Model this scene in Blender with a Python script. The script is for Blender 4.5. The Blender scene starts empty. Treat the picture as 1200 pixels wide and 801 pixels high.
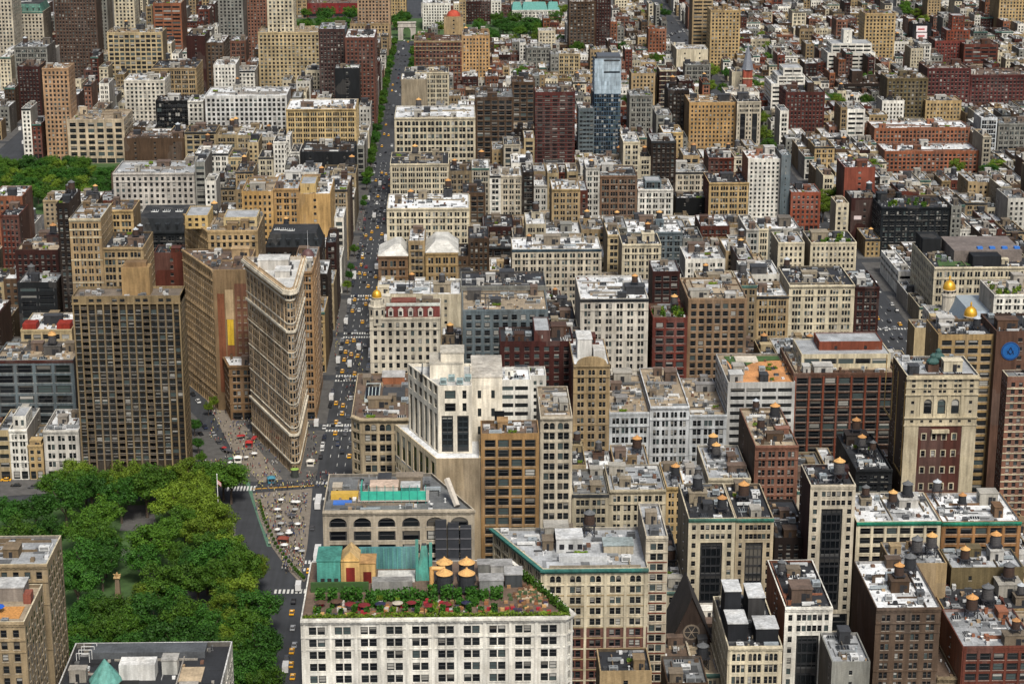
import bpy, math, random
import numpy as np
from mathutils import Vector

R_ = random.Random(7)
rad = math.radians

# ------------------------------------------------------------------ camera, sky, sun, exposure
sc = bpy.context.scene
CAM_H, PITCH, YAW, FPX = 320.0, 16.55, 1.51, 2400.0
cd = bpy.data.cameras.new('camera')
cam = bpy.data.objects.new('camera', cd)
sc.collection.objects.link(cam)
cam.location = (0, 0, CAM_H)
cam.rotation_euler = (rad(90 - PITCH), 0, rad(-YAW))
cd.sensor_width = 36.0
cd.lens = 36.0 * FPX / 1200.0
cd.clip_start = 1.0
cd.clip_end = 40000.0
sc.camera = cam

SUN_EL, SUN_ROT = 51.0, 166.0          # behind the camera, to its right
wd = bpy.data.worlds.new('World')
sc.world = wd
wd.use_nodes = True
nt = wd.node_tree
bg = nt.nodes['Background']
sky = nt.nodes.new('ShaderNodeTexSky')
sky.sky_type = 'NISHITA'
sky.sun_disc = False
sky.sun_elevation = rad(SUN_EL)
sky.sun_rotation = rad(SUN_ROT)
sky.air_density = 1.0
sky.dust_density = 4.0
sky.ozone_density = 1.0
hs = nt.nodes.new('ShaderNodeHueSaturation')
hs.inputs['Saturation'].default_value = 0.7
nt.links.new(sky.outputs[0], hs.inputs['Color'])
nt.links.new(hs.outputs[0], bg.inputs['Color'])
bg.inputs['Strength'].default_value = 0.055

sl = bpy.data.lights.new('sun', 'SUN')
sl.energy = 1.5
sl.angle = rad(11)
sl.color = (1.0, 0.95, 0.86)
sun = bpy.data.objects.new('sun', sl)
sc.collection.objects.link(sun)
sd = Vector((math.sin(rad(SUN_ROT)) * math.cos(rad(SUN_EL)), math.cos(rad(SUN_ROT)) * math.cos(rad(SUN_EL)), math.sin(rad(SUN_EL))))
sun.rotation_euler = (-sd).to_track_quat('-Z', 'Y').to_euler()
sun.location = (200, 200, 600)

vs = sc.view_settings
vs.view_transform = 'Standard'
vs.look = 'None'
vs.gamma = 1.0
vs.exposure = 1.22
sc.render.engine = 'CYCLES'
sc.cycles.max_bounces = 5
sc.cycles.diffuse_bounces = 1
sc.cycles.glossy_bounces = 2
sc.cycles.transparent_max_bounces = 4
sc.cycles.use_denoising = True
sc.cycles.use_adaptive_sampling = True

# ------------------------------------------------------------------ measuring helpers (metres; x = west, y = south, z = up)
SP, CP = math.sin(rad(PITCH)), math.cos(rad(PITCH))
SY, CY = math.sin(rad(YAW)), math.cos(rad(YAW))

def ray(px, py):
    a, b = (px - 600.0) / FPX, (400.5 - py) / FPX
    fw, up = CP + b * SP, -SP + b * CP
    return a * CY + fw * SY, -a * SY + fw * CY, up

def at(px, py, D):                 # the point at distance D south that was measured at this spot
    x, y, z = ray(px, py)
    t = D / y
    return x * t, CAM_H + z * t

def on(px, py, z=0.0):             # the point at height z
    x, y, u = ray(px, py)
    t = (z - CAM_H) / u
    return x * t, y * t

def proj(x, y, z):
    r = x * CY - y * SY
    f = x * SY + y * CY
    u = z - CAM_H
    d = f * CP - u * SP
    return 600 + FPX * r / d, 400.5 - FPX * (f * SP + u * CP) / d

# ------------------------------------------------------------------ colours
def lin(c):
    return tuple(((v / 255) / 12.92 if v / 255 <= 0.04045 else ((v / 255 + 0.055) / 1.055) ** 2.4) for v in c)

WALL = {k: lin(v) for k, v in {
    'cream stone': (214, 203, 174), 'tan brick': (182, 158, 114), 'pale limestone': (206, 196, 174), 'white brick': (230, 227, 216),
    'yellow brick': (200, 172, 116), 'brown brick': (106, 84, 62), 'dark brown brick': (62, 49, 41), 'red brick': (122, 66, 48),
    'maroon brick': (84, 48, 42), 'orange brick': (164, 106, 70), 'grey stone': (150, 150, 142), 'charcoal': (50, 54, 58),
    'black metal': (28, 32, 36), 'blue-grey': (116, 130, 136), 'pink brick': (152, 108, 86), 'olive brick': (128, 114, 78),
    'buff brick': (198, 178, 134), 'mustard stone': (182, 154, 100), 'sandy stone': (176, 156, 120)}.items()}
ROOF = {k: lin(v) for k, v in {'white': (232, 234, 234), 'silver': (168, 171, 173), 'grey': (116, 118, 118), 'tar': (44, 46, 50),
                               'beige': (168, 152, 128), 'brown': (110, 92, 78)}.items()}

def muted(c, f=.76):
    g = .3 * c[0] + .6 * c[1] + .1 * c[2]
    return tuple((g + (v - g) * f) ** 1.28 * 1.12 for v in c)

def mul(c, f):
    return tuple(min(1.0, v * f) for v in c)

def mix(a, b, f):
    return tuple(x * (1 - f) + y * f for x, y in zip(a, b))

# ------------------------------------------------------------------ materials
def nodes(name):
    m = bpy.data.materials.new(name)
    m.use_nodes = True
    t = m.node_tree
    return m, t, t.nodes['Principled BSDF']

def N(t, kind, **kw):
    n = t.nodes.new(kind)
    for k, v in kw.items():
        setattr(n, k, v)
    return n

def math_(t, op, a, b=None, clamp=False):
    n = N(t, 'ShaderNodeMath', operation=op, use_clamp=clamp)
    for i, v in enumerate((a, b)):
        if v is None:
            continue
        if isinstance(v, (int, float)):
            n.inputs[i].default_value = v
        else:
            t.links.new(v, n.inputs[i])
    return n.outputs[0]

def mixc(t, f, a, b, blend='MIX'):
    n = N(t, 'ShaderNodeMix', data_type='RGBA', blend_type=blend)
    for i, v in ((0, f), (6, a), (7, b)):
        if isinstance(v, (int, float)):
            n.inputs[i].default_value = v
        elif isinstance(v, tuple):
            n.inputs[i].default_value = (*v[:3], 1)
        else:
            t.links.new(v, n.inputs[i])
    return n.outputs[2]

def noise(t, scale, detail=3, vec=None, rough=0.55):
    n = N(t, 'ShaderNodeTexNoise')
    n.inputs['Scale'].default_value = scale
    n.inputs['Detail'].default_value = detail
    n.inputs['Roughness'].default_value = rough
    if vec is not None:
        t.links.new(vec, n.inputs['Vector'])
    return n.outputs[0]

def mapr(t, v, a, b, c, d):
    n = N(t, 'ShaderNodeMapRange')
    t.links.new(v, n.inputs[0])
    for i, x in enumerate((a, b, c, d)):
        n.inputs[i + 1].default_value = x
    return n.outputs[0]

def scaled(t, vec, s):
    n = N(t, 'ShaderNodeMapping')
    n.inputs['Scale'].default_value = s
    t.links.new(vec, n.inputs['Vector'])
    return n.outputs[0]

def src(t, how):
    if how == 'tint':
        a = N(t, 'ShaderNodeAttribute', attribute_name='tint')
        return a.outputs['Color']
    return N(t, 'ShaderNodeObjectInfo').outputs['Color']

def mat_masonry(name, how):
    m, t, p = nodes(name)
    g = N(t, 'ShaderNodeNewGeometry').outputs['Position']
    c = src(t, how)
    big = mapr(t, noise(t, 0.07, 4, g), 0.3, 0.7, 0.72, 1.12)
    streak = mapr(t, noise(t, 1.0, 3, scaled(t, g, (0.9, 0.9, 0.07))), 0.3, 0.75, 1.08, 0.62)
    fine = mapr(t, noise(t, 1.0, 2, scaled(t, g, (1.3, 1.3, 4.0))), 0.25, 0.75, 0.84, 1.14)
    v = math_(t, 'MULTIPLY', math_(t, 'MULTIPLY', big, streak), fine)
    hue = mixc(t, mapr(t, noise(t, 0.21, 2, g), 0.45, 0.75, 0.0, 0.28), c, mixc(t, 1.0, c, (0.80, 0.72, 0.62), 'MULTIPLY'))
    # repaired and repainted areas with edges of their own
    vo = N(t, 'ShaderNodeTexVoronoi', feature='F1', distance='CHEBYCHEV')
    vo.inputs['Scale'].default_value = 0.11
    vo.inputs['Randomness'].default_value = 0.9
    t.links.new(scaled(t, g, (1, 1, .7)), vo.inputs['Vector'])
    vs_ = N(t, 'ShaderNodeSeparateColor')
    t.links.new(vo.outputs['Color'], vs_.inputs[0])
    hue = mixc(t, math_(t, 'MULTIPLY', math_(t, 'GREATER_THAN', vs_.outputs[0], 0.80), 0.30), hue, mixc(t, 0.55, hue, (0.22, 0.20, 0.18)))
    soot = mapr(t, noise(t, 1.0, 5, scaled(t, g, (.25, .25, .05)), .7), 0.42, 0.68, 1.0, 0.62)
    col = mixc(t, 1.0, hue, math_(t, 'MULTIPLY', v, soot), 'MULTIPLY')
    t.links.new(col, p.inputs['Base Color'])
    p.inputs['Roughness'].default_value = 0.85
    p.inputs['Specular IOR Level'].default_value = 0.25
    return m

def mat_roof(name, how):
    m, t, p = nodes(name)
    g = N(t, 'ShaderNodeNewGeometry').outputs['Position']
    c = src(t, how)
    st = mapr(t, noise(t, 0.16, 6, g, 0.68), 0.30, 0.58, 0.62, 1.06)
    sp = mapr(t, noise(t, 0.9, 4, g, 0.7), 0.35, 0.7, 0.72, 1.10)
    vo = N(t, 'ShaderNodeTexVoronoi', feature='F1', distance='CHEBYCHEV')
    vo.inputs['Scale'].default_value = 0.13
    t.links.new(g, vo.inputs['Vector'])
    patch = mapr(t, N(t, 'ShaderNodeSeparateColor').outputs[0], 0, 1, 0.82, 1.06)
    sepn = patch.node
    sc_ = t.nodes.new('ShaderNodeSeparateColor')
    t.links.new(vo.outputs['Color'], sc_.inputs[0])
    t.links.new(sc_.outputs[0], sepn.inputs[0])
    wv = N(t, 'ShaderNodeTexWave', wave_type='BANDS', bands_direction='X')
    wv.inputs['Scale'].default_value = 0.34
    wv.inputs['Distortion'].default_value = 0.4
    t.links.new(g, wv.inputs['Vector'])
    seam = mapr(t, wv.outputs['Fac'], 0.0, 0.06, 0.82, 1.0)
    v = math_(t, 'MULTIPLY', math_(t, 'MULTIPLY', st, sp), math_(t, 'MULTIPLY', patch, seam))
    t.links.new(mixc(t, 1.0, c, v, 'MULTIPLY'), p.inputs['Base Color'])
    p.inputs['Roughness'].default_value = 0.8
    return m

def mat_glass():
    m, t, p = nodes('window_glass')
    oi = N(t, 'ShaderNodeObjectInfo').outputs['Random']
    ri = N(t, 'ShaderNodeNewGeometry').outputs['Random Per Island']
    r = math_(t, 'FRACT', math_(t, 'ADD', math_(t, 'MULTIPLY', oi, 7.31), ri))
    uv = N(t, 'ShaderNodeUVMap', uv_map='UVMap').outputs[0]
    s = N(t, 'ShaderNodeSeparateXYZ')
    t.links.new(uv, s.inputs[0])
    u, v = s.outputs[0], s.outputs[1]
    r2 = math_(t, 'FRACT', math_(t, 'MULTIPLY', r, 13.7))
    r3 = math_(t, 'FRACT', math_(t, 'MULTIPLY', r, 41.3))
    has = math_(t, 'LESS_THAN', r, 0.38)
    part = math_(t, 'GREATER_THAN', v, math_(t, 'SUBTRACT', 1.0, math_(t, 'MULTIPLY', math_(t, 'POWER', r2, 1.4), 0.95)))
    blind = math_(t, 'MULTIPLY', has, part)
    bcol = mixc(t, r3, (0.10, 0.09, 0.075), (0.50, 0.49, 0.45))
    dark = mixc(t, r3, (0.004, 0.005, 0.007), (0.018, 0.022, 0.024))
    teal = math_(t, 'GREATER_THAN', r3, 0.86)
    dark = mixc(t, teal, dark, (0.055, 0.075, 0.075))
    fr = math_(t, 'GREATER_THAN', math_(t, 'ABSOLUTE', math_(t, 'SUBTRACT', u, 0.5)), 0.44)
    fr = math_(t, 'MAXIMUM', fr, math_(t, 'LESS_THAN', math_(t, 'ABSOLUTE', math_(t, 'SUBTRACT', v, 0.52)), 0.035))
    col = mixc(t, blind, dark, mixc(t, 1.0, bcol, (0.75, 0.75, 0.75), 'MULTIPLY'))
    a = N(t, 'ShaderNodeAttribute', attribute_name='tint').outputs['Color']
    col = mixc(t, math_(t, 'MULTIPLY', fr, 0.6), col, a)
    t.links.new(col, p.inputs['Base Color'])
    t.links.new(mapr(t, fr, 0, 1, 0.12, 0.6), p.inputs['Roughness'])
    p.inputs['Specular IOR Level'].default_value = 0.5
    return m

def mat_plain(name, col=None, rough=0.6, metal=0.0, var=0.25, scale=0.8, how=None, spec=0.4):
    m, t, p = nodes(name)
    g = N(t, 'ShaderNodeNewGeometry').outputs['Position']
    c = src(t, how) if how else None
    f = mapr(t, noise(t, scale, 4, g, 0.62), 0.3, 0.7, 1 - var, 1 + var * 0.45)
    if c is None:
        rgb = N(t, 'ShaderNodeRGB')
        rgb.outputs[0].default_value = (*col, 1)
        c = rgb.outputs[0]
    t.links.new(mixc(t, 1.0, c, f, 'MULTIPLY'), p.inputs['Base Color'])
    p.inputs['Roughness'].default_value = rough
    p.inputs['Metallic'].default_value = metal
    p.inputs['Specular IOR Level'].default_value = spec
    return m

def mat_leaf(name, c1, c2):
    m, t, p = nodes(name)
    gm = N(t, 'ShaderNodeNewGeometry')
    oi = N(t, 'ShaderNodeObjectInfo').outputs['Random']
    r = math_(t, 'FRACT', math_(t, 'ADD', gm.outputs['Random Per Island'], oi))
    n = noise(t, 0.35, 3, gm.outputs['Position'])
    f = math_(t, 'ADD', math_(t, 'MULTIPLY', r, 0.45), mapr(t, n, 0.3, 0.7, 0.0, 0.6), True)
    c = mixc(t, f, c1, c2)
    c = mixc(t, 1.0, c, mapr(t, oi, 0, 1, 0.72, 1.22), 'MULTIPLY')
    t.links.new(c, p.inputs['Base Color'])
    p.inputs['Roughness'].default_value = 0.6
    p.inputs['Specular IOR Level'].default_value = 0.2
    return m

def mat_asphalt():
    m, t, p = nodes('asphalt')
    g = N(t, 'ShaderNodeNewGeometry').outputs['Position']
    a = mapr(t, noise(t, 0.08, 5, g, 0.65), 0.3, 0.7, 0.75, 1.25)
    b = mapr(t, noise(t, 1.0, 3, scaled(t, g, (0.45, 0.02, 1))), 0.35, 0.65, 0.82, 1.12)
    t.links.new(mixc(t, 1.0, (0.036, 0.039, 0.044), math_(t, 'MULTIPLY', a, b), 'MULTIPLY'), p.inputs['Base Color'])
    p.inputs['Roughness'].default_value = 0.85
    return m

M = dict(
    wall=mat_masonry('masonry', 'tint'), roof=mat_roof('roofing', 'tint'), glass=mat_glass(),
    owall=mat_masonry('painted_masonry', 'object'), oroof=mat_roof('membrane', 'object'),
    metal=mat_plain('weathered_metal', rough=0.5, var=0.3, how='object'),
    tmetal=mat_plain('painted_metal', rough=0.5, var=0.2, how='tint'),
    dark=mat_plain('dark_metal', (0.02, 0.021, 0.024), 0.6),
    steel=mat_plain('galvanised_steel', (0.33, 0.34, 0.35), 0.45, 0.3),
    gold=mat_plain('gilded_copper', (0.75, 0.42, 0.05), 0.32, 0.55, 0.12),
    verdigris=mat_plain('verdigris_copper', (0.11, 0.30, 0.26), 0.7, 0, 0.4),
    wood=mat_plain('weathered_wood', rough=0.85, var=0.4, scale=1.4, how='object'),
    asphalt=mat_asphalt(),
    pave=mat_plain('concrete_paving', (0.095, 0.092, 0.088), 0.9, 0, 0.35, 0.25),
    plaza=mat_plain('tan_gravel_paving', (0.21, 0.18, 0.145), 0.9, 0, 0.3, 0.4),
    paint=mat_plain('road_paint', rough=0.7, var=0.35, scale=0.7, how='object'),
    lawn=mat_plain('lawn', (0.05, 0.10, 0.028), 0.9, 0, 0.4, 0.25),
    soil=mat_plain('packed_earth', (0.13, 0.105, 0.08), 0.95, 0, 0.4, 0.2),
    car=mat_plain('car_paint', rough=0.25, var=0.05, how='object', spec=0.6),
    carglass=mat_plain('car_glass', (0.012, 0.014, 0.016), 0.08, 0, 0.0),
    rubber=mat_plain('rubber', (0.015, 0.015, 0.015), 0.8),
    bark=mat_plain('bark', (0.10, 0.075, 0.055), 0.9, 0, 0.4, 2.0),
    leaf_a=mat_leaf('leaves_dark', (0.018, 0.058, 0.006), (0.075, 0.155, 0.012)),
    leaf_b=mat_leaf('leaves_bright', (0.045, 0.092, 0.007), (0.150, 0.215, 0.018)),
    leaf_c=mat_leaf('leaves_deep', (0.010, 0.046, 0.006), (0.042, 0.120, 0.012)),
    cloth=mat_plain('clothing', rough=0.9, var=0.15, how='tint'),
)

# ------------------------------------------------------------------ mesh building
class MB:
    """A soup of polygons with a tint per face, a material slot per face and window uv."""
    def __init__(self):
        self.v, self.n, self.c, self.m, self.k = [], [], [], [], []

    def quads(self, q, tint=(1, 1, 1), mat=0):
        q = np.asarray(q, dtype=np.float64).reshape(-1, 4, 3)
        if not len(q):
            return
        self.v.append(q.reshape(-1, 3))
        self.n.append(np.full(len(q), 4, np.int32))
        t = np.asarray(tint, dtype=np.float32)
        self.c.append(np.broadcast_to(t, (len(q), 3)) if t.ndim == 1 else t)
        self.m.append(np.full(len(q), mat, np.int32))

    def poly(self, pts, tint=(1, 1, 1), mat=0):
        pts = np.asarray(pts, dtype=np.float64)
        self.v.append(pts)
        self.n.append(np.array([len(pts)], np.int32))
        self.c.append(np.asarray([tint], np.float32))
        self.m.append(np.array([mat], np.int32))

    def box(self, x0, x1, y0, y1, z0, z1, tint=(1, 1, 1), mat=0, bottom=False):
        a, b, c, d = (x0, y0), (x1, y0), (x1, y1), (x0, y1)
        q = []
        for (p, r) in ((a, b), (b, c), (c, d), (d, a)):
            q.append([(*p, z0), (*r, z0), (*r, z1), (*p, z1)])
        q.append([(*a, z1), (*b, z1), (*c, z1), (*d, z1)])
        if bottom:
            q.append([(*d, z0), (*c, z0), (*b, z0), (*a, z0)])
        self.quads(q, tint, mat)

    def prism(self, pts, z0, z1, tint=(1, 1, 1), mat=0, cap=True, captint=None, bottom=False):
        n = len(pts)
        self.quads([[(*pts[i], z0), (*pts[(i + 1) % n], z0), (*pts[(i + 1) % n], z1), (*pts[i], z1)] for i in range(n)], tint, mat)
        if cap:
            self.poly([(*p, z1) for p in pts], captint or tint, mat)
        if bottom:
            self.poly([(*p, z0) for p in reversed(pts)], tint, mat)

    def lathe(self, cx, cy, prof, n=12, tint=(1, 1, 1), mat=0, cap=True, phase=0.0):
        an = [phase + 2 * math.pi * i / n for i in range(n + 1)]
        for (r0, z0), (r1, z1) in zip(prof[:-1], prof[1:]):
            q = []
            for i in range(n):
                c0, s0, c1, s1 = math.cos(an[i]), math.sin(an[i]), math.cos(an[i + 1]), math.sin(an[i + 1])
                q.append([(cx + r0 * c0, cy + r0 * s0, z0), (cx + r0 * c1, cy + r0 * s1, z0),
                          (cx + r1 * c1, cy + r1 * s1, z1), (cx + r1 * c0, cy + r1 * s0, z1)])
            self.quads(q, tint, mat)
        if cap and prof[-1][0] > 1e-3:
            r, z = prof[-1]
            self.poly([(cx + r * math.cos(a), cy + r * math.sin(a), z) for a in an[:-1]], tint, mat)

    def tube(self, p, q, r0, r1, n=6, tint=(1, 1, 1), mat=0):
        p, q = Vector(p), Vector(q)
        d = (q - p).normalized()
        a = d.orthogonal().normalized()
        b = d.cross(a)
        qs = []
        for i in range(n):
            t0, t1 = 2 * math.pi * i / n, 2 * math.pi * (i + 1) / n
            e0, e1 = a * math.cos(t0) + b * math.sin(t0), a * math.cos(t1) + b * math.sin(t1)
            qs.append([p + e0 * r0, p + e1 * r0, q + e1 * r1, q + e0 * r1])
        self.quads([[tuple(x) for x in f] for f in qs], tint, mat)

    def tris(self):
        return sum(int((n - 2).sum()) for n in self.n)

    def mesh(self, name, mats, weld=True, smooth=False, uv=False):
        me = bpy.data.meshes.new(name)
        if not self.v:
            return me
        v = np.concatenate(self.v)
        n = np.concatenate(self.n)
        c = np.concatenate(self.c)
        m = np.concatenate(self.m)
        idx = np.arange(len(v), dtype=np.int32)
        if weld:
            k = np.round(v * 200).astype(np.int64)
            k -= k.min(axis=0)
            key = (k[:, 0] << 42) | (k[:, 1] << 21) | k[:, 2]
            _, first, inv = np.unique(key, return_index=True, return_inverse=True)
            v, idx = v[first], inv.astype(np.int32).ravel()
        me.vertices.add(len(v))
        me.vertices.foreach_set('co', v.astype(np.float32).ravel())
        me.loops.add(len(idx))
        me.loops.foreach_set('vertex_index', idx)
        me.polygons.add(len(n))
        st = np.concatenate(([0], np.cumsum(n)[:-1])).astype(np.int32)
        me.polygons.foreach_set('loop_start', st)
        me.polygons.foreach_set('material_index', m)
        if smooth:
            me.polygons.foreach_set('use_smooth', np.ones(len(n), bool))
        else:
            me.polygons.foreach_set('use_smooth', np.zeros(len(n), bool))
        at_ = me.attributes.new('tint', 'FLOAT_COLOR', 'FACE')
        at_.data.foreach_set('color', np.concatenate([c, np.ones((len(c), 1), np.float32)], axis=1).astype(np.float32).ravel())
        if uv:
            ul = me.uv_layers.new(name='UVMap')
            pat = np.zeros((len(idx), 2), np.float32)
            sq = n == 4
            for j, (a, b) in enumerate(((0, 0), (1, 0), (1, 1), (0, 1))):
                pat[st[sq] + j] = (a, b)
            ul.data.foreach_set('uv', pat.ravel())
        for mt in mats:
            me.materials.append(mt)
        me.update(calc_edges=True)
        return me

COL = sc.collection
NOBJ = [0]

def link(name, data, parent=None, loc=(0, 0, 0), rz=0.0, scale=(1, 1, 1), color=None):
    o = bpy.data.objects.new(name, data)
    COL.objects.link(o)
    o.location = loc
    if rz:
        o.rotation_euler = (0, 0, rz)
    if scale != (1, 1, 1):
        o.scale = scale
    if parent is not None:
        o.parent = parent
    if color is not None:
        o.color = (*color[:3], 1)
    NOBJ[0] += 1
    return o

def part(name, mb, mats, parent, **kw):
    mk = {k: kw.pop(k) for k in ('weld', 'smooth', 'uv') if k in kw}
    return link(name, mb.mesh(name, mats, **mk), parent, **kw)

LABELS = {}
TOOLONG = []

def tag(o, label, cat, group=None):
    w = label.split()
    if len(w) > 16:
        TOOLONG.append(label)
    o['label'] = ' '.join(w[:16])
    o['category'] = cat
    if group:
        o['group'] = group
    LABELS.setdefault(o['label'], []).append(o)
    return o

def struct(o):
    o['kind'] = 'structure'
    return o

def stuff(o):
    o['kind'] = 'stuff'
    return o

# ------------------------------------------------------------------ ground, roads, pavements
FIFTH = (-70.0, -43.0)
SIXTH = (222.0, 258.0)
SEVENTH = (505.0, 535.0)
BLOCKS = {}                                          # street number -> (north edge, south edge) of the block south of it
_d = {27: 537, 26: 616, 25: 695, 24: 774, 23: 865}
for s in range(27, 23, -1):
    BLOCKS[s] = (_d[s], _d[s] + 61)
y = 865.0
for s in range(23, 0, -1):
    BLOCKS[s] = (y, y + 61)
    y += 79 if s != 15 else 91

def bway(D):                                          # west edge of the slanting avenue
    return -99 - 0.43 * (D - 928)

BW = 24.0

def sheet(name, pts, z, mat, color=None, kind='structure', h=0.0):
    mb = MB()
    cx = sum(p[0] for p in pts) / len(pts)
    cy = sum(p[1] for p in pts) / len(pts)
    loc = [(p[0] - cx, p[1] - cy) for p in pts]
    if h:
        mb.prism(loc, -h, 0)
    else:
        mb.poly([(*p, 0) for p in loc])
    o = part(name, mb, [mat], None, loc=(cx, cy, z), color=color)
    o['kind'] = kind
    return o

def rect(x0, x1, y0, y1):
    return [(x0, y0), (x1, y0), (x1, y1), (x0, y1)]

sheet('ground', rect(-15000, 15000, -3000, 27000), 0.0, M['asphalt'])

# a pavement slab with a kerb under each block
PAVES = []
def pave(pts, name='pavement', mat=None):
    return sheet(name, pts, 0.15, mat or M['pave'], h=0.15)

for s, (a, b) in BLOCKS.items():
    a2, b2 = a - 4.2, b + 4.2
    if s >= 24:
        pave([(FIFTH[1] - 5, a2), (SIXTH[0] + 5, a2), (SIXTH[0] + 5, b2), (FIFTH[1] - 5, b2)])
        if s >= 27:
            pave(rect(-205, FIFTH[0] + 5, a2, b2))
    else:
        if b < 2215:
            pave(rect(FIFTH[1] - 5, SIXTH[0] + 5, a2, b2))
        pave(rect(SIXTH[1] - 5, SEVENTH[0] + 5, a2, b2))
        pave(rect(SEVENTH[1] - 5, 760, a2, b2))
        if s >= 15:
            pave([(bway(a2) - 3, a2), (FIFTH[0] + 5, a2), (FIFTH[0] + 5, b2), (bway(b2) - 3, b2)] if s < 23 else [(-79, 861), (FIFTH[0] + 5, 861), (FIFTH[0] + 5, b2), (bway(b2) - 4, b2)])
            if s >= 18:
                pave([(-480, a2), (bway(a2) - BW + 4, a2), (bway(b2) - BW + 4, b2), (-480, b2)])
        elif b < 2215:
            pave(rect(-220, FIFTH[0] + 5, a2, b2))
            pave(rect(-343, -232, a2, b2))
        if s < 15 and b < 2215:
            pave(rect(-520, -368, a2, b2))
sheet('park_ground', rect(-345, -240, 1395, 1572), 0.22, M['lawn'], h=0.22)
sheet('park_ground', rect(-190, 90, 2222, 2405), 0.22, M['lawn'], h=0.22)
pave(rect(95, 222, 2222, 2700))
pave(rect(-520, -200, 2222, 2700))

# the near park with its paths, and the pedestrian plaza between the two carriageways
PARK_E = -215.0
park_w = [(-80, 622), (-80, 740), (-100, 800), (-112, 838)]
sheet('park_ground', [(PARK_E, 622), *park_w, (PARK_E, 838)], 0.16, M['lawn'], h=0.16)
for pts in ([on(150, 592), on(178, 592), on(186, 622), on(140, 622)],
            [on(140, 642), on(172, 650), on(196, 676), on(180, 682), on(150, 660), on(128, 650)],
            [on(236, 690), on(275, 700), on(262, 745), on(230, 735)],
            [on(196, 676), on(236, 690), on(230, 735), on(186, 720)],
            [on(262, 600), on(275, 612), on(285, 690), on(320, 745), on(306, 760), on(262, 690)]):
    sheet('path', pts, 0.18, M['pave'])
sheet('path', [on(0, 566), on(60, 563), on(60, 578), on(0, 582)], 0.17, M['pave'])
PLAZA = [on(296, 578), on(366, 572), on(364, 600), on(360, 640), on(352, 683), on(338, 668), on(318, 640), on(304, 608)]
sheet('plaza', PLAZA, 0.15, M['plaza'], h=0.15)
PLAZA2 = [on(243, 470), on(262, 460), on(292, 505), on(330, 545), on(338, 560), on(308, 565), on(290, 560), on(268, 520)]
sheet('plaza', PLAZA2, 0.13, M['plaza'], h=0.13)

# painted markings
PAINT = lin((205, 205, 200))
GREEN = lin((84, 118, 98))
YEL = lin((200, 150, 50))

def crosswalk(x0, x1, y0, y1, n, along='x'):
    root = link('crosswalk', None, None, loc=((x0 + x1) / 2, (y0 + y1) / 2, 0.02))
    root['kind'] = 'structure'
    w = (x1 - x0) if along == 'x' else (y1 - y0)
    me = MB()
    if along == 'x':
        me.poly([(-.28 * w / n, -(y1 - y0) / 2, 0), (.28 * w / n, -(y1 - y0) / 2, 0), (.28 * w / n, (y1 - y0) / 2, 0), (-.28 * w / n, (y1 - y0) / 2, 0)])
    else:
        me.poly([(-(x1 - x0) / 2, -.28 * w / n, 0), ((x1 - x0) / 2, -.28 * w / n, 0), ((x1 - x0) / 2, .28 * w / n, 0), (-(x1 - x0) / 2, .28 * w / n, 0)])
    data = me.mesh('stripe', [M['paint']])
    for i in range(n):
        o = (i + .5) / n * w - w / 2
        link('stripe', data, root, loc=((o, 0, 0) if along == 'x' else (0, o, 0)), color=PAINT)

for s in (24, 23, 22, 21, 20, 19):
    a = BLOCKS[s][0]
    w = 30 if s == 23 else 18
    crosswalk(-65, -48, a - 8, a - 4.5, 12)
    crosswalk(-65, -48, a - w + 4.5 - 2, a - w + 1.5 + 4, 12)
for s in (20, 21, 19):
    a = BLOCKS[s][0]
    crosswalk(224, 252, a - 7, a - 4, 16)
x, yy = on(284, 572)
crosswalk(x - 7, x + 6, yy - 3, yy + 3, 9)
x, yy = on(345, 690)
crosswalk(x - 8, x + 10, yy - 4, yy, 11)
for D0 in np.arange(640, 1600, 12):
    if all(not (a - 22 < D0 < a + 2) for a, b in BLOCKS.values()):
        for X in (-60.3, -56.6, -52.9):
            if D0 > 880 or X > -57:
                sheet('lane_marking', rect(X - .12, X + .12, D0, D0 + 4), 0.02, M['paint'], PAINT)
for D0 in np.arange(1000, 1300, 14):
    for X in (230, 235, 240, 245):
        sheet('lane_marking', rect(X - .12, X + .12, D0, D0 + 4), 0.02, M['paint'], PAINT)
sheet('bike_lane', [on(357, 602), on(361, 602), on(352, 690), on(347, 690)], 0.018, M['paint'], GREEN)
sheet('bike_lane', [on(276, 530), on(280, 530), on(318, 640), on(313, 640)], 0.018, M['paint'], GREEN)
sheet('lane_marking', [on(296, 572), on(368, 568), on(368, 569), on(296, 573)], 0.02, M['paint'], YEL)

# ------------------------------------------------------------------ small unit meshes shared by many copies
def unit_window(arch=False, fc=(.2, .2, .19)):
    mb = MB()
    if True:
        mb.quads([[(0, 0, 0), (1, 0, 0), (1, 0, 1), (0, 0, 1)]], (.10, .10, .10), 0)
        f = -0.06
        for (a, b, c, d) in ((0, .08, 0, 1), (.92, 1, 0, 1), (.08, .92, .94, 1), (.08, .92, 0, .05), (.08, .92, .47, .53)):
            mb.quads([[(a, f, c), (b, f, c), (b, f, d), (a, f, d)]], fc, 1)
        mb.box(-.10, 1.10, -0.42, 0.0, -.07, -.005, (.5, .48, .44), 2)
    return mb.mesh('window', [M['glass'], M['tmetal'], M['wall']], weld=False, uv=True)

U_WIN = unit_window()
U_DARK = unit_window(fc=(.035, .035, .035))

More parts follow.
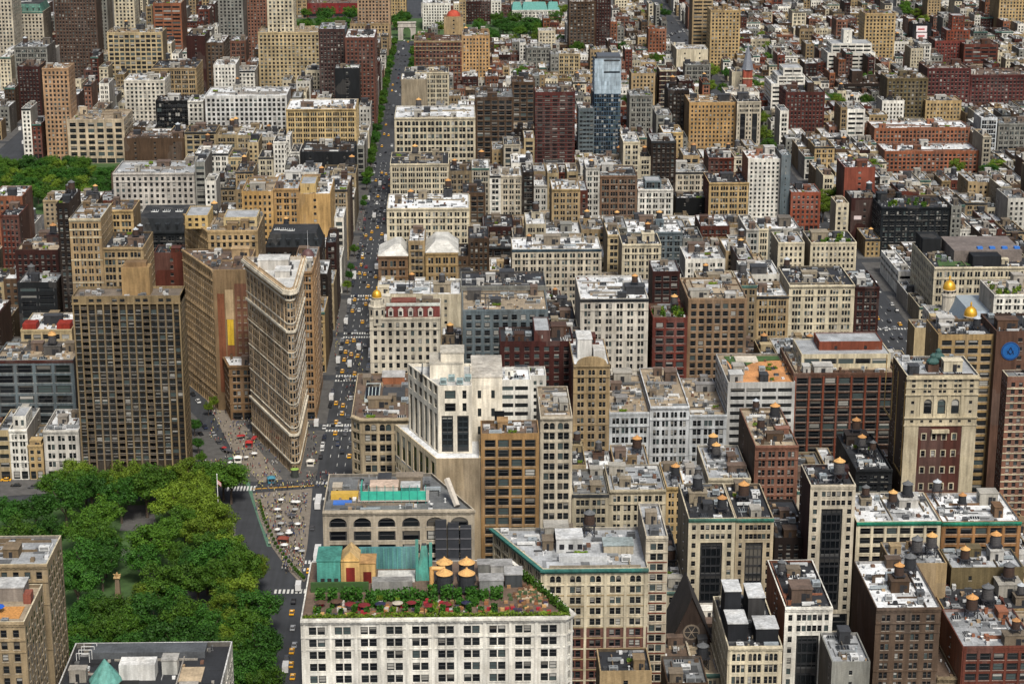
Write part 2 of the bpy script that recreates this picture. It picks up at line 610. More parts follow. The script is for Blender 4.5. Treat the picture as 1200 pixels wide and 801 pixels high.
def u_bulkhead(k):
    mb = MB()
    mb.box(-.5, .5, -.5, .5, 0, .93)
    mb.box(-.54, .54, -.54, .54, .93, 1.0, mat=1, bottom=True)
    mb.box(-.12 + k * .1, .1 + k * .1, -.515, -.5, 0.02, .66, mat=2)
    if k:
        mb.box(.22, .38, -.512, -.5, .35, .62, mat=2)
        mb.box(-.51, -.5, -.2, .1, .3, .6, mat=2)
    return mb.mesh('bulkhead', [M['owall'], M['oroof'], M['dark']])

def u_ac(k):
    mb = MB()
    mb.box(-.5, .5, -.5, .5, .14, 1.0, bottom=True)
    for x in (-.42, .42):
        mb.box(x - .05, x + .05, -.45, .45, 0, .14, mat=1)
    n = 2 if k else 1
    for i in range(n):
        cx = (i - (n - 1) / 2) * .48
        mb.lathe(cx, 0, [(.20, 1.0), (.20, 1.07), (.15, 1.07), (.14, 1.02)], 10, mat=0, cap=False)
        mb.lathe(cx, 0, [(.15, 1.015), (.02, 1.03)], 10, mat=1)
    for z in (.35, .55, .75):
        mb.box(-.4, .4, -.515, -.5, z, z + .1, mat=1)
    return mb.mesh('air_conditioner', [M['metal'], M['dark']])

def u_vent():
    mb = MB()
    mb.lathe(0, 0, [(.5, 0), (.22, .06), (.22, .7), (.42, .72), (.42, .8), (0.05, 1.0)], 8)
    return mb.mesh('vent_pipe', [M['metal']])

def u_skylight():
    mb = MB()
    mb.box(-.5, .5, -.5, .5, 0, .4)
    mb.quads([[(-.46, -.46, .4), (.46, -.46, .4), (.46, 0, 1), (-.46, 0, 1)], [(.46, .46, .4), (-.46, .46, .4), (-.46, 0, 1), (.46, 0, 1)]], (.3, .3, .3), 1)
    mb.poly([(.46, -.46, .4), (.46, .46, .4), (.46, 0, 1)], mat=0)
    mb.poly([(-.46, .46, .4), (-.46, -.46, .4), (-.46, 0, 1)], mat=0)
    for x in (-.24, 0, .24):
        mb.quads([[(x - .02, -.46, .42), (x + .02, -.46, .42), (x + .02, 0, 1.02), (x - .02, 0, 1.02)]], mat=0)
    return mb.mesh('skylight', [M['metal'], M['carglass']])

def u_duct():
    mb = MB()
    mb.box(-.5, .36, -.5, .5, .35, 1.0, bottom=True)
    mb.box(.36, .5, -.5, .5, 0, 1.0)
    for x in (-.4, 0.0):
        mb.box(x - .02, x + .02, -.4, .4, 0, .35, mat=1)
    for x in (-.25, -.02, .2):
        mb.box(x - .012, x + .012, -.53, .53, .34, 1.03)
    return mb.mesh('duct', [M['metal'], M['dark']])

def u_chimney():
    mb = MB()
    mb.box(-.5, .5, -.5, .5, 0, .9)
    mb.box(-.6, .6, -.6, .6, .9, 1.0, bottom=True)
    for x in (-.22, .22):
        mb.lathe(x, 0, [(.14, 1.0), (.11, 1.18)], 6, mat=1)
    return mb.mesh('chimney', [M['owall'], M['dark']])

def u_planter():
    mb = MB()
    mb.box(-.5, .5, -.5, .5, 0, .3)
    rr = random.Random(3)
    for i in range(70):
        p = Vector((rr.uniform(-.5, .5), rr.uniform(-.5, .5), rr.uniform(.3, 1.05)))
        a = Vector((rr.gauss(0, 1), rr.gauss(0, 1), rr.gauss(0, 1))).normalized() * .13
        b = a.orthogonal().normalized() * .11
        mb.quads([[tuple(p - a - b), tuple(p + a - b), tuple(p + a + b), tuple(p - a + b)]], mat=1)
    return mb.mesh('planter', [M['wood'], M['leaf_b']], weld=False)

def u_dish():
    mb = MB()
    mb.lathe(0, 0, [(.06, 0), (.05, .55)], 5, mat=1)
    mb.lathe(0, 0, [(.04, .5), (.35, .62), (.5, .9)], 10, mat=0, cap=False)
    return mb.mesh('satellite_dish', [M['metal'], M['dark']])

UNIT = dict(bulk=[u_bulkhead(0), u_bulkhead(1)], ac=[u_ac(0), u_ac(1)], vent=u_vent(), sky=u_skylight(), duct=u_duct(),
            chim=u_chimney(), plant=u_planter(), dish=u_dish())

# water tank: tapered staves with hoops, conical cap, platform and four braced legs
def u_tank():
    d = {}
    mb = MB(); mb.lathe(0, 0, [(1.72, 0), (1.60, 3.4)], 16, cap=True)
    d['tank'] = mb.mesh('tank', [M['wood']], smooth=False)
    mb = MB(); mb.lathe(0, 0, [(1.84, 3.36), (1.84, 3.46), (0.22, 4.5), (.22, 4.7), (0.02, 4.8)], 16, cap=False)
    d['cap'] = mb.mesh('tank_roof', [M['wood']])
    mb = MB()
    for z in (.2, .6, 1.05, 1.6, 2.2, 2.9):
        r = 1.72 - .12 * z / 3.4 + .03
        mb.lathe(0, 0, [(r, z), (r, z + .09)], 16, cap=False)
    d['hoop'] = mb.mesh('hoop', [M['dark']])
    mb = MB()
    for x in (-1.3, -.5, .5, 1.3):
        mb.box(x - .12, x + .12, -1.9, 1.9, -.5, -.25, bottom=True)
    mb.box(-1.95, 1.95, -1.95, 1.95, -.25, -.02, bottom=True)
    d['platform'] = mb.mesh('platform', [M['metal']])
    mb = MB()
    mb.box(-.13, .13, -.13, .13, 0, 1)
    d['leg'] = mb.mesh('leg', [M['metal']])
    mb = MB()
    for a, b in (((-1.5, -1.5), (1.5, -1.5)), ((1.5, -1.5), (1.5, 1.5)), ((-1.5, 1.5), (-1.5, -1.5))):
        mb.tube((*a, .08), (*b, .92), .05, .05, 4)
        mb.tube((*a, .92), (*b, .08), .05, .05, 4)
    d['brace'] = mb.mesh('brace', [M['metal']])
    return d

TK = u_tank()
TANKS = [0]
WOODS = [('grey', lin((82, 80, 80))), ('dark brown', lin((70, 52, 42))), ('charcoal', lin((48, 50, 54))), ('pale pinkish', lin((190, 165, 150)))]
CAPS = [('orange', lin((192, 142, 86))), ('orange', lin((170, 124, 78))), ('grey', lin((96, 98, 100))), ('silver', lin((176, 182, 186))), ('tan', lin((205, 160, 100)))]

def water_tank(x, y, z, s=1.0, leg=2.2, where='', wood=None, cap=None):
    wn, wc = WOODS[wood] if wood is not None else R_.choice(WOODS[:3] + WOODS[:2])
    cn, cc = CAPS[cap] if cap is not None else R_.choices(CAPS, [3, 2, 4, 3, 2])[0]
    r = link('water_tank', None, None, loc=(x, y, z), rz=R_.uniform(-.1, .1))
    r.scale = (s, s, s)
    hb = leg / s + .5
    for k in ('tank', 'cap', 'platform'):
        o = link({'cap': 'tank_roof'}.get(k, k), TK[k], r, loc=(0, 0, hb), color={'tank': wc, 'cap': cc}.get(k, (.03, .03, .035)))
        if k == 'tank':
            link('hoop', TK['hoop'], o, color=(.03, .03, .035))
    for a in (-1.5, 1.5):
        for b in (-1.5, 1.5):
            link('leg', TK['leg'], r, loc=(a, b, 0), scale=(1, 1, hb - .5), color=(.035, .035, .04))
    if leg > 1.5:
        link('brace', TK['brace'], r, loc=(0, 0, 0), scale=(1, 1, hb - .5), color=(.035, .035, .04))
    if len(where.split()) > (10 if ' ' in wn else 11):
        where = 'a roof ' + ' '.join(where.split()[where.split().index('roof') + 1:]) if ' roof ' in where[:24] else where
    tag(r, f'{wn} {cn}-capped water tank on {where}', 'water tank', 'wooden water tanks on the rooftops')
    TANKS[0] += 1
    return r

# ------------------------------------------------------------------ buildings
class Geo:
    """Collects wall, glass and roof faces of one building (or of the far mass)."""
    def __init__(self, ox=0.0, oy=0.0, hero=0):
        self.W, self.G, self.Rf, self.T, self.K = MB(), MB(), MB(), MB(), MB()
        self.ox, self.oy, self.hero = ox, oy, hero
        self.wins = []
        self.win = None
        self.sill = False

def facade(g, P0, U, u0, u1, z0, z1, cols, rows, rec=0.35, tint=(1, 1, 1), ftint=(.1, .1, .1), arch=(), glass=None):
    """Wall rectangle [u0,u1]x[z0,z1] with real recessed openings at cols x rows."""
    Nx, Ny = U[1], -U[0]
    def pt(u, z, o=0.0):
        u, z, o = np.broadcast_arrays(np.asarray(u, float), np.asarray(z, float), np.asarray(o, float))
        return np.stack([P0[0] + U[0] * u + Nx * o, P0[1] + U[1] * u + Ny * o, z], axis=-1)
    def quad(ua, za, oa, ub, zb, ob, uc, zc, oc, ud, zd, od):
        return np.stack([pt(ua, za, oa), pt(ub, zb, ob), pt(uc, zc, oc), pt(ud, zd, od)], axis=-2).reshape(-1, 4, 3)
    rows = [r for r in rows if r[0] > z0 + .02 and r[1] < z1 - .02]
    cols = [c for c in cols if c[0] > u0 + .02 and c[1] < u1 - .02]
    if not rows or not cols:
        g.W.quads(quad(u0, z0, 0, u1, z0, 0, u1, z1, 0, u0, z1, 0), tint)
        return
    C, Rw = np.array(cols, float), np.array(rows, float)
    zs = np.concatenate(([z0], Rw.ravel(), [z1]))
    a, b = zs[0::2], zs[1::2]
    g.W.quads(quad(u0, a, 0, u1, a, 0, u1, b, 0, u0, b, 0), tint)
    us = np.concatenate(([u0], C.ravel(), [u1]))
    pa, pb = us[0::2], us[1::2]
    PA, ZA = np.meshgrid(pa, Rw[:, 0]); PB, ZB = np.meshgrid(pb, Rw[:, 1])
    PA, ZA, PB, ZB = (q.ravel() for q in (PA, ZA, PB, ZB))
    g.W.quads(quad(PA, ZA, 0, PB, ZA, 0, PB, ZB, 0, PA, ZB, 0), tint)
    ua, za = np.meshgrid(C[:, 0], Rw[:, 0]); ub, zb = np.meshgrid(C[:, 1], Rw[:, 1])
    ua, za, ub, zb = (q.ravel() for q in (ua, za, ub, zb))
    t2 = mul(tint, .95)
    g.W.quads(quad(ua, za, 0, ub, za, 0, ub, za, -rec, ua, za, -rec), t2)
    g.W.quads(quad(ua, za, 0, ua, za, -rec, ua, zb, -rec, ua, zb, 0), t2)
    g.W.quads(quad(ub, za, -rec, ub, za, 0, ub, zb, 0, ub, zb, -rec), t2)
    if g.hero > 0 and rec < 2:
        n = min(len(ua), g.hero)
        order = np.argsort(-za, kind='stable')
        for i in order[:n]:
            p = pt(ua[i], za[i], -rec)
            g.wins.append((tuple(p), math.atan2(U[1], U[0]), ub[i] - ua[i], zb[i] - za[i]))
        g.hero -= n
        rest = order[n:]
        if len(rest):
            ua2, ub2, za2, zb2 = ua[rest], ub[rest], za[rest], zb[rest]
            g.G.quads(quad(ua2, za2, -rec, ub2, za2, -rec, ub2, zb2, -rec, ua2, zb2, -rec), ftint)
    else:
        g.G.quads(quad(ua, za, -rec, ub, za, -rec, ub, zb, -rec, ua, zb, -rec), ftint)
    if g.sill and rec < .5:
        e = .12
        t3 = mul(mix(tint, (.6, .57, .5), .35), 1.15)
        g.W.quads(quad(ua - .1, za - .24, e, ub + .1, za - .24, e, ub + .1, za - .01, e, ua - .1, za - .01, e), t3)
        g.W.quads(quad(ua - .1, za - .01, e, ub + .1, za - .01, e, ub + .1, za - .01, 0, ua - .1, za - .01, 0), t3)
    # round heads: fill the two upper corners of an opening
    for ri in arch:
        if ri >= len(rows) or ri < -len(rows):
            continue
        zc0, zc1 = rows[ri]
        for (ca, cb) in cols:
            r = (cb - ca) / 2
            h = min(r, (zc1 - zc0) * .6)
            mid = (ca + cb) / 2
            L, Rr = [], []
            for k in range(5):
                th = math.pi / 2 * k / 4
                L.append((mid - r * math.cos(th), zc1 - h + h * math.sin(th)))
                Rr.append((mid + r * math.cos(th), zc1 - h + h * math.sin(th)))
            g.W.poly([pt(u, z, -.01) for u, z in ([(ca, zc1)] + L)], tint)
            g.W.poly([pt(u, z, -.01) for u, z in ([(cb, zc1)] + Rr)][::-1], tint)

def slab(g, P0, U, u0, u1, z0, z1, d, tint, target=None):
    """A proud strip on a facade."""
    Nx, Ny = U[1], -U[0]
    def p(u, z, o):
        return (P0[0] + U[0] * u + Nx * o, P0[1] + U[1] * u + Ny * o, z)
    q = [[p(u0, z0, d), p(u1, z0, d), p(u1, z1, d), p(u0, z1, d)], [p(u0, z1, d), p(u1, z1, d), p(u1, z1, 0), p(u0, z1, 0)],
         [p(u0, z0, 0), p(u0, z0, d), p(u0, z1, d), p(u0, z1, 0)], [p(u1, z0, d), p(u1, z0, 0), p(u1, z1, 0), p(u1, z1, d)]]
    (target or g.W).quads(q, tint)

def offset_poly(fp, off):
    n = len(fp)
    L = []
    for i in range(n):
        (x0, y0), (x1, y1) = fp[i], fp[(i + 1) % n]
        dx, dy = x1 - x0, y1 - y0
        l = math.hypot(dx, dy) or 1e-6
        nx, ny = dy / l, -dx / l
        L.append((nx, ny, nx * x0 + ny * y0 + off[i]))
    out = []
    for i in range(n):
        a, b = L[i - 1], L[i]
        det = a[0] * b[1] - a[1] * b[0]
        if abs(det) < 1e-4:
            out.append((fp[i][0] + b[0] * off[i], fp[i][1] + b[1] * off[i]))
        else:
            out.append(((a[2] * b[1] - a[1] * b[2]) / det, (a[0] * b[2] - a[2] * b[0]) / det))
    return out

def ring(mb, fp, off, z0, z1, tint):
    O = offset_poly(fp, off)
    n = len(fp)
    for i in range(n):
        if off[i] <= 0:
            continue
        j = (i + 1) % n
        a, b, A, B = fp[i], fp[j], O[i], O[j]
        q = [[(*A, z0), (*B, z0), (*B, z1), (*A, z1)], [(*A, z1), (*B, z1), (*b, z1), (*a, z1)], [(*a, z0), (*b, z0), (*B, z0), (*A, z0)]]
        if off[i - 1] <= 0:
            q.append([(*a, z0), (*A, z0), (*A, z1), (*a, z1)])
        if off[j] <= 0:
            q.append([(*B, z0), (*b, z0), (*b, z1), (*B, z1)])
        mb.quads(q, tint)

STY = {  # fh floor height, bw bay width, grp windows in a bay, ww glazed share of the bay, wh glazed share of the floor
    'loft':  dict(fh=4.0, bw=5.6, grp=3, ww=.78, wh=.66, pil=.25, belt=3, corn=.8),
    'pair':  dict(fh=3.8, bw=4.4, grp=2, ww=.66, wh=.64, pil=.0, belt=4, corn=.7),
    'punch': dict(fh=3.35, bw=3.0, grp=1, ww=.50, wh=.58, pil=0, belt=0, corn=.0),
    'grid':  dict(fh=3.9, bw=5.0, grp=1, ww=.78, wh=.66, pil=.2, belt=0, corn=.3),
    'tower': dict(fh=3.4, bw=3.4, grp=1, ww=.54, wh=.60, pil=.0, belt=5, corn=.5),
    'row':   dict(fh=3.4, bw=2.4, grp=1, ww=.52, wh=.60, pil=0, belt=0, corn=.5),
    'band':  dict(fh=3.7, bw=7.5, grp=1, ww=.90, wh=.48, pil=0, belt=0, corn=.0),
    'glass': dict(fh=3.5, bw=1.8, grp=1, ww=.92, wh=.84, pil=0, belt=0, corn=.0),
    'bays':  dict(fh=3.5, bw=9.6, grp=1, ww=.5, wh=.58, pil=0, belt=0, corn=.7),
    'blank': dict(fh=4.0, bw=14., grp=1, ww=.10, wh=.4, pil=0, belt=0, corn=.0),
}

def make_cols(Lw, st, margin=.9):
    margin = min(margin, Lw * .06)
    n = max(1, int(round((Lw - 2 * margin) / st['bw'])))
    bw = (Lw - 2 * margin) / n
    cols = []
    gw = bw * st['ww']
    gap = .32
    for i in range(n):
        c = margin + (i + .5) * bw
        w = (gw - gap * (st['grp'] - 1)) / st['grp']
        if w < .5:
            w = gw / st['grp'] * .8
        for k in range(st['grp']):
            s = c - gw / 2 + k * (w + gap)
            cols.append((s, s + w))
    return cols, n, bw, margin

def face(g, fp, i, zb, z, mode, S, rng):
    a, b = fp[i], fp[(i + 1) % len(fp)]
    Lw = math.hypot(b[0] - a[0], b[1] - a[1])
    U = ((b[0] - a[0]) / Lw, (b[1] - a[1]) / Lw)
    tint = S['c'] if mode in 'fs' else S['side']
    ft = S.get('frame', (.09, .09, .09))
    if mode == 'x':
        return
    if mode == '-':
        facade(g, a, U, 0, Lw, zb, z, [], [], tint=S['side'])
        return
    if mode == 'p':
        st = STY['punch']
        H = z - zb
        n = max(0, int(rng.random() * 2.4 * Lw / 20 + .4))
        rows, cols = [], []
        if n and H > 7:
            nf = max(1, int((H - 3) / 3.6))
            rows = [(zb + H - 2.2 - 3.6 * k - 1.6, zb + H - 2.2 - 3.6 * k) for k in range(nf)][::-1]
            xs = sorted(rng.uniform(1.5, Lw - 3) for _ in range(n)) if Lw > 6 else []
            for x in xs:
                if not cols or x > cols[-1][1] + .6:
                    cols.append((x, x + 1.2))
        facade(g, a, U, 0, Lw, zb, z, cols, rows, .08, tint, ft)
        return
    st = dict(STY[S['style']])
    for k in ('fh', 'bw', 'grp', 'ww', 'wh', 'pil', 'belt'):
        if k in S:
            st[k] = S[k]
    if mode == 's':
        st['pil'] = 0
    H = z - zb
    base = 5.2 if (zb < .5 and H > 14) else .6
    top = S.get('top', 1.9)
    nf = max(1, int(round((H - base - top) / st['fh'])))
    fh = (H - base - top) / nf
    rows = [(zb + base + fh * (k + .5 - st['wh'] / 2), zb + base + fh * (k + .5 + st['wh'] / 2)) for k in range(nf)]
    rec = S.get('rec', .35) if mode == 'f' else .06
    if S['style'] == 'bays' and mode == 'f' and nf >= 5:
        nb = S.get('nb', max(1, int(round(Lw / 14))))
        w = Lw / nb
        ztop = zb + base + fh * (nf - 2)
        zlow = zb + base + fh * 1
        cols = []
        for k in range(nb):
            cols += [(k * w + w * q - .7, k * w + w * q + .7) for q in (.12, .30, .41, .52, .63, .74, .88)]
        facade(g, a, U, 0, Lw, ztop, z, cols, rows, rec, tint, ft)
        facade(g, a, U, 0, Lw, zb, zlow, [(.8, Lw / 2 - .4), (Lw / 2 + .4, Lw - .8)], [(zb + .6, zlow - 1.0)], rec, tint, ft)
        for k in range(nb):
            u0 = k * w
            for (p, q) in ((0, .24), (.76, 1)):
                facade(g, a, U, u0 + p * w, u0 + q * w, zlow, ztop, [(u0 + (p + q) / 2 * w - .75, u0 + (p + q) / 2 * w + .75)], rows, rec, tint, ft)
            facade(g, a, U, u0 + .24 * w, u0 + .76 * w, zlow, ztop, [(u0 + .24 * w + .4, u0 + .76 * w - .4)], [(zlow + .4, ztop - .6)], rec + .4, tint, ft)
            uu = np.linspace(u0 + .24 * w + .5, u0 + .76 * w - .5, 5)
            Pn = (a[0] - U[1] * (rec + .3), a[1] + U[0] * (rec + .3))
            for f in range(1, nf - 2):
                zz = zb + base + fh * f
                slab(g, Pn, U, u0 + .24 * w + .45, u0 + .76 * w - .45, zz + .2, zz + 1.0, .12, S.get('bayc', (.028, .03, .034)))
            for q in uu:
                slab(g, Pn, U, q - .12, q + .12, zlow + .45, ztop - .65, .2, S.get('bayc', (.03, .032, .036)))
        for k in range(nb + 1):
            c = min(max(k * w, .6), Lw - .6)
            slab(g, a, U, c - .6, c + .6, zlow, z - top, .22, mul(tint, 1.04))
    else:
        cols, nb, bw, mg = make_cols(Lw, st)
        arch = ()
        if mode == 'f' and S.get('arch'):
            arch = (-1,) if S['arch'] == 1 else S['arch']
        if base > 3 and mode == 'f':
            shop = [(mg + k * bw + .35, mg + (k + 1) * bw - .35) for k in range(nb)]
            facade(g, a, U, 0, Lw, zb, zb + base - .2, shop, [(zb + .4, zb + base - 1.1)], .4, mul(tint, .9), (.05, .05, .05))
            zs = zb + base - .2
            if S.get('lowc'):
                zs2 = zb + base + fh * int(nf * .70)
                facade(g, a, U, 0, Lw, zs, zs2, cols, rows, rec, S['lowc'], ft)
                zs = zs2
            facade(g, a, U, 0, Lw, zs, z, cols, rows, rec, tint, ft, arch)
        else:
            facade(g, a, U, 0, Lw, zb, z, cols, rows, rec, tint, ft, arch)
        if st['pil'] and mode == 'f':
            for k in range(nb + 1):
                c = min(max(mg + k * bw, .45), Lw - .45)
                w = min(.42, bw * (1 - st['ww']) / 2 * .8)
                slab(g, a, U, c - w, c + w, zb + base, z - top * .8, st['pil'], mul(S.get('pilc', tint), 1.05))
        if S.get('spandrel') and mode == 'f':
            for k in range(1, nf):
                zz = zb + base + fh * k
                slab(g, a, U, .2, Lw - .2, zz - .22, zz + .16, .16, S['spandrel'])
    S['_rows'] = (zb + base, fh, nf)

def volume(g, fp, zb, z, modes, S, rng, roofc, par=1.0, corn=True):
    """One tier: walls with windows, belts, cornice, parapet and roof deck."""
    n = len(fp)
    fp = [(x - g.ox, y - g.oy) for x, y in fp]
    for i in range(n):
        face(g, fp, i, zb, z, modes[i], S, rng)
    st = STY[S['style']]
    cz, fh, nf = S.get('_rows', (zb + 5, 3.6, 3))
    belt = S.get('belt', st['belt'])
    tc = S.get('trim', mul(S['c'], 1.08))
    off = [.22 if m == 'f' else 0 for m in modes]
    if belt and any(off):
        for k in range(1, nf, belt):
            ring(g.W, fp, off, cz + fh * k - .28, cz + fh * k + .12, tc)
        if nf > 4:
            ring(g.W, fp, [o * 1.6 for o in off], cz + fh * (nf - 1) - .3, cz + fh * (nf - 1) + .25, tc)
    cp = S.get('corn', st['corn']) if corn else 0
    if cp and any(off):
        cc = S.get('cornc', tc)
        o1 = [cp if m == 'f' else 0 for m in modes]
        o0 = [cp * .45 if m == 'f' else 0 for m in modes]
        ring(g.T, fp, o0, z - 1.5, z - .75, cc)
        ring(g.T, fp, o1, z - .74, z - .15, cc)
        for i in range(n):
            if modes[i] != 'f' or g.hero is None:
                continue
            a, b = fp[i], fp[(i + 1) % n]
            Lw = math.hypot(b[0] - a[0], b[1] - a[1])
            if Lw > 6:
                U = ((b[0] - a[0]) / Lw, (b[1] - a[1]) / Lw)
                for u in np.arange(.7, Lw - .5, 1.5):
                    slab(g, a, U, u - .2, u + .2, z - 1.2, z - .76, cp * .8, cc, g.T)
    inn = offset_poly(fp, [-.42] * n)
    capc = S.get('cap', mul(tc, .95))
    zr = z - par
    for i in range(n):
        j = (i + 1) % n
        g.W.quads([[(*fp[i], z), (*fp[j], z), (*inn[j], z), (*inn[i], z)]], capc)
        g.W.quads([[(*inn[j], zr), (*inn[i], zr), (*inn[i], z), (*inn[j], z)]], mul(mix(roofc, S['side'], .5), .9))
    g.Rf.poly([(*p, zr) for p in inn], roofc)
    return inn, zr

def inside(p, poly):
    x, y = p
    n = len(poly)
    for i in range(n):
        (x0, y0), (x1, y1) = poly[i], poly[(i + 1) % n]
        if (x1 - x0) * (y - y0) - (y1 - y0) * (x - x0) < 0:
            return False
    return True

def rooftop(root, deck, inn, zr, S, rng, short, dens=1.0, tanks=None, far=False):
    """Bulkheads, machinery and clutter, each a part of the building; water tanks are things of their own."""
    xs, ys = [p[0] for p in inn], [p[1] for p in inn]
    x0, x1, y0, y1 = min(xs), max(xs), min(ys), max(ys)
    A = (x1 - x0) * (y1 - y0)
    used = list(S.get('keep', []))
    def place(w, d, tries=14, edge=.4):
        for _ in range(tries):
            if x1 - x0 < w + 2 * edge or y1 - y0 < d + 2 * edge:
                return None
            cx, cy = rng.uniform(x0 + w / 2 + edge, x1 - w / 2 - edge), rng.uniform(y0 + d / 2 + edge, y1 - d / 2 - edge)
            if not all(inside(q, inn) for q in ((cx - w / 2, cy - d / 2), (cx + w / 2, cy - d / 2), (cx + w / 2, cy + d / 2), (cx - w / 2, cy + d / 2))):
                continue
            if any(abs(cx - u[0]) < (w + u[2]) / 2 + .25 and abs(cy - u[1]) < (d + u[3]) / 2 + .25 for u in used):
                continue
            used.append((cx, cy, w, d))
            return cx, cy
        return None
    greys = [lin(v) for v in ((180, 182, 182), (130, 133, 134), (205, 206, 204), (90, 92, 94), (150, 158, 162))]
    nb = 1 + (A > 350) + (A > 900)
    tops = []
    for k in range(nb):
        w, d, h = rng.uniform(3, 5.5), rng.uniform(3, 6), rng.uniform(2.6, 4.6)
        if A > 500 and k == 0:
            w, d, h = w * 1.7, d * 1.3, h * 1.3
        p = place(w, d)
        if p:
            c = rng.choice([S['side'], S['c'], S['side'], lin((190, 188, 182)), lin((110, 92, 80)), lin((60, 62, 66)), lin((120, 108, 92)), lin((168, 164, 154))])
            link('bulkhead', UNIT['bulk'][rng.random() < .5], deck, loc=(*p, zr), scale=(w, d, h), color=c)
            tops.append((*p, w, d, h))
    nt_ = tanks if tanks is not None else (1 if rng.random() < S.get('tankp', .4) else 0)
    tot = []
    for k in range(nt_):
        s = rng.uniform(.8, 1.2)
        if tops and rng.random() < .55 and min(tops[0][2:4]) > 3.9 * s:
            t = tops.pop(0)
            tot.append((t[0], t[1], zr + t[4], s, rng.uniform(.4, 1.4)))
        else:
            p = place(4.2 * s, 4.2 * s, 25)
            if p:
                tot.append((*p, zr, s, rng.uniform(1.8, 4.2)))
    ox, oy = root.location[0], root.location[1]
    for (x, y, z, s, lg) in tot:
        water_tank(x + ox, y + oy, z, s, lg, short)
    n = int((1.5 + A / 75) * dens * rng.uniform(.7, 1.3))
    for k in range(min(n, 16)):
        r = rng.random()
        if r < .40:
            w = rng.uniform(1.2, 3.2); d = w * rng.uniform(.6, 1.2)
            p = place(w, d)
            if p:
                link('air_conditioner', UNIT['ac'][rng.random() < .5], deck, loc=(*p, zr), scale=(w, d, rng.uniform(1.0, 2.2)), color=rng.choice(greys))
        elif r < .55:
            p = place(.8, .8)
            if p:
                link('vent_pipe', UNIT['vent'], deck, loc=(*p, zr), scale=(.9, .9, rng.uniform(.9, 2.2)), color=rng.choice(greys))
        elif r < .70:
            w, d = rng.uniform(1.4, 4.2), rng.uniform(1.6, 3.4)
            p = place(w, d)
            if p:
                link('skylight', UNIT['sky'], deck, loc=(*p, zr), scale=(w, d, rng.uniform(.9, 1.6)), color=rng.choice(greys))
        elif r < .84:
            w, d = rng.uniform(3, 7), rng.uniform(.7, 1.2)
            p = place(w, d)
            if p:
                link('duct', UNIT['duct'], deck, loc=(*p, zr), scale=(w, d, rng.uniform(.9, 1.6)), color=rng.choice(greys))
        elif r < .93:
            p = place(1.1, 1.1)
            if p:
                link('chimney', UNIT['chim'], deck, loc=(*p, zr), scale=(1.1, .8, rng.uniform(1.4, 3)), color=S['side'])
        else:
            if rng.random() < .55:
                w = rng.uniform(1.5, 4)
                p = place(w, 1.2)
                if p:
                    link('planter', UNIT['plant'], deck, loc=(*p, zr), scale=(w, 1.2, 1.5), color=(.12, .07, .04))
            else:
                p = place(1.2, 1.2)
                if p:
                    link('satellite_dish', UNIT['dish'], deck, loc=(*p, zr), scale=(1.3, 1.3, 1.5), color=greys[2])


def clutter(mb, inn, zr, rng, roofc, side, dens=1.0):
    """Fine rooftop stuff too small to pick apart: patches of felt, pipe runs, low walls, hatches, boxes."""
    xs, ys = [p[0] for p in inn], [p[1] for p in inn]
    x0, x1, y0, y1 = min(xs), max(xs), min(ys), max(ys)
    A = (x1 - x0) * (y1 - y0)
    cols = [(.02, .021, .024), (.05, .052, .055), (.12, .12, .12), (.30, .30, .30), (.62, .62, .61), (.75, .75, .74), (.16, .08, .05), (.35, .25, .15), side, side]
    def ok(a, b, c, d):
        return a < b and c < d and all(inside(q, inn) for q in ((a, c), (b, c), (b, d), (a, d)))
    def put(w, d, h0, h1, col, z=0.0):
        if x1 - x0 < w + .4 or y1 - y0 < d + .4:
            return
        cx, cy = rng.uniform(x0 + w / 2 + .1, x1 - w / 2 - .1), rng.uniform(y0 + d / 2 + .1, y1 - d / 2 - .1)
        if ok(cx - w / 2, cx + w / 2, cy - d / 2, cy + d / 2):
            mb.box(cx - w / 2, cx + w / 2, cy - d / 2, cy + d / 2, zr + z, zr + rng.uniform(h0, h1), col)
    for k in range(int(min(8, 1 + A / 90) * dens)):
        f = rng.choice([.55, .7, .85, 1.15, 1.25, .35])
        put(rng.uniform(2, 9), rng.uniform(2, 8), .05, .16, mul(roofc, f))
    for k in range(int(min(34, 3 + A / 26) * dens)):
        s = rng.uniform(.4, 1.5)
        put(s, s * rng.uniform(.5, 1.8), .3, 1.2, rng.choice(cols))
    for k in range(int(min(12, 1 + A / 70) * dens)):
        L = rng.uniform(2, 9)
        w, d = (L, .28) if rng.random() < .6 else (.28, L)
        put(w, d, .3, .6, rng.choice(cols[:6]))
    for k in range(int(min(4, A / 220) * dens)):
        if rng.random() < .6:
            put((x1 - x0) * rng.uniform(.4, .9), .35, .6, 1.1, mul(side, .9))
        else:
            put(.35, (y1 - y0) * rng.uniform(.4, .9), .6, 1.1, mul(side, .9))

def emit(g, root, glassname='glazing'):
    """Turn the collected faces into named parts."""
    if g.W.v:
        part('wall', g.W, [M['wall']], root)
    if g.T.v:
        part('cornice', g.T, [M['wall']], root)
    deck = root
    if g.Rf.v:
        deck = part('roof', g.Rf, [M['roof']], root)
    if g.G.v:
        stuff(part(glassname, g.G, [M['glass']], root, weld=False, uv=True))
    for (p, rz, w, h) in g.wins:
        link('window', g.win or U_DARK, root, loc=p, rz=rz, scale=(w, 1, h))
    return deck

SPECS = []

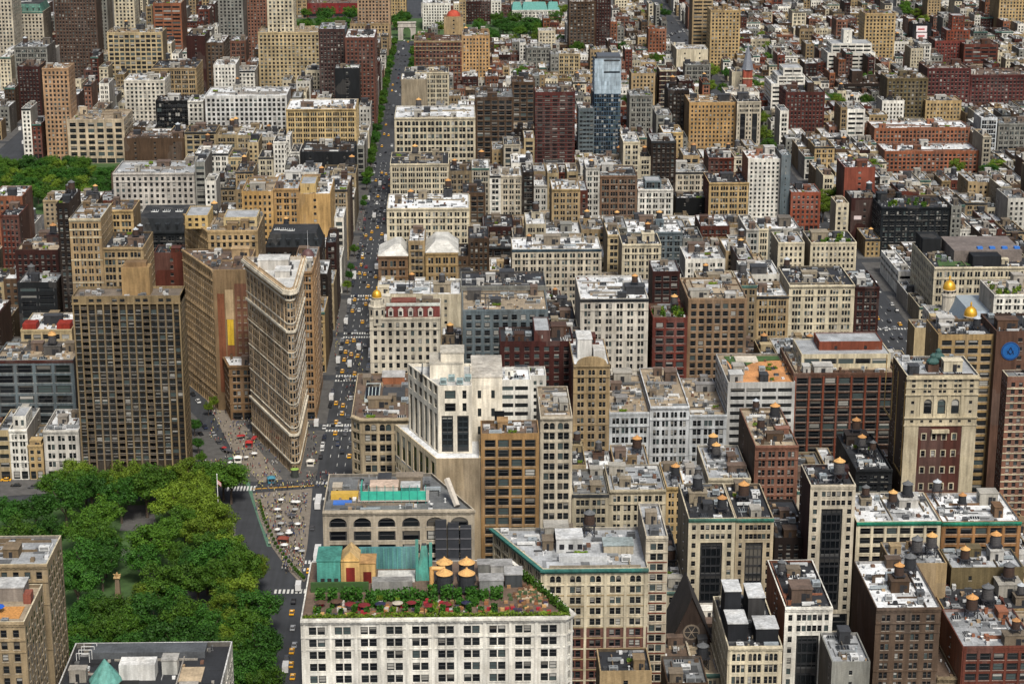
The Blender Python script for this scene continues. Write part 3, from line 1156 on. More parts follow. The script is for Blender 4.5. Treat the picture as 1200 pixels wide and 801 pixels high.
def spec(fp, z, wall, style, roof, label, modes=None, lm=None, name='loft_building', cat='building', yv=None, hand=True, **kw):
    S = dict(c=muted(kw.pop('c', None) or WALL[wall]), style=style)
    S['side'] = muted(WALL[kw.pop('side')]) if 'side' in kw else (mix(S['c'], muted(WALL['brown brick']), .6))
    S.update(kw)
    d = dict(fp=fp, z=z, wall=wall, roof=roof, label=label, modes=modes, lm=lm, name=name, cat=cat, yv=yv, hand=hand, S=S)
    SPECS.append(d)
    return d

def B(xl, xr, yt, D, dep, wall, style, roof, label, yv=None, modes=None, zmax=None, **kw):
    """A grid-aligned building measured in the photograph: front roof edge xl..xr at height yt, standing D metres south."""
    if yv is not None and D > 1000:
        while proj(0, D, 0)[1] < yv + 9:
            D -= 2.0
    x0, z = at(xl, yt, D)
    x1, _ = at(xr, yt, D)
    if modes is None:
        modes = ['f', 'p', '-', 'p']
        if x1 < -10:
            modes[1] = kw.pop('vis', 's' if kw.get('corner') else 'p')
        else:
            modes[3] = kw.pop('vis', 's' if kw.get('corner') else 'p')
    kw.pop('corner', None)
    return spec([(x0, D), (x1, D), (x1, D + dep), (x0, D + dep)], max(6.0, z), wall, style, roof, label, modes, yv=yv, **kw)

# ---- measured buildings -------------------------------------------------------------------------------------------
# nearest rows
_z230 = at(352, 725, 537)[1]
xa, xb = at(352, 725, 537)[0], at(671, 725, 537)[0]
spec([(xa, 537), (xb - 2.2, 537), (xb, 539.5), (xb - 17.1, 579), (xa, 579)], _z230, 'white brick', 'pair', 'brown',
     'white office block with a leafy bar terrace of red umbrellas on its roof', ['f', 'f', 'f', '-', 's'], lm='white block with the roof garden',
     name='office_building', fh=3.87, bw=7.15, ww=.62, wh=.64, pil=.28, grp=2, corn=1.0, tanks=0, hero=300, frame=(.05, .05, .05), dens=0, par=.8, key='garden')
# corner building north of the park and the low one beside it
xw = -124.5
spec([(-175, 539), (xw, 539), (xw, 566), (-175, 566)], 78, 'sandy stone', 'pair', 'beige',
     'brown and tan stone office tower with a timber roof deck beside the park', ['f', 's', '-', '-'], lm='tan tower with the timber deck', name='office_building',
     fh=3.7, bw=3.6, grp=1, ww=.5, corner=1, hero=160, tanks=0, dens=.6, key='deck', cap=WALL['cream stone'])
spec([(-175, 574), (xw, 574), (xw, 597), (-175, 597)], 81, 'sandy stone', 'pair', 'silver',
     'tan stone rear wing with a silver roof behind the timber deck tower', ['f', 's', '-', '-'], name='office_building', fh=3.7, bw=3.4, grp=1, ww=.5, hero=120, tanks=0, dens=1.0, cap=WALL['cream stone'])
spec([(-122.5, 545), (-73, 545), (-73, 598), (-122.5, 598)], 44, 'white brick', 'pair', 'tar',
     'low building with white parapet, dark roof and teal turret beside the park', ['f', 's', '-', '-'], lm='white-parapet building with the teal turret', name='office_building', tanks=0, dens=.7, key='turret', cap=(.72, .72, .7), par=1.6)
# the block with the copper scaffold and arcade behind the garden roof
xa = at(378, 598, 616)[0]
spec([(xa, 616), (at(556, 598, 616)[0], 616), (at(556, 598, 616)[0] - 14, 650), (xa, 650)], at(378, 598, 616)[1], 'sandy stone', 'grid', 'grey',
     'tan stone block with arcaded top floors and a turquoise scaffold box on its roof', ['f', 's', '-', 's'], lm='arcaded block with the turquoise scaffold',
     name='office_building', fh=4.6, bw=7.6, ww=.72, wh=.7, arch=1, hero=120, tanks=0, dens=3, c=lin((196, 184, 162)), key='scaffold', corn=.9, yv=645)
# the block with the green copper cornice on the slanting avenue
xa, z_ = at(636, 666, 616)
xb = at(760, 666, 616)[0]
spec([(xa, 616), (xb, 616), (xb, 652), (xa - 15.5, 652)], z_, 'cream stone', 'pair', 'silver',
     'cream and red office block with green copper cornice and arched top floors', ['f', 'p', '-', 'f'], lm='block with the green copper cornice', name='office_building',
     fh=3.9, bw=6.4, ww=.55, wh=.62, grp=2, pil=.35, arch=1, corn=1.3, cornc=(.055, .20, .17), hero=200, tanks=1, dens=1.3, belt=3, spandrel=WALL['sandy stone'], lowc=lin((112, 70, 60)), yv=770, key='lightroof')
B(757, 783, 628, 622, 30, 'pale limestone', 'pair', 'silver', 'narrow stone building striped with red brick beside the green-corniced block', yv=730, fh=3.6, bw=5.5, spandrel=WALL['red brick'], hero=40, name='apartment_building', corn=.6)
B(703, 764, 786, 552, 16, 'tan brick', 'blank', 'tar', 'blank tan box building with junk on its roof', name='office_building', dens=2, tanks=0, modes=['f', 'p', '-', 'p'])
B(853, 917, 757, 600, 40, 'cream stone', 'loft', 'tar', 'cream corner block with arched top windows and black machine houses', corner=1, fh=4.0, bw=5.0, arch=1, hero=90, dens=1.2, tanks=0, name='loft_building', lm='cream block with black machine houses', key='blackbox')
B(920, 976, 711, 616, 40, 'white brick', 'bays', 'tar', 'white loft with a tall black centre bay and arched attic', nb=1, hero=60, tanks=1, dens=1.5, lm='white loft with the black centre bay', side='orange brick', arch=1, fh=3.7)
B(1027, 1103, 712, 616, 40, 'brown brick', 'pair', 'white', 'brown brick loft with a stained white roof', bw=4.6, fh=3.6, ww=.55, hero=130, tanks=2, dens=1.6, side='brown brick', lm='brown loft with the white roof', corn=.6, c=lin((120, 100, 82)))
B(1128, 1215, 757, 612, 30, 'red brick', 'grid', 'silver', 'red brick loft with a yellow wall behind its grey roof', hero=80, tanks=2, dens=1.6, side='orange brick', lm='red loft under the yellow wall', c=lin((128, 72, 54)))
B(1106, 1215, 714, 648, 29, 'mustard stone', 'blank', 'tar', 'long yellow wall with black roof behind the red loft', name='loft_building', tanks=3, dens=1.5, side='red brick')
B(975, 1020, 775, 590, 22, 'grey stone', 'blank', 'silver', 'squat grey brick building with bare pale roof between two lofts', dens=1, tanks=0)
B(782, 830, 800, 590, 20, 'brown brick', 'blank', 'grey', 'low brown brick house beside the dark steep church', dens=1, tanks=0, name='house')
# street row with green cornices
B(807, 862, 607, 695, 36, 'cream stone', 'bays', 'tar', 'cream loft with a green cornice and one dark centre bay', nb=1, hero=70, cornc=(.06, .21, .15), tanks=2, dens=1.4, yv=705, lm='cream loft with the dark bay')
B(862.6, 907, 607, 695, 36, 'cream stone', 'bays', 'tar', 'cream loft twin with a green cornice and narrow dark bay', nb=1, hero=70, cornc=(.06, .21, .15), tanks=1, dens=1.4, yv=705, c=lin((196, 180, 148)))
B(908, 950, 630, 706, 40, 'dark brown brick', 'punch', 'tar', 'dark brown brick loft recessed between two pale lofts', tanks=0, dens=1, yv=690, c=lin((56, 44, 40)))
B(950, 1003, 568, 695, 22, 'pale limestone', 'bays', 'tar', 'tall limestone loft with a dark full-height bay and red party wall', nb=1, hero=80, tanks=1, dens=1.2, yv=740, side='maroon brick', lm='tall limestone loft with the dark bay', corn=.5)
B(1004, 1103, 611, 695, 30, 'cream stone', 'grid', 'white', 'cream loft with a bright green cornice and white roof', bw=5.2, fh=3.7, hero=90, cornc=(.03, .26, .16), tanks=3, dens=1.4, yv=650, lm='cream loft with the bright green cornice', corn=.9)
B(1104, 1197, 611, 695, 30, 'mustard stone', 'grid', 'white', 'ochre loft with a bright green cornice and wide windows', bw=6, fh=3.7, hero=70, cornc=(.03, .26, .16), tanks=2, dens=1.4, yv=640, corn=.9, c=lin((172, 128, 74)))
B(1045, 1110, 660, 660, 20, 'tan brick', 'blank', 'silver', 'low tan back building with a ribbed parapet among lofts', tanks=2, dens=1.6)
B(1115, 1200, 665, 668, 18, 'olive brick', 'blank', 'silver', 'low olive building with a pale roof and two tanks', tanks=2, dens=1.3)
# 24th to 23rd street
B(1063, 1148, 440, 774, 27, 'cream stone', 'tower', 'silver', 'cream stone lodge hall tower with three tall arched windows and red brick panel', side='brown brick', name='lodge_tower', tanks=0, dens=.8, yv=580, lm='cream lodge tower', key='lodge', corn=.7, modes=['x', '-', '-', 'p'], fh=3.6)
B(1100, 1167, 392, 838, 24, 'mustard stone', 'band', 'tar', 'ochre office slab with stacked dark window bays behind the lodge tower', tanks=1, yv=590, fh=3.6, bw=6.2, ww=.75, wh=.62, hero=60, name='office_building')
B(1168, 1225, 388, 834, 28, 'brown brick', 'blank', 'tar', 'brown brick tower with a round blue compass emblem near its top', yv=585, tanks=0, key='emblem', name='office_building', lm='brown tower with the blue emblem', c=lin((124, 92, 74)))
B(1181, 1240, 441, 774, 9, 'pink brick', 'punch', 'grey', 'pink brick apartment tower with pale window grid', corner=1, fh=3.1, bw=2.9, hero=120, yv=600, name='apartment_building', trim=WALL['cream stone'], belt=1)
B(930, 1050, 437, 868, 40, 'red brick', 'grid', 'beige', 'red pier and glass apartment block with stepped cream terraces', fh=3.7, bw=6.0, ww=.82, wh=.78, pil=.5, pilc=WALL['red brick'], c=lin((124, 92, 74)), hero=120, tanks=0, yv=510, lm='red pier apartment block', name='apartment_building',
  tiers=[(.1, 1, .25, .9, 5.5, 'cream stone', 'band'), (.3, .95, .45, .85, 9, 'red brick', 'blank')], corner=1)
B(853, 932, 448, 866, 44, 'white brick', 'band', 'beige', 'white block with a tan deck and lawn on its roof', tanks=0, dens=.5, corner=1, yv=480, lm='white block with the roof lawn', key='roofdeck', fh=3.6, par=.9, c=lin((196, 196, 192)))
B(714, 762, 483, 866, 56, 'white brick', 'pair', 'beige', 'white iron-front wing with broad upper windows', fh=4.4, ww=.74, hero=40, tanks=0, dens=1.2, yv=520, corn=.5, name='iron_front_building', c=lin((205, 210, 212)))
B(762, 808, 476, 865, 58, 'white brick', 'pair', 'beige', 'white iron-front pavilion with a high centre attic', fh=4.3, ww=.7, arch=1, hero=40, tanks=0, dens=.8, yv=540, corn=.8, lm='white iron-front pavilion', name='iron_front_building', c=lin((212, 216, 218)))
B(808, 852, 486, 866, 54, 'white brick', 'pair', 'beige', 'white iron-front end wing with arched lower windows', fh=4.4, ww=.72, hero=40, tanks=0, dens=1.2, yv=520, corn=.5, name='iron_front_building', c=lin((200, 205, 207)))
B(672, 715, 427, 866, 40, 'tan brick', 'pair', 'white', 'slim tan tower with a broad arched gable and red party wall', fh=3.75, bw=5.0, ww=.6, hero=90, tanks=0, side='red brick', yv=508, lm='slim tan gabled tower', arch=1, corn=.8, name='office_building', key='gable')
B(586, 672, 400, 902, 24, 'dark brown brick', 'punch', 'tar', 'big dark brown brick block with bare stepped back walls', tanks=0, yv=470, bw=4.5, lm='big dark brown block', c=lin((96, 50, 44)), name='apartment_building', tiers=[(.45, .7, 0, 1, 5, 'maroon brick', 'blank')])
B(600, 640, 440, 880, 14, 'white brick', 'punch', 'white', 'white stepped back wing before the dark brown block', tanks=0, yv=470, name='apartment_building', corn=0)
B(563.5, 632, 508, 698, 15, 'mustard stone', 'grid', 'brown', 'gold-tan office block with large black windows', fh=3.75, bw=5.4, ww=.8, wh=.74, pil=.2, hero=80, tanks=0, yv=592, lm='gold-tan office block', name='office_building', c=lin((178, 142, 86)), corn=0, dens=1.6)
B(633, 671, 488, 775, 40, 'pale limestone', 'loft', 'beige', 'limestone loft with arched top window beside the gold-tan block', fh=4.2, bw=6.5, grp=2, arch=1, hero=40, tanks=0, yv=560, corn=1.0, dens=1)
B(583, 622, 445, 820, 18, 'white brick', 'band', 'white', 'low white wing with ribbon windows behind the white tower', tanks=0, yv=480, corn=0)
# limestone corner block and the white modern tower on the slanting avenue
xa, z_ = at(411, 490, 774)
spec([(xa + 4, 774), (at(480, 490, 774)[0], 774), (at(480, 490, 774)[0], 834), (xa, 834), (xa, 779)], z_, 'cream stone', 'loft', 'brown',
     'cream stone corner block with a heavy cornice and long glass skylight', ['f', '-', '-', 's', 'f'], lm='cream corner block with the glass skylight', name='office_building',
     fh=4.2, bw=6.2, grp=2, arch=1, corn=1.3, hero=80, tanks=0, dens=.8, yv=560, key='skylight', c=lin((196, 178, 144)))
xa, z_ = at(511, 537, 697)
xb = at(563, 537, 697)[0]
_pb = on(463, 497, z_)
spec([(xa, 697), (xb, 697), (xb, _pb[1]), _pb], z_, 'buff brick', 'blank', 'white', 'buff stone podium with a blank front below the white modern tower', ['-', 'p', '-', 'x'], name='office_building', yv=590, c=lin((236, 216, 176)), tanks=0, key='podium', dens=0, lm='buff podium')
B(885, 936, 522, 774, 48, 'pink brick', 'pair', 'beige', 'pinkish brick loft with white window frames and crowded roof', yv=556, tanks=3, dens=2, hero=40, side='brown brick', lm='pinkish loft with the crowded roof')
B(1003, 1046, 550, 774, 44, 'charcoal', 'pair', 'tar', 'black-roofed loft beside the lodge tower', yv=575, tanks=3, dens=2, side='dark brown brick')
B(830, 880, 560, 776, 40, 'cream stone', 'pair', 'silver', 'cream loft with a white roof and tank frames before the pinkish loft', yv=575, tanks=2, dens=1.6)
# middle left
B(-4, 10, 504, 866, 30, 'buff brick', 'band', 'silver', 'cream walk-up with open ribbon balconies beside the park', yv=552, tanks=0, hero=10, name='house')
B(10, 31.5, 503, 866, 30, 'white brick', 'pair', 'silver', 'cream walk-up with a white penthouse house on its roof', yv=552, tanks=0, hero=30, fh=3.3, tiers=[(.1, .95, .1, .6, 5, 'white brick', 'punch')], name='walk_up_house')
B(31.8, 50, 521, 866, 28, 'yellow brick', 'row', 'grey', 'yellow four-storey walk-up with an orange awning', yv=550, tanks=0, hero=20, fh=3.3, bw=2.6, name='walk_up_house', corn=.6)
B(50.3, 92, 504, 866, 30, 'white brick', 'pair', 'white', 'white walk-up with four rows of paired windows and roof shed', yv=552, tanks=0, hero=50, fh=3.6, bw=4.4, name='walk_up_house', c=lin((208, 204, 194)))
B(-8, 86, 422, 899, 30, 'blue-grey', 'grid', 'beige', 'blue-grey grid block with a busy roof garden and brown top band', yv=490, tanks=2, hero=60, fh=4.6, bw=8.5, ww=.82, wh=.72, lm='blue-grey grid block', name='apartment_building', cornc=WALL['maroon brick'], corn=.5, dens=1.8)
B(24, 84, 386, 955, 30, 'buff brick', 'grid', 'white', 'white-roofed low block with two red roof houses', yv=408, tanks=0, dens=.8, corn=.5, key='redhouses')
B(20, 66, 331, 1010, 20, 'charcoal', 'band', 'silver', 'low green-glass penthouse block with a pale flat roof', yv=352, tanks=1, dens=1)
B(17, 68, 293, 1048, 26, 'maroon brick', 'punch', 'beige', 'dark red and grey block with rows of small round-headed windows', yv=322, tanks=1, arch=(0, 1, 2, 3), bw=3.2, dens=1.4)
B(0, 22, 252, 1102, 26, 'red brick', 'row', 'tar', 'bright red brick row house with blue roof clutter', yv=280, tanks=0)
B(-10, 26, 230, 1132, 28, 'orange brick', 'punch', 'white', 'orange brick block with white window surrounds and chimneys', yv=250, tanks=0, name='apartment_building')
B(66, 81, 238, 1002, 32, 'dark brown brick', 'punch', 'tar', 'tall thin dark brown back wall next to the tan banded tower', yv=360, tanks=1, name='apartment_building')
B(80.5, 118, 256, 1000, 34, 'buff brick', 'pair', 'silver', 'tan tower with cream belts and tall paired windows', yv=340, tanks=0, hero=60, fh=3.9, bw=4.0, corner=1, belt=3, trim=WALL['cream stone'], lm='tan belted tower', name='office_building', c=lin((182, 156, 112)))
B(118.5, 168, 290, 1002, 34, 'tan brick', 'loft', 'tar', 'tan lower wing with two wooden tanks beside the belted tower', yv=330, tanks=2, fh=3.9, corner=1, hero=40)
B(125, 156, 246, 1042, 24, 'yellow brick', 'loft', 'brown', 'yellow gabled tower behind the tan lower wing', yv=275, tanks=0, fh=3.9, corn=.8)
B(155, 226, 272, 1102, 40, 'charcoal', 'pair', 'tar', 'black mansard block with dormers and white skylights', yv=300, tanks=0, dens=1.6, c=lin((50, 56, 60)), key='mansard', lm='black mansard block')
B(180, 221, 296, 1062, 18, 'red brick', 'blank', 'tar', 'red brick back building with a pale gable end', yv=310, tanks=0)
B(132, 228, 203, 1300, 40, 'pale limestone', 'tower', 'silver', 'long white hotel block with arched lower windows', yv=245, tanks=0, fh=3.9, bw=3.6, ww=.5, lm='long white hotel block', name='hotel', c=lin((204, 198, 188)), corn=.8)
B(228, 240, 190, 1296, 40, 'grey stone', 'band', 'silver', 'grey slab with ribbon balconies at the end of the white hotel', yv=235, tanks=0)
B(240, 253, 212, 1290, 24, 'white brick', 'punch', 'white', 'small white building with black windows by the white hotel', yv=235, tanks=0)
# wedge between the two avenues
xa, z_ = at(249, 316, 962)
xb = at(290, 316, 962)[0]
spec([(xa, 962), (xb, 962), (xb, 1004), (xa - 20, 1004)], z_, 'buff brick', 'tower', 'brown', 'tan office wedge with a yellow and brown painted advertisement on its blank wall', ['-', '-', '-', 'f'], lm='tan wedge with the painted wall', yv=440, name='office_building', key='mural', fh=3.7, bw=3.0, c=lin((196, 166, 118)), tanks=0, hero=80)
xa, z_ = at(243, 270, 1023)
xb = at(302, 270, 1023)[0]
spec([(xa, 1023), (xb, 1023), (xb, 1062), (xa - 17, 1062)], z_, 'buff brick', 'tower', 'beige', 'tall yellow-tan office block with roof pavilions behind the painted wall', ['f', 'p', '-', 'f'], yv=312, name='office_building', fh=3.8, bw=2.9, belt=4, tanks=1, lm='tall yellow-tan block', tiers=[(.1, .4, .2, .8, 6, 'yellow brick', 'punch'), (.55, .98, .3, .8, 4, 'buff brick', 'band')], c=lin((196, 168, 118)))
xa, z_ = at(268, 428, 946)
spec([(xa, 946), (at(298, 428, 946)[0], 946), (at(298, 428, 946)[0], 961), (xa - 4, 961)], z_, 'tan brick', 'pair', 'white', 'small tan corner building with a white roof at the prow of the block', ['f', '-', '-', 'f'], yv=478, tanks=0, hero=40, lm='small tan corner building', c=lin((156, 124, 84)))
B(290, 330, 330, 975, 28, 'dark brown brick', 'punch', 'tar', 'brown brick rear block behind the wedge-shaped tower', yv=360, tanks=1)
B(352, 366, 318, 946, 28, 'tan brick', 'loft', 'beige', 'slim tan loft with a white stepped side beside the wedge-shaped tower', yv=400, tanks=0, modes=['f', 's', '-', '-'], hero=30, c=lin((188, 150, 100)))
B(345, 370, 305, 976, 28, 'brown brick', 'loft', 'silver', 'brown loft with a purple-brown corner dome on the avenue', yv=320, tanks=0, modes=['f', 's', '-', '-'], key='plumdome', lm='loft with the plum dome', c=lin((168, 140, 110)))
B(310, 377, 290, 1104, 30, 'dark brown brick', 'punch', 'tar', 'dark brown avenue block under a black mansard roof', yv=302, tanks=1, key='mansard', modes=['f', 's', '-', '-'], lm='brown block with black mansard')
B(283, 320, 224, 1182, 40, 'yellow brick', 'punch', 'beige', 'yellow brick loft with grid windows and a pale roof', yv=256, tanks=0, fh=3.6, c=lin((206, 166, 92)))
B(320.3, 350, 221, 1182, 40, 'yellow brick', 'pair', 'silver', 'yellow loft with paired dark windows and skylights', yv=258, tanks=0, fh=3.7, c=lin((198, 158, 90)))
B(350.3, 387, 227, 1182, 44, 'yellow brick', 'blank', 'white', 'blank yellow avenue block with long west front of windows', yv=262, tanks=0, modes=['f', 's', '-', '-'], lm='blank yellow avenue block', c=lin((206, 168, 98)), tiers=[(0, .55, .1, .6, 5, 'yellow brick', 'blank')])
# west side of the avenue
xa = at(433, 368, 946)[0]
B(433, 516, 372, 946, 34, 'white brick', 'tower', 'brown', 'white corner building with a small gold dome and red mansard dormers', yv=432, tanks=0, name='corner_building', key='golddome', lm='gold-domed white corner building', fh=4.1, bw=3.6, ww=.46, hero=90, modes=['f', '-', '-', 's'], dens=1, c=lin((214, 206, 186)), corn=.6)
B(441, 540, 345, 1024, 28, 'cream stone', 'blank', 'white', 'flat white-roofed block with a green trimmed parapet', yv=355, tanks=2, dens=1.4, cornc=(.12, .25, .2))
B(443, 478, 300, 1102, 26, 'brown brick', 'pair', 'white', 'brown loft under a steep white gable roof', yv=322, tanks=0, key='whitegable', dens=0, fh=5, c=lin((150, 118, 82)))
B(478.5, 498, 282, 1106, 30, 'tan brick', 'loft', 'white', 'tan loft with tall dark windows between the white gables', yv=322, tanks=0, dens=.5, corn=.2)
B(498.5, 537, 296, 1102, 30, 'mustard stone', 'pair', 'white', 'ochre loft with a black garage door and pale gabled roof', yv=325, tanks=0, key='whitegable', fh=5, dens=0)
B(453, 550, 244, 1182, 40, 'cream stone', 'pair', 'white', 'long cream block with a band of paired attic windows', yv=270, tanks=2, fh=4.2, corn=.7, modes=['f', 'p', '-', 's'], lm='long cream block')
B(457, 526, 192, 1340, 40, 'cream stone', 'loft', 'tar', 'cream loft block with orange tank on its black roof', yv=226, tanks=1, modes=['f', 'p', '-', 's'], fh=3.9)
B(462, 557, 138, 1420, 48, 'cream stone', 'loft', 'white', 'large cream block with a top arcade of wide arches', yv=186, tanks=1, arch=1, fh=4.4, bw=5.6, grp=2, modes=['f', 'p', '-', 's'], lm='large arcaded cream block', corn=.9)
B(470, 500, 93, 1700, 30, 'cream stone', 'blank', 'white', 'blank pale party wall beside the arcaded cream loft', yv=126, tanks=0, modes=['-', 'p', '-', 's'])
B(474, 526, 85, 1760, 30, 'cream stone', 'loft', 'tar', 'cream loft with dark eaves and three round arches', yv=112, tanks=0, arch=1, modes=['f', 'p', '-', '-'])
B(557, 602, 114, 1500, 46, 'brown brick', 'grid', 'grey', 'brown grid apartment block with a pale side', yv=148, tanks=1, name='apartment_building')
B(485, 541, 48, 1905, 40, 'maroon brick', 'tower', 'brown', 'big red-brown apartment house with stone bands', yv=84, tanks=1, belt=2, trim=WALL['sandy stone'], name='apartment_building', c=lin((130, 84, 66)), lm='red-brown banded apartment house')
B(541, 574, 42, 1905, 40, 'yellow brick', 'punch', 'beige', 'yellow apartment tower beside the red-brown apartment house', yv=80, tanks=1, name='apartment_building', c=lin((204, 164, 104)))
B(520, 543, 20, 2120, 20, 'tan brick', 'blank', 'brown', 'tan church hall carrying a red tiled dome near the square', yv=40, tanks=0, key='reddome', name='church_hall')
B(495, 528, 4, 2440, 40, 'white brick', 'punch', 'white', 'white apartment slab south of the far square', yv=26, tanks=0, name='apartment_building')
B(455, 476, -6, 2440, 30, 'yellow brick', 'punch', 'beige', 'yellow apartment slab beyond the marble arch', yv=20, tanks=0, name='apartment_building')
B(538, 546, 0, 2420, 10, 'tan brick', 'punch', 'brown', 'slender tan bell tower beyond the square', yv=22, tanks=0, name='bell_tower')
B(545, 575, 2, 2440, 30, 'maroon brick', 'punch', 'brown', 'dark red campus block beyond the square', yv=20, tanks=0, name='campus_building')
B(360, 421, 4, 2420, 60, 'red brick', 'blank', 'brown', 'red cube library beyond the square trees', yv=10, tanks=0, name='library', lm='red cube library', c=lin((150, 50, 50)))
# east side of the avenue, farther
B(335, 417, 128, 1498, 44, 'yellow brick', 'loft', 'white', 'yellow-cream avenue loft with a deep tan cornice', yv=160, tanks=0, modes=['f', 's', '-', '-'], lm='yellow-cream avenue loft', c=lin((212, 186, 128)), cornc=WALL['tan brick'], corn=.9, fh=4)
B(240, 336, 112, 1560, 40, 'white brick', 'grid', 'white', 'long white apartment block with black framed windows', yv=145, tanks=1, fh=3.6, bw=3.6, ww=.6, name='apartment_building', c=lin((214, 214, 210)), lm='long white apartment block')
B(145, 193, 94, 1660, 34, 'white brick', 'tower', 'white', 'bright white loft building with a notched corner', yv=140, tanks=0, corner=1, lm='bright white loft', c=lin((220, 214, 198)))
B(182, 222, 118, 1600, 26, 'black metal', 'glass', 'tar', 'black glass cube beside the bright white loft', yv=146, tanks=0, c=(.015, .017, .02), name='glass_building')
B(78, 145, 140, 1588, 44, 'buff brick', 'grid', 'beige', 'beige block with large blue-grey windows and a flat roof', yv=180, tanks=0, fh=5, bw=7, ww=.7, corner=1, c=lin((204, 186, 156)), lm='beige block by the square')
B(49, 80, 80, 1590, 26, 'tan brick', 'tower', 'beige', 'slim tan tower with a long side front by the square', yv=178, tanks=0, corner=1, name='office_tower', lm='slim tan tower', fh=3.5, bw=3.2, c=lin((196, 158, 116)), modes=['f', 's', '-', 's'])
B(145, 217, 162, 1500, 30, 'brown brick', 'blank', 'brown', 'brown brick hall with a broad bare brown roof', yv=192, tanks=1, name='hall')
B(335, 340, 160, 1420, 20, 'white brick', 'punch', 'white', 'narrow white house front among dark roofs', yv=200, tanks=0, name='house')
B(320, 338, 166, 1420, 24, 'white brick', 'row', 'tar', 'slim white walk-up with three columns of windows', yv=200, tanks=0, name='walk_up_house')
B(352, 415, 178, 1424, 40, 'charcoal', 'blank', 'tar', 'black-roofed avenue building with red back wall', yv=190, tanks=1, modes=['f', 's', '-', '-'])
B(404, 439, 44, 1668, 50, 'brown brick', 'punch', 'white', 'tall red-brown apartment slab on the avenue', yv=110, tanks=1, modes=['f', 's', '-', '-'], name='apartment_tower', lm='tall red-brown avenue slab', c=lin((128, 84, 68)))
B(373, 404, 34, 1690, 40, 'blue-grey', 'punch', 'silver', 'brown apartment tower with a blue glass flank', yv=90, tanks=0, name='apartment_tower', side='blue-grey', c=lin((96, 72, 68)))
B(392, 421, 80, 1640, 20, 'charcoal', 'blank', 'silver', 'charcoal box with rooftop cooling plant', yv=108, tanks=0, dens=2)
B(312, 343, -20, 1800, 30, 'cream stone', 'tower', 'beige', 'stepped cream apartment tower rising over the trees', yv=66, tanks=0, name='apartment_tower', lm='stepped cream tower', modes=['f', 's', '-', 's'])
B(302, 375, 38, 1790, 40, 'buff brick', 'tower', 'beige', 'broad cream base of the stepped apartment tower', yv=70, tanks=1, name='apartment_building')
B(418, 456, -30, 2090, 36, 'tan brick', 'tower', 'brown', 'tall stepped tan tower at the foot of the avenue', yv=36, tanks=1, name='apartment_tower', modes=['f', 's', '-', 's'], lm='tall stepped tan tower', c=lin((186, 156, 122)))
B(410, 456, 28, 2080, 44, 'tan brick', 'tower', 'brown', 'stepped tan shoulder below the tall avenue tower', yv=45, tanks=0, name='apartment_building', modes=['f', 's', '-', 's'])
B(60, 110, -40, 1960, 40, 'brown brick', 'punch', 'brown', 'broad brown apartment slab reaching the skyline', yv=52, tanks=0, name='apartment_tower', lm='broad brown slab', c=lin((112, 90, 76)))
B(110, 124, -20, 1990, 30, 'grey stone', 'punch', 'tar', 'dark grey slab beside the broad brown slab', yv=34, tanks=0, name='apartment_tower')
B(132, 156, -20, 2020, 30, 'cream stone', 'tower', 'beige', 'cream grid tower beside a pink slab', yv=34, tanks=0, name='apartment_tower', vis='s')
B(14, 50, 14, 1960, 40, 'pale limestone', 'tower', 'tar', 'white colonnaded block with green mansard roof', yv=42, tanks=0, key='mansard', cornc=(.1, .25, .2))
B(-10, 13, -10, 1900, 40, 'pale limestone', 'tower', 'beige', 'pale limestone office tower in the far row', yv=46, tanks=0, name='office_tower', vis='s')
B(179, 212, 4, 1990, 40, 'orange brick', 'band', 'beige', 'orange block with a broad beige attic and dark glass', yv=20, tanks=0)
B(255, 284, -10, 2000, 40, 'grey stone', 'tower', 'tar', 'dark grey slab with a pale flank', yv=32, tanks=0, name='apartment_tower')
B(284, 312, -10, 2040, 40, 'pink brick', 'punch', 'brown', 'pink-brown apartment slab behind the grey slab', yv=30, tanks=0, name='apartment_tower')
B(125, 190, 38, 1850, 30, 'buff brick', 'grid', 'beige', 'low buff studio block with arched bays', yv=52, tanks=1)
B(218, 240, 42, 1900, 40, 'maroon brick', 'blank', 'tar', 'dark red back wall under a black roof', yv=55, tanks=0)
B(177, 230, 80, 1700, 46, 'tan brick', 'loft', 'tar', 'tan loft with a long ribbed side on the side street', yv=95, tanks=2, corner=1)
B(241, 262, 50, 1760, 46, 'brown brick', 'punch', 'white', 'brown brick loft with a long red side', yv=75, tanks=0, corner=1)
B(250, 276, 76, 1700, 30, 'white brick', 'punch', 'white', 'small white corner apartment house', yv=106, tanks=0, name='apartment_building')
B(16, 55, 55, 1840, 40, 'grey stone', 'loft', 'silver', 'grey colonnaded loft with a turquoise roof tarpaulin', yv=78, tanks=1)
B(20, 46, 78, 1760, 30, 'maroon brick', 'punch', 'brown', 'dark red side-street block near the slim tan tower', yv=112, tanks=0)
# right of centre, middle distance
B(680, 760, 350, 946, 44, 'white brick', 'pair', 'white', 'white brick office block with paired windows and black roof hoods', fh=3.7, bw=4.9, ww=.56, hero=120, tanks=1, yv=442, lm='white brick office block', corn=.9, cornc=(.04, .045, .05), c=lin((216, 210, 196)))
B(765, 806, 372, 946, 26, 'maroon brick', 'grid', 'brown', 'maroon brick block with glass bays and roof garden', fh=3.8, bw=6, ww=.72, tanks=1, yv=412, hero=30, c=lin((132, 68, 54)), key='garden2')
B(806.5, 876, 350, 948, 40, 'sandy stone', 'grid', 'beige', 'tan block with a row of metal fans on its roof', fh=3.6, bw=3.6, ww=.66, tanks=0, yv=412, hero=80, lm='tan block with the roof fans', dens=2, c=lin((160, 132, 100)))
B(640, 682, 395, 925, 18, 'charcoal', 'blank', 'tar', 'low charcoal roof plant beside the white office block', yv=412, tanks=0, dens=2)
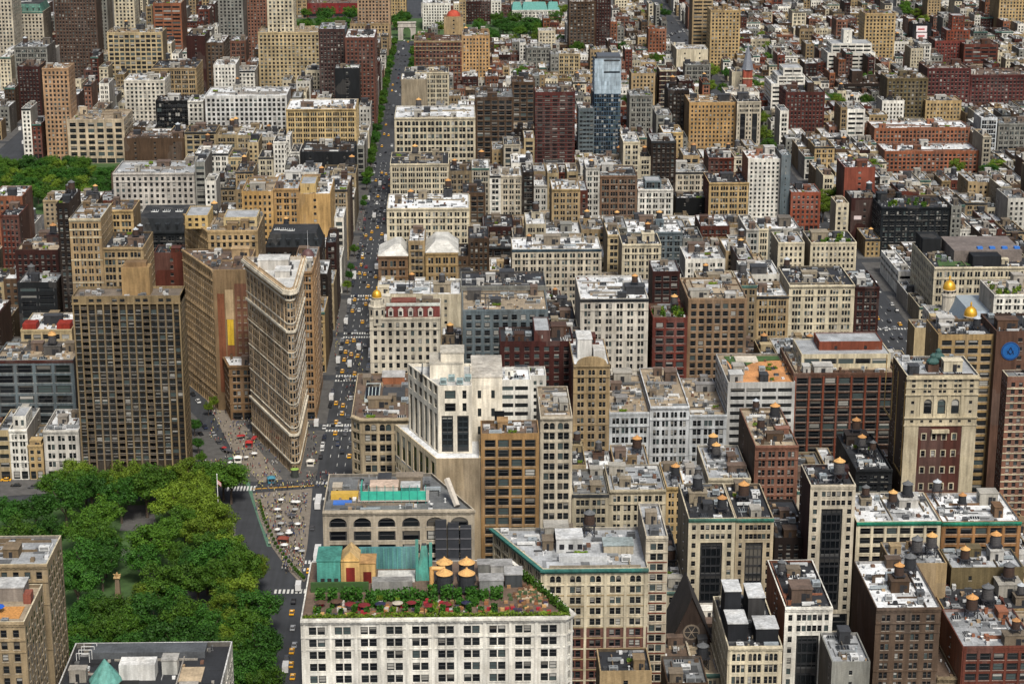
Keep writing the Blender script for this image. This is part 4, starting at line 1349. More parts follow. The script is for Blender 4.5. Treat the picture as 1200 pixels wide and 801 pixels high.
B(542, 642, 363, 950, 36, 'blue-grey', 'grid', 'beige', 'blue-grey iron-front block with a tan roof and pink deck', yv=402, fh=3.8, bw=4.2, ww=.6, tanks=0, hero=60, lm='blue-grey iron-front block', dens=1.4)
B(540, 640, 335, 1026, 30, 'grey stone', 'grid', 'tar', 'grey block with large teal windows along its top', yv=348, fh=4, tanks=0)
B(600, 705, 292, 1104, 28, 'pale limestone', 'pair', 'white', 'long limestone loft with small arched attic windows', yv=312, arch=1, tanks=1, fh=3.8, cornc=(.06, .10, .13))
B(587, 612, 206, 1342, 30, 'pale limestone', 'pair', 'white', 'white loft corner with red attic panel', yv=250, tanks=0)
B(703, 747, 206, 1340, 34, 'brown brick', 'loft', 'grey', 'brown tower loft with dark metal bays', yv=252, tanks=0, fh=4, lm='brown tower loft', c=lin((146, 116, 90)))
B(747.5, 789, 222, 1342, 34, 'white brick', 'pair', 'white', 'white loft with a green-glass penthouse', yv=250, tanks=0, tiers=[(.2, .7, .1, .6, 5, 'blue-grey', 'glass')], arch=(0,), lm='white loft with green-glass penthouse')
B(831, 878, 214, 1340, 34, 'yellow brick', 'loft', 'tar', 'yellow arched loft with blackened middle and red side wall', yv=250, arch=1, side='red brick', tanks=0, lm='yellow arched loft', corn=.9)
B(877, 916, 186, 1340, 30, 'white brick', 'punch', 'white', 'white apartment slab with black window dots and an orange flank', yv=252, tanks=0, side='orange brick', name='apartment_tower', lm='white dotted slab', fh=3, bw=2.8)
B(916, 927, 182, 1336, 30, 'blue-grey', 'blank', 'silver', 'thin pale blue edge of the white dotted slab', yv=252, tanks=0, name='apartment_tower')
B(927, 962, 225, 1330, 26, 'orange brick', 'punch', 'silver', 'orange brick apartment house beside the white dotted slab', yv=254, tanks=0, name='apartment_building', c=lin((170, 92, 58)))
B(792, 832, 232, 1360, 20, 'black metal', 'blank', 'tar', 'dark recessed back court between two lofts', yv=248, tanks=0)
B(735, 800, 272, 1182, 32, 'blue-grey', 'pair', 'white', 'blue-grey low loft with broad white roof and twin tanks', yv=285, tanks=2, lm='blue-grey low loft')
B(712, 727, 275, 1150, 30, 'buff brick', 'pair', 'white', 'narrow cream loft with three columns of windows', yv=302, tanks=0)
B(729, 775, 286, 1104, 26, 'cream stone', 'pair', 'tar', 'cream loft with a tall orange tank tower', yv=308, tanks=1)
B(765, 797, 318, 1030, 24, 'maroon brick', 'grid', 'silver', 'maroon loft with glass studio storeys above cream windows', yv=345, tanks=0, fh=3.8)
B(820, 866, 333, 1026, 28, 'cream stone', 'loft', 'beige', 'cream loft with a stained beige roof and black bulkhead', yv=345, tanks=1, dens=1.4)
B(925, 1002, 334, 1024, 40, 'cream stone', 'pair', 'tar', 'large cream loft with arched attic and green roof boxes', yv=390, arch=1, fh=3.9, bw=6.4, ww=.66, grp=3, tanks=1, lm='large cream arched loft', dens=1.6, hero=80, corn=1)
B(1002.5, 1031, 336, 1024, 34, 'maroon brick', 'pair', 'tar', 'maroon loft with glass penthouse on the wide avenue', yv=366, tanks=0, dens=1.4)
B(912, 943, 284, 1106, 26, 'cream stone', 'row', 'silver', 'low cream loft with a dark cornice', yv=300, tanks=0)
B(950, 1004, 284, 1106, 28, 'cream stone', 'row', 'tar', 'low cream loft with planted roof terrace', yv=300, tanks=0, key='garden2')
B(900, 938, 268, 1184, 30, 'grey stone', 'row', 'white', 'grey round-headed loft with white roof', yv=278, tanks=0)
B(980, 995, 238, 1270, 20, 'cream stone', 'punch', 'beige', 'small cream tower house at the corner', yv=265, tanks=0)
B(998, 1030, 232, 1290, 24, 'maroon brick', 'blank', 'grey', 'blank maroon wall with a small white sign', yv=266, tanks=1, key='wallsign')
B(990, 1026, 196, 1360, 30, 'orange brick', 'blank', 'white', 'orange-red brick apartment block with dark side', yv=222, tanks=1, c=lin((160, 88, 64)))
# west of the wide avenue
B(1033, 1114, 243, 1262, 34, 'black metal', 'pair', 'tar', 'black clad corner block with planted roof', yv=275, corner=1, tanks=0, lm='black clad corner block', c=lin((44, 52, 58)), fh=3.6, key='garden2', modes=['f', 'p', '-', 's'])
B(1053, 1070, 318, 1182, 52, 'white brick', 'band', 'white', 'white ribbon-window store block with blue street awnings', yv=340, modes=['f', 'p', '-', 's'], tanks=0, fh=4, lm='white ribbon-window store')
B(1095, 1215, 313, 1106, 58, 'cream stone', 'pair', 'tar', 'beige department store with a wedge of roof lawn', yv=378, modes=['f', 'p', '-', 's'], tanks=0, lm='beige store with the roof lawn', key='wedgelawn', fh=4.6, bw=4.2, corn=.9, hero=60, belt=2)
B(1104, 1190, 385, 1024, 46, 'white brick', 'pair', 'silver', 'white store with blue-grey mansard and two golden domes', yv=384, modes=['f', 'p', '-', 's'], tanks=0, key='twodomes', lm='twin gold-domed store', dens=.3)
B(1165, 1220, 345, 1026, 30, 'white brick', 'pair', 'beige', 'white block with trees on its terrace beside the gold-domed store', yv=382, tanks=0, key='garden2', fh=3.6)
B(1072, 1128, 384, 990, 16, 'buff brick', 'blank', 'silver', 'low buff garage with dark skylights by the wide avenue', yv=392, tanks=0)
B(1025, 1137, 150, 1640, 30, 'orange brick', 'grid', 'white', 'orange apartment block with a white roof edge', yv=172, tanks=0, name='apartment_building', fh=3, bw=3, ww=.6, lm='long orange apartment block', c=lin((176, 116, 78)))
B(1037, 1147, 177, 1560, 30, 'orange brick', 'grid', 'white', 'orange apartment block with a raised centre and cream roof', yv=200, tanks=0, name='apartment_building', fh=3, bw=3.2, ww=.6, c=lin((172, 108, 70)))
B(1087, 1138, 80, 1880, 36, 'maroon brick', 'tower', 'brown', 'maroon apartment house with a crenellated top', yv=125, tanks=0, name='apartment_building', lm='maroon apartment house', c=lin((124, 72, 68)))
B(1138, 1215, 88, 1880, 40, 'maroon brick', 'tower', 'brown', 'long maroon apartment wing with stepped roof', yv=125, tanks=0, name='apartment_building', c=lin((118, 66, 62)))
B(1040, 1088, 92, 1870, 30, 'olive brick', 'tower', 'beige', 'olive apartment house with a ragged parapet', yv=138, tanks=0, name='apartment_building')
B(1085, 1127, 118, 1780, 24, 'yellow brick', 'punch', 'beige', 'yellow two-tier apartment house with small windows', yv=140, tanks=0, name='apartment_building')
B(1034, 1060, 118, 1740, 24, 'white brick', 'punch', 'grey', 'white apartment house carrying a big dark tank', yv=140, tanks=1, name='apartment_building')
B(993, 1014, 128, 1700, 34, 'white brick', 'band', 'silver', 'slim white slab with ribbon balconies', yv=165, tanks=1, name='apartment_building')
B(921, 967, 108, 1690, 36, 'dark brown brick', 'punch', 'grey', 'dark brown apartment block with a square tower', yv=155, tanks=0, name='apartment_building', tiers=[(.55, .75, .1, .5, 7, 'dark brown brick', 'blank')], c=lin((112, 62, 54)), corner=1, lm='dark brown apartment block')
B(904, 952, 98, 1730, 40, 'white brick', 'band', 'white', 'white stepped apartment house with grey-green terraces', yv=112, tanks=1, name='apartment_building', tiers=[(.15, .85, .1, .9, 6, 'white brick', 'band'), (.3, .8, .2, .8, 12, 'white brick', 'band')], corner=1, lm='white stepped apartment house')
B(970, 1026, 62, 1930, 36, 'white brick', 'band', 'white', 'white terraced apartment slab with black bands', yv=82, tanks=0, name='apartment_building', tiers=[(.08, .95, .1, .9, 8, 'white brick', 'band'), (.35, .55, .3, .7, 20, 'white brick', 'blank')], lm='white terraced slab')
B(1014, 1050, 16, 1990, 30, 'yellow brick', 'tower', 'brown', 'yellow-tan apartment tower with a grey flank', yv=54, tanks=1, name='apartment_tower', corner=1)
B(983, 1032, 98, 1840, 36, 'dark brown brick', 'band', 'brown', 'dark brown hospital block with a stair tower', yv=118, tanks=0, tiers=[(.33, .62, .2, .6, 10, 'dark brown brick', 'blank')], name='hospital_building')
B(1096, 1140, 48, 2060, 30, 'red brick', 'punch', 'brown', 'red stepped apartment tower with a slim crown', yv=74, tanks=0, name='apartment_tower', tiers=[(.3, .95, .1, .9, 10, 'red brick', 'punch'), (.45, .8, .2, .8, 24, 'red brick', 'punch')], lm='red stepped tower', c=lin((140, 72, 62)))
B(1070, 1092, 28, 2120, 20, 'charcoal', 'blank', 'tar', 'dark building with two white billboards', yv=46, tanks=0, key='billboards')
B(1172, 1215, -8, 2200, 40, 'yellow brick', 'tower', 'beige', 'tan apartment tower at the edge of the low houses', yv=27, tanks=0, name='apartment_tower')
B(1150, 1169, 138, 1690, 24, 'white brick', 'glass', 'white', 'thin white and glass apartment slab', yv=175, tanks=0, name='apartment_building', c=lin((205, 210, 212)))
B(1170, 1215, 145, 1690, 30, 'grey stone', 'pair', 'grey', 'grey beige walk-up block beside the thin glass slab', yv=172, tanks=0)
B(1130, 1170, 52, 2000, 30, 'red brick', 'band', 'brown', 'red curved hospital wing among low houses', yv=66, tanks=0)
# top centre
B(697, 728, 72, 1590, 22, 'blue-grey', 'glass', 'silver', 'slender blue glass hotel tower with a pale upper half', yv=182, tanks=0, name='glass_tower', key='glasstower', lm='blue glass tower', modes=['x', 'x', '-', 'x'])
B(678, 696.5, 127, 1588, 20, 'blue-grey', 'band', 'silver', 'blue-grey slab wing attached to the glass tower', yv=184, tanks=0, name='office_building', fh=3.3, bw=3)
B(627, 674, 108, 1590, 24, 'dark brown brick', 'band', 'brown', 'dark red apartment block with stacked balconies', yv=190, tanks=0, name='apartment_tower', fh=3.1, bw=5.5, ww=.7, spandrel=lin((100, 96, 92)), lm='dark balcony block', c=lin((112, 60, 54)))
B(600, 627, 96, 1670, 30, 'brown brick', 'grid', 'brown', 'brown grid block beside the dark balcony block', yv=140, tanks=1)
B(808, 867, 120, 1600, 36, 'yellow brick', 'punch', 'beige', 'yellow apartment block with a projecting lower wing', yv=172, tanks=0, name='apartment_building', c=lin((200, 162, 98)), lm='yellow apartment block')
B(864, 892, 119, 1590, 30, 'pale limestone', 'bays', 'tar', 'limestone loft with black full-height bays', yv=162, tanks=0, nb=2)
B(850, 890, 108, 1660, 24, 'white brick', 'band', 'beige', 'white penthouse block with a blank cream gable', yv=118, tanks=0)
B(858, 879, 84, 1800, 20, 'cream stone', 'blank', 'white', 'blank cream wall rising among low roofs', yv=98, tanks=0)
B(783, 808, 106, 1640, 30, 'dark brown brick', 'punch', 'tar', 'dark brown tower block beside the yellow apartment block', yv=145, tanks=1, name='apartment_building')
B(773, 793, 82, 1760, 26, 'maroon brick', 'pair', 'brown', 'maroon tower with pale chequered top', yv=125, tanks=0, trim=WALL['cream stone'], belt=1)
B(738, 765, 112, 1640, 28, 'grey stone', 'pair', 'silver', 'grey apartment house with a rounded parapet', yv=150, tanks=0)
B(740, 768, 86, 1760, 26, 'tan brick', 'punch', 'grey', 'tan brick loft among low village roofs', yv=108, tanks=0)
B(833, 868, 12, 2000, 30, 'yellow brick', 'tower', 'beige', 'yellow-tan apartment tower standing above the low houses', yv=52, tanks=0, name='apartment_tower', lm='yellow-tan village tower', corner=1)
B(812, 836, -6, 2050, 30, 'tan brick', 'band', 'brown', 'tan balcony slab beside the village tower', yv=28, tanks=0, name='apartment_tower')
B(793, 830, 58, 1960, 30, 'cream stone', 'blank', 'white', 'wide blank cream theatre wall', yv=78, tanks=0, name='theatre')
B(803, 833, 76, 1880, 20, 'grey stone', 'loft', 'grey', 'grey stone bank with a flat cornice', yv=86, tanks=0)
B(667, 698, 2, 2100, 30, 'brown brick', 'tower', 'brown', 'brown brick apartment tower with a tan flank', yv=36, tanks=0, name='apartment_tower', vis='p')
B(698, 716, -6, 2110, 24, 'maroon brick', 'punch', 'brown', 'dark red apartment tower beside the brown tower', yv=35, tanks=0, name='apartment_tower')
B(631, 651, 36, 2080, 20, 'cream stone', 'punch', 'white', 'cream apartment house beside the square trees', yv=57, tanks=0, name='apartment_building')
B(617, 646, 56, 1990, 26, 'grey stone', 'pair', 'silver', 'grey-brown turreted apartment house', yv=72, tanks=0)
B(654, 680, 63, 1960, 20, 'buff brick', 'pair', 'white', 'small buff five-storey house', yv=80, tanks=0, name='house')
B(760, 781, 34, 2060, 20, 'orange brick', 'punch', 'brown', 'orange brick walk-up near the open street', yv=54, tanks=0)
B(600, 656, 12, 2440, 40, 'white brick', 'pair', 'silver', 'pale law school hall with green copper roofs', yv=16, tanks=0, key='greenroof', name='hall')

# ------------------------------------------------------------------ infill lots between the measured buildings
HAND_BOX = []
def bbox(fp):
    xs, ys = [p[0] for p in fp], [p[1] for p in fp]
    return min(xs), max(xs), min(ys), max(ys)

RESERVED = [(-101, -68, 864, 930), (-172, -118, 866, 900), (-2, 75, 690, 758)]       # wedge tower, brown tower, white tower
def hand_boxes():
    out = [bbox(d['fp']) for d in SPECS if d['hand']]
    return out + RESERVED

CLAMP = []
for d in SPECS:
    if d['yv'] is not None:
        x0, x1, y0, y1 = bbox(d['fp'])
        pl, pr = proj(x0, y0, d['z'])[0], proj(x1, y0, d['z'])[0]
        CLAMP.append((min(pl, pr), max(pl, pr), d['yv'], y0))
CLAMP += [(338, 422, 34, 2216), (454, 482, 48, 2216), (560, 654, 44, 2216), (-10, 140, 221, 1392), (786, 812, 46, 2020), (8, 46, 178, 1600), (82, 214, 540, 868), (286, 358, 546, 868), (470, 584, 560, 700), (395, 440, 640, 1000)]

def zlimit(x0, x1, y0, y1):
    """Height below which a lot hides nothing that is measured behind it."""
    lim = 200.0
    pl, pr = proj(x0, y1, 15)[0], proj(x1, y1, 15)[0]
    for (a, b, yv, D) in CLAMP:
        if D > y1 - 1 and min(b, pr) - max(a, pl) > 2.5:
            u = ray((pl + pr) / 2, yv)
            lim = min(lim, CAM_H + u[2] / u[1] * y1)
    return lim

def ranges(s, D0, D1):
    r = []
    if s >= 24:
        r.append((max(FIFTH[1], -60 + .42 * (865 - D0)), SIXTH[0]))
    else:
        r.append((FIFTH[1], SIXTH[0]))
        r.append((SIXTH[1], SEVENTH[0]))
        if s < 14:
            r.append((SEVENTH[1], 740))
        if s >= 15:
            if s <= 22:
                r.append((bway(D0) + .43 * (-2), FIFTH[0]))
            r.append((-470, bway(D1) - BW))
        else:
            r += [(-215, FIFTH[0]), (-340, -236), (-500, -374)]
    return r

def filler():
    rng = random.Random(21)
    boxes = hand_boxes()
    for s in range(26, 1, -1):
        a, b = BLOCKS[s]
        if a > 2620:
            break
        village = s < 15
        for half in (0, 1):
            dd = rng.uniform(17, 21) if village else 30
            for (X0, X1) in ranges(s, a, b):
                low = village or X0 > 200
                dd_ = dd if low else 30
                D0 = a if half == 0 else b - dd_
                D1 = D0 + dd_
                free = [(X0, X1)]
                for (x0, x1, y0, y1) in boxes + [(-345, -236, 1388, 1580), (-190, 92, 2215, 2410), (236 + 0, 237, 0, 1)]:
                    if min(y1, D1) - max(y0, D0) > 2.5:
                        nf = []
                        for (p, q) in free:
                            if x1 <= p or x0 >= q:
                                nf.append((p, q))
                            else:
                                if x0 - p > 4.5:
                                    nf.append((p, x0 - .1))
                                if q - x1 > 4.5:
                                    nf.append((x1 + .1, q))
                        free = nf
                for (p, q) in free:
                    x = p
                    while q - x > 4.5:
                        w = rng.choice([6.5, 7.0, 7.6, 8.0, 12, 15]) if low else rng.choice([7.6, 9, 12, 15, 18, 23])
                        if q - x - w < 4.5:
                            w = q - x
                        xe = x + w
                        if s >= 24:
                            h = rng.uniform(17, 31)
                        elif X0 > 200:
                            h = rng.uniform(12, 20) if rng.random() < .86 else rng.uniform(22, 34)
                        elif not village:
                            h = rng.choice([rng.uniform(16, 26), rng.uniform(22, 36), rng.uniform(34, 46)])
                            if X0 < -60:
                                h = rng.uniform(20, 46)
                        else:
                            h = rng.uniform(10.5, 16) if rng.random() < .84 else rng.uniform(18, 34)
                            if X0 < -60:
                                h = rng.uniform(12, 24) if rng.random() < .6 else rng.uniform(24, 46)
                        dep = dd_ if not (village and h > 18) else 28
                        y0 = D0 if half == 0 else D1 - dep
                        y1 = y0 + dep
                        if 190 < xe and x < 300 and 930 < y0 < 1340:
                            h = min(h, rng.uniform(11, 15))
                        h = min(h, zlimit(x, xe, y0, y1) - rng.uniform(0, 2))
                        if h < 8 and y0 > 900:
                            h = rng.uniform(7.5, 10.5)
                        if h >= 7:
                            if village:
                                wall = rng.choices(['red brick', 'maroon brick', 'brown brick', 'tan brick', 'white brick', 'cream stone', 'grey stone', 'pink brick', 'orange brick'], [2.4, 1.1, 2, 3.5, 5, 4.5, 3, 1.6, .9])[0]
                                st = rng.choice(['row', 'punch', 'row', 'pair']) if h < 18 else rng.choice(['punch', 'tower', 'pair'])
                                rf = rng.choices(['white', 'silver', 'grey', 'tar', 'beige', 'brown'], [8, 5, 2.4, 3, 1.6, .6])[0]
                            else:
                                wall = rng.choices(['cream stone', 'tan brick', 'pale limestone', 'white brick', 'brown brick', 'dark brown brick', 'red brick', 'maroon brick', 'grey stone', 'buff brick', 'sandy stone', 'yellow brick'], [7, 3, 6, 5, 1.6, 1.4, 1.3, .9, 2, 4.5, 3, 1])[0]
                                st = rng.choice(['loft', 'pair', 'grid', 'loft', 'pair', 'punch'])
                                rf = rng.choices(['white', 'silver', 'grey', 'tar', 'beige', 'brown'], [9, 4, 1.6, 4, 2, .5])[0]
                            back = half == 1
                            if back and not village:
                                st = rng.choice(['punch', 'pair', 'grid', 'punch'])
                                wall = rng.choices(['brown brick', 'red brick', 'tan brick', 'dark brown brick', 'white brick', 'buff brick', 'grey stone', 'maroon brick'], [2.6, 1.3, 4, 1.6, 5, 4.5, 2.4, 1])[0]
                            c = mul(WALL[wall], rng.uniform(.72, 1.15))
                            nm = ('row_house' if h < 18 else 'apartment_building') if low else ('loft_building' if not back else 'warehouse')
                            spec([(x, y0), (xe - .04, y0), (xe - .04, y1), (x, y1)], h, wall, st, rf, None, ['f', 'p', '-', 'p'], hand=False,
                                 name=nm, c=c, corn=(0 if back else rng.choice([0, .5, .7, .9])), tankp=.10 if low else .45, block=s,
                                 tanks=None, belt=0 if back else rng.choice([0, 3]), cornc=rng.choice([mul(c, 1.05), mul(c, .8), (.05, .055, .06), (.1, .2, .17)]) )
                        x = xe
filler()

# ------------------------------------------------------------------ which of them the view shows, front to back
GW, GH = 600, 400
cover = np.zeros((GH, GW), bool)
def hull(pts):
    pts = sorted(set(pts))
    def half(ps):
        o = []
        for p in ps:
            while len(o) > 1 and (o[-1][0] - o[-2][0]) * (p[1] - o[-2][1]) - (o[-1][1] - o[-2][1]) * (p[0] - o[-2][0]) <= 0:
                o.pop()
            o.append(p)
        return o[:-1]
    return half(pts) + half(pts[::-1])

def seen(fp, z):
    pts = []
    for (x, y) in fp:
        for zz in (0, z):
            u, v = proj(x, y, zz)
            pts.append((u / 2, v / 2))
    H = hull(pts)
    us, vs_ = [p[0] for p in H], [p[1] for p in H]
    u0, u1, v0, v1 = max(0, int(min(us))), min(GW - 1, int(max(us)) + 1), max(0, int(min(vs_))), min(GH - 1, int(max(vs_)) + 1)
    if u1 < u0 or v1 < v0:
        return 0
    UU, VV = np.meshgrid(np.arange(u0, u1 + 1) + .5, np.arange(v0, v1 + 1) + .5)
    m = np.ones(UU.shape, bool)
    for i in range(len(H)):
        (a, b), (c, d) = H[i], H[(i + 1) % len(H)]
        m &= (c - a) * (VV - b) - (d - b) * (UU - a) >= 0
    sub = cover[v0:v1 + 1, u0:u1 + 1]
    n = int((m & ~sub).sum())
    sub |= m
    return n * 4

extra = [dict(fp=[(-100, 868), (-70, 868), (-70, 926), (-100, 926)], z=84, S={}, hand=True, x=1),
         dict(fp=[(-169, 870), (-120, 870), (-120, 896), (-169, 896)], z=82, S={}, hand=True, x=1)]
for d in sorted(SPECS + extra, key=lambda d: bbox(d['fp'])[2]):
    d['vis'] = seen(d['fp'], d['z'])
fill = sorted([d for d in SPECS if not d['hand'] and d['vis'] >= 14], key=lambda d: -d['vis'])
NEAR = fill[:360]
FAR = fill[360:]
HANDS = [d for d in SPECS if d['hand']]

# labels of the infill buildings, from how they look and what they stand by
NUMW = ['', 'one', 'two', 'three', 'four', 'five', 'six', 'seven', 'eight', 'nine', 'ten', 'eleven', 'twelve', 'thirteen', 'fourteen']
LMS = [((bbox(d['fp'])[0] + bbox(d['fp'])[1]) / 2, (bbox(d['fp'])[2] + bbox(d['fp'])[3]) / 2, d['lm'], d['z']) for d in HANDS if d['lm']]
LMS += [(-85, 900, 'wedge-shaped tower', 87), (-145, 883, 'brown balcony tower', 84), (30, 725, 'white slot-windowed tower', 84)]

def relation(x, y):
    best = min(LMS, key=lambda L: math.hypot(x - L[0], (y - L[1]) * .8))
    dx, dy = x - best[0], y - best[1]
    if abs(dy) < 32:
        return ('beside the ' if abs(dx) < 45 else 'near the ') + best[2]
    k = '' if abs(dy) < 70 else 'far '
    return k + ('behind the ' if dy > 0 else 'before the ') + best[2]

ROOFN = {'white': 'white', 'silver': 'silver', 'grey': 'grey', 'tar': 'black tar', 'beige': 'beige', 'brown': 'brown'}

def auto_label(d):
    x0, x1, y0, y1 = bbox(d['fp'])
    n = min(14, max(2, int(round(d['z'] / 3.7))))
    w = x1 - x0
    size = 'narrow ' if w < 8.5 else ('broad ' if w > 19 else '')
    kind = {'row_house': 'row house', 'apartment_building': 'apartment house', 'loft_building': 'loft', 'warehouse': 'back building'}[d['name']]
    return f"{size}{NUMW[n]}-storey {d['wall']} {kind}, {ROOFN[d['roof']]} roof, {relation((x0 + x1) / 2, (y0 + y1) / 2)}"

HULLS = [(hull([proj(x, y, zz) for (x, y) in d['fp'] for zz in (0, d['z'])]), bbox(d['fp'])[2]) for d in HANDS + fill + extra]
def hidden(x, y, z):
    u, v = proj(x, y, z)
    if not (-8 < u < 1208 and -8 < v < 809):
        return True
    for H, D in HULLS:
        if D < y and all((H[(i + 1) % len(H)][0] - H[i][0]) * (v - H[i][1]) - (H[(i + 1) % len(H)][1] - H[i][1]) * (u - H[i][0]) >= 0 for i in range(len(H))):
            return True
    return False
DONE = {}
def raise_building(d, far=None):
    rng = random.Random(int(abs(d['fp'][0][0]) * 131 + d['fp'][0][1] * 17))
    S, fp = d['S'], d['fp']
    x0, x1, y0, y1 = bbox(fp)
    roofc = mul(ROOF[d['roof']], rng.uniform(.85, 1.08))
    if far is not None:
        g = far
        g.hero = 0
        inn, zr = volume(g, fp, 0, d['z'], d['modes'], S, rng, roofc, .9, corn=bool(S.get('corn')) and rng.random() < .5)
        for k in range(rng.choice([1, 1, 2, 3])):
            w, dp, h = rng.uniform(1.2, 3.2), rng.uniform(1.2, 3), rng.uniform(1.4, 3)
            if x1 - x0 > w + 2 and y1 - y0 > dp + 2:
                cx, cy = rng.uniform(x0 + w / 2 + .8, x1 - w / 2 - .8), rng.uniform(y0 + dp / 2 + .8, y1 - dp / 2 - .8)
                g.W.box(cx - w / 2, cx + w / 2, cy - dp / 2, cy + dp / 2, zr, zr + h, rng.choice([S['side'], (.5, .5, .5), (.2, .2, .2), S['c']]))
        clutter(g.K, inn, zr, rng, roofc, S['side'], .5)
        return None
    cx, cy = (x0 + x1) / 2, (y0 + y1) / 2
    root = link(d['name'], None, None, loc=(cx, cy, 0))
    label = d['label'] or auto_label(d)
    if len(label.split()) > 16:
        label = label.replace('narrow ', '').replace('broad ', '').replace('apartment house', 'house').replace('back building', 'annex')
    grp = None
    if not d['hand']:
        grp = {'row_house': 'low houses of the far blocks', 'apartment_building': 'apartment houses among the low rows', 'loft_building': 'lofts along the side streets', 'warehouse': 'back buildings inside the blocks'}[d['name']]
    tag(root, label, d['cat'], grp)
    g = Geo(cx, cy, S.get('hero', 0))
    g.sill = d['vis'] > 120 and d['S']['style'] not in ('glass', 'band')
    par = S.get('par', 1.0)
    inn, zr = volume(g, fp, 0, d['z'], d['modes'], S, rng, roofc, par)
    keep = []
    for (fx0, fx1, fy0, fy1, dz, wl, sty) in S.get('tiers', []):
        ax, bx = x0 + (x1 - x0) * fx0 + .5, x0 + (x1 - x0) * fx1 - .5
        ay, by = y0 + (y1 - y0) * fy0 + .5, y0 + (y1 - y0) * fy1 - .5
        S2 = dict(S, c=WALL[wl], side=mul(WALL[wl], .9), style=sty, belt=0, corn=0, top=.8)
        for kk in ('fh', 'bw', 'ww', 'wh', 'grp', 'pil', 'arch', 'spandrel', 'cornc', 'trim'):
            S2.pop(kk, None)
        gg = Geo(cx, cy, 0)
        volume(gg, rect(ax, bx, ay, by), zr, d['z'] + dz, ['f', 's', '-', 's'], S2, rng, mul(ROOF['silver'], 1.0), .6)
        for k in ('W', 'G', 'Rf', 'T'):
            a_, b_ = getattr(g, k), getattr(gg, k)
            for q in ('v', 'n', 'c', 'm'):
                getattr(a_, q).extend(getattr(b_, q))
        keep.append(((ax + bx) / 2 - cx, (ay + by) / 2 - cy, bx - ax, by - ay))
    S['keep'] = keep + S.get('keep0', [])
    deck = emit(g, root)
    if d['lm']:
        short = 'the ' + d['lm']
    else:
        short = f"a {d['wall']} roof {relation(cx, cy)}"
    fnk = KEYS.get(S.get('key'))
    if fnk:
        fnk(root, d, inn, zr, rng)
    if S.get('key') != 'garden':
        rooftop(root, deck, inn, zr, S, rng, short, S.get('dens', 1.0), S.get('tanks'))
    if S.get('key') not in ('garden', 'podium', 'mansard', 'whitegable', 'reddome', 'greenroof'):
        mb = MB()
        clutter(mb, inn, zr, rng, roofc, S['side'], .35 if S.get('key') in ('roofdeck', 'deck') else 1.0)
        if mb.v:
            stuff(part('roof_equipment', mb, [M['roof']], deck))
    return root

# ------------------------------------------------------------------ features of single buildings
FULL = lambda c: dict(c=c, side=c, style='punch', belt=0, corn=0)

def local(root, px, py, z):
    x, y = on(px, py, z)
    return x - root.location[0], y - root.location[1]

def box_part(name, root, x0, x1, y0, y1, z0, z1, col, mat='wall', keep=None, cap=None):
    mb = MB()
    mb.box(x0, x1, y0, y1, z0, z1, col)
    if cap:
        mb.box(x0 - .2, x1 + .2, y0 - .2, y1 + .2, z1, z1 + .3, cap, bottom=True)
    if keep is not None:
        keep.append(((x0 + x1) / 2, (y0 + y1) / 2, x1 - x0, y1 - y0))
    return part(name, mb, [M[mat]], root)

def leafy(mb, pts, n, size, rng):
    """n leaf quads in the boxes (x0,x1,y0,y1,z0,z1)."""
    for (x0, x1, y0, y1, z0, z1) in pts:
        c = np.column_stack([rng.uniform(x0, x1, n), rng.uniform(y0, y1, n), rng.uniform(z0, z1, n)])
        a = rng.normal(size=(n, 3)); a /= np.linalg.norm(a, axis=1)[:, None]
        b = np.cross(a, rng.normal(size=(n, 3))); b /= np.linalg.norm(b, axis=1)[:, None]
        s = rng.uniform(.6, 1.2, n)[:, None] * size
        q = np.stack([c - a * s - b * s, c + a * s - b * s, c + a * s + b * s, c - a * s + b * s], axis=1)
        mb.quads(q)

UMB = {}
def umbrella(x, y, z, col, cname, where, r=1.5):
    if 'c' not in UMB:
        mb = MB(); mb.lathe(0, 0, [(1.0, 1.75), (.55, 2.05), (.02, 2.3)], 8, cap=False)
        UMB['c'] = mb.mesh('canopy', [M['metal']])
        mb = MB(); mb.lathe(0, 0, [(.3, 0), (.3, .08), (.04, .1), (.04, 2.2)], 6)
        UMB['p'] = mb.mesh('pole', [M['steel']])
    o = link('patio_umbrella', None, None, loc=(x, y, z), rz=R_.random())
    link('canopy', UMB['c'], o, scale=(r, r, 1), color=col)
    link('pole', UMB['p'], o)
    tag(o, f'{cname} patio umbrella standing {where}', 'umbrella', 'patio umbrellas')

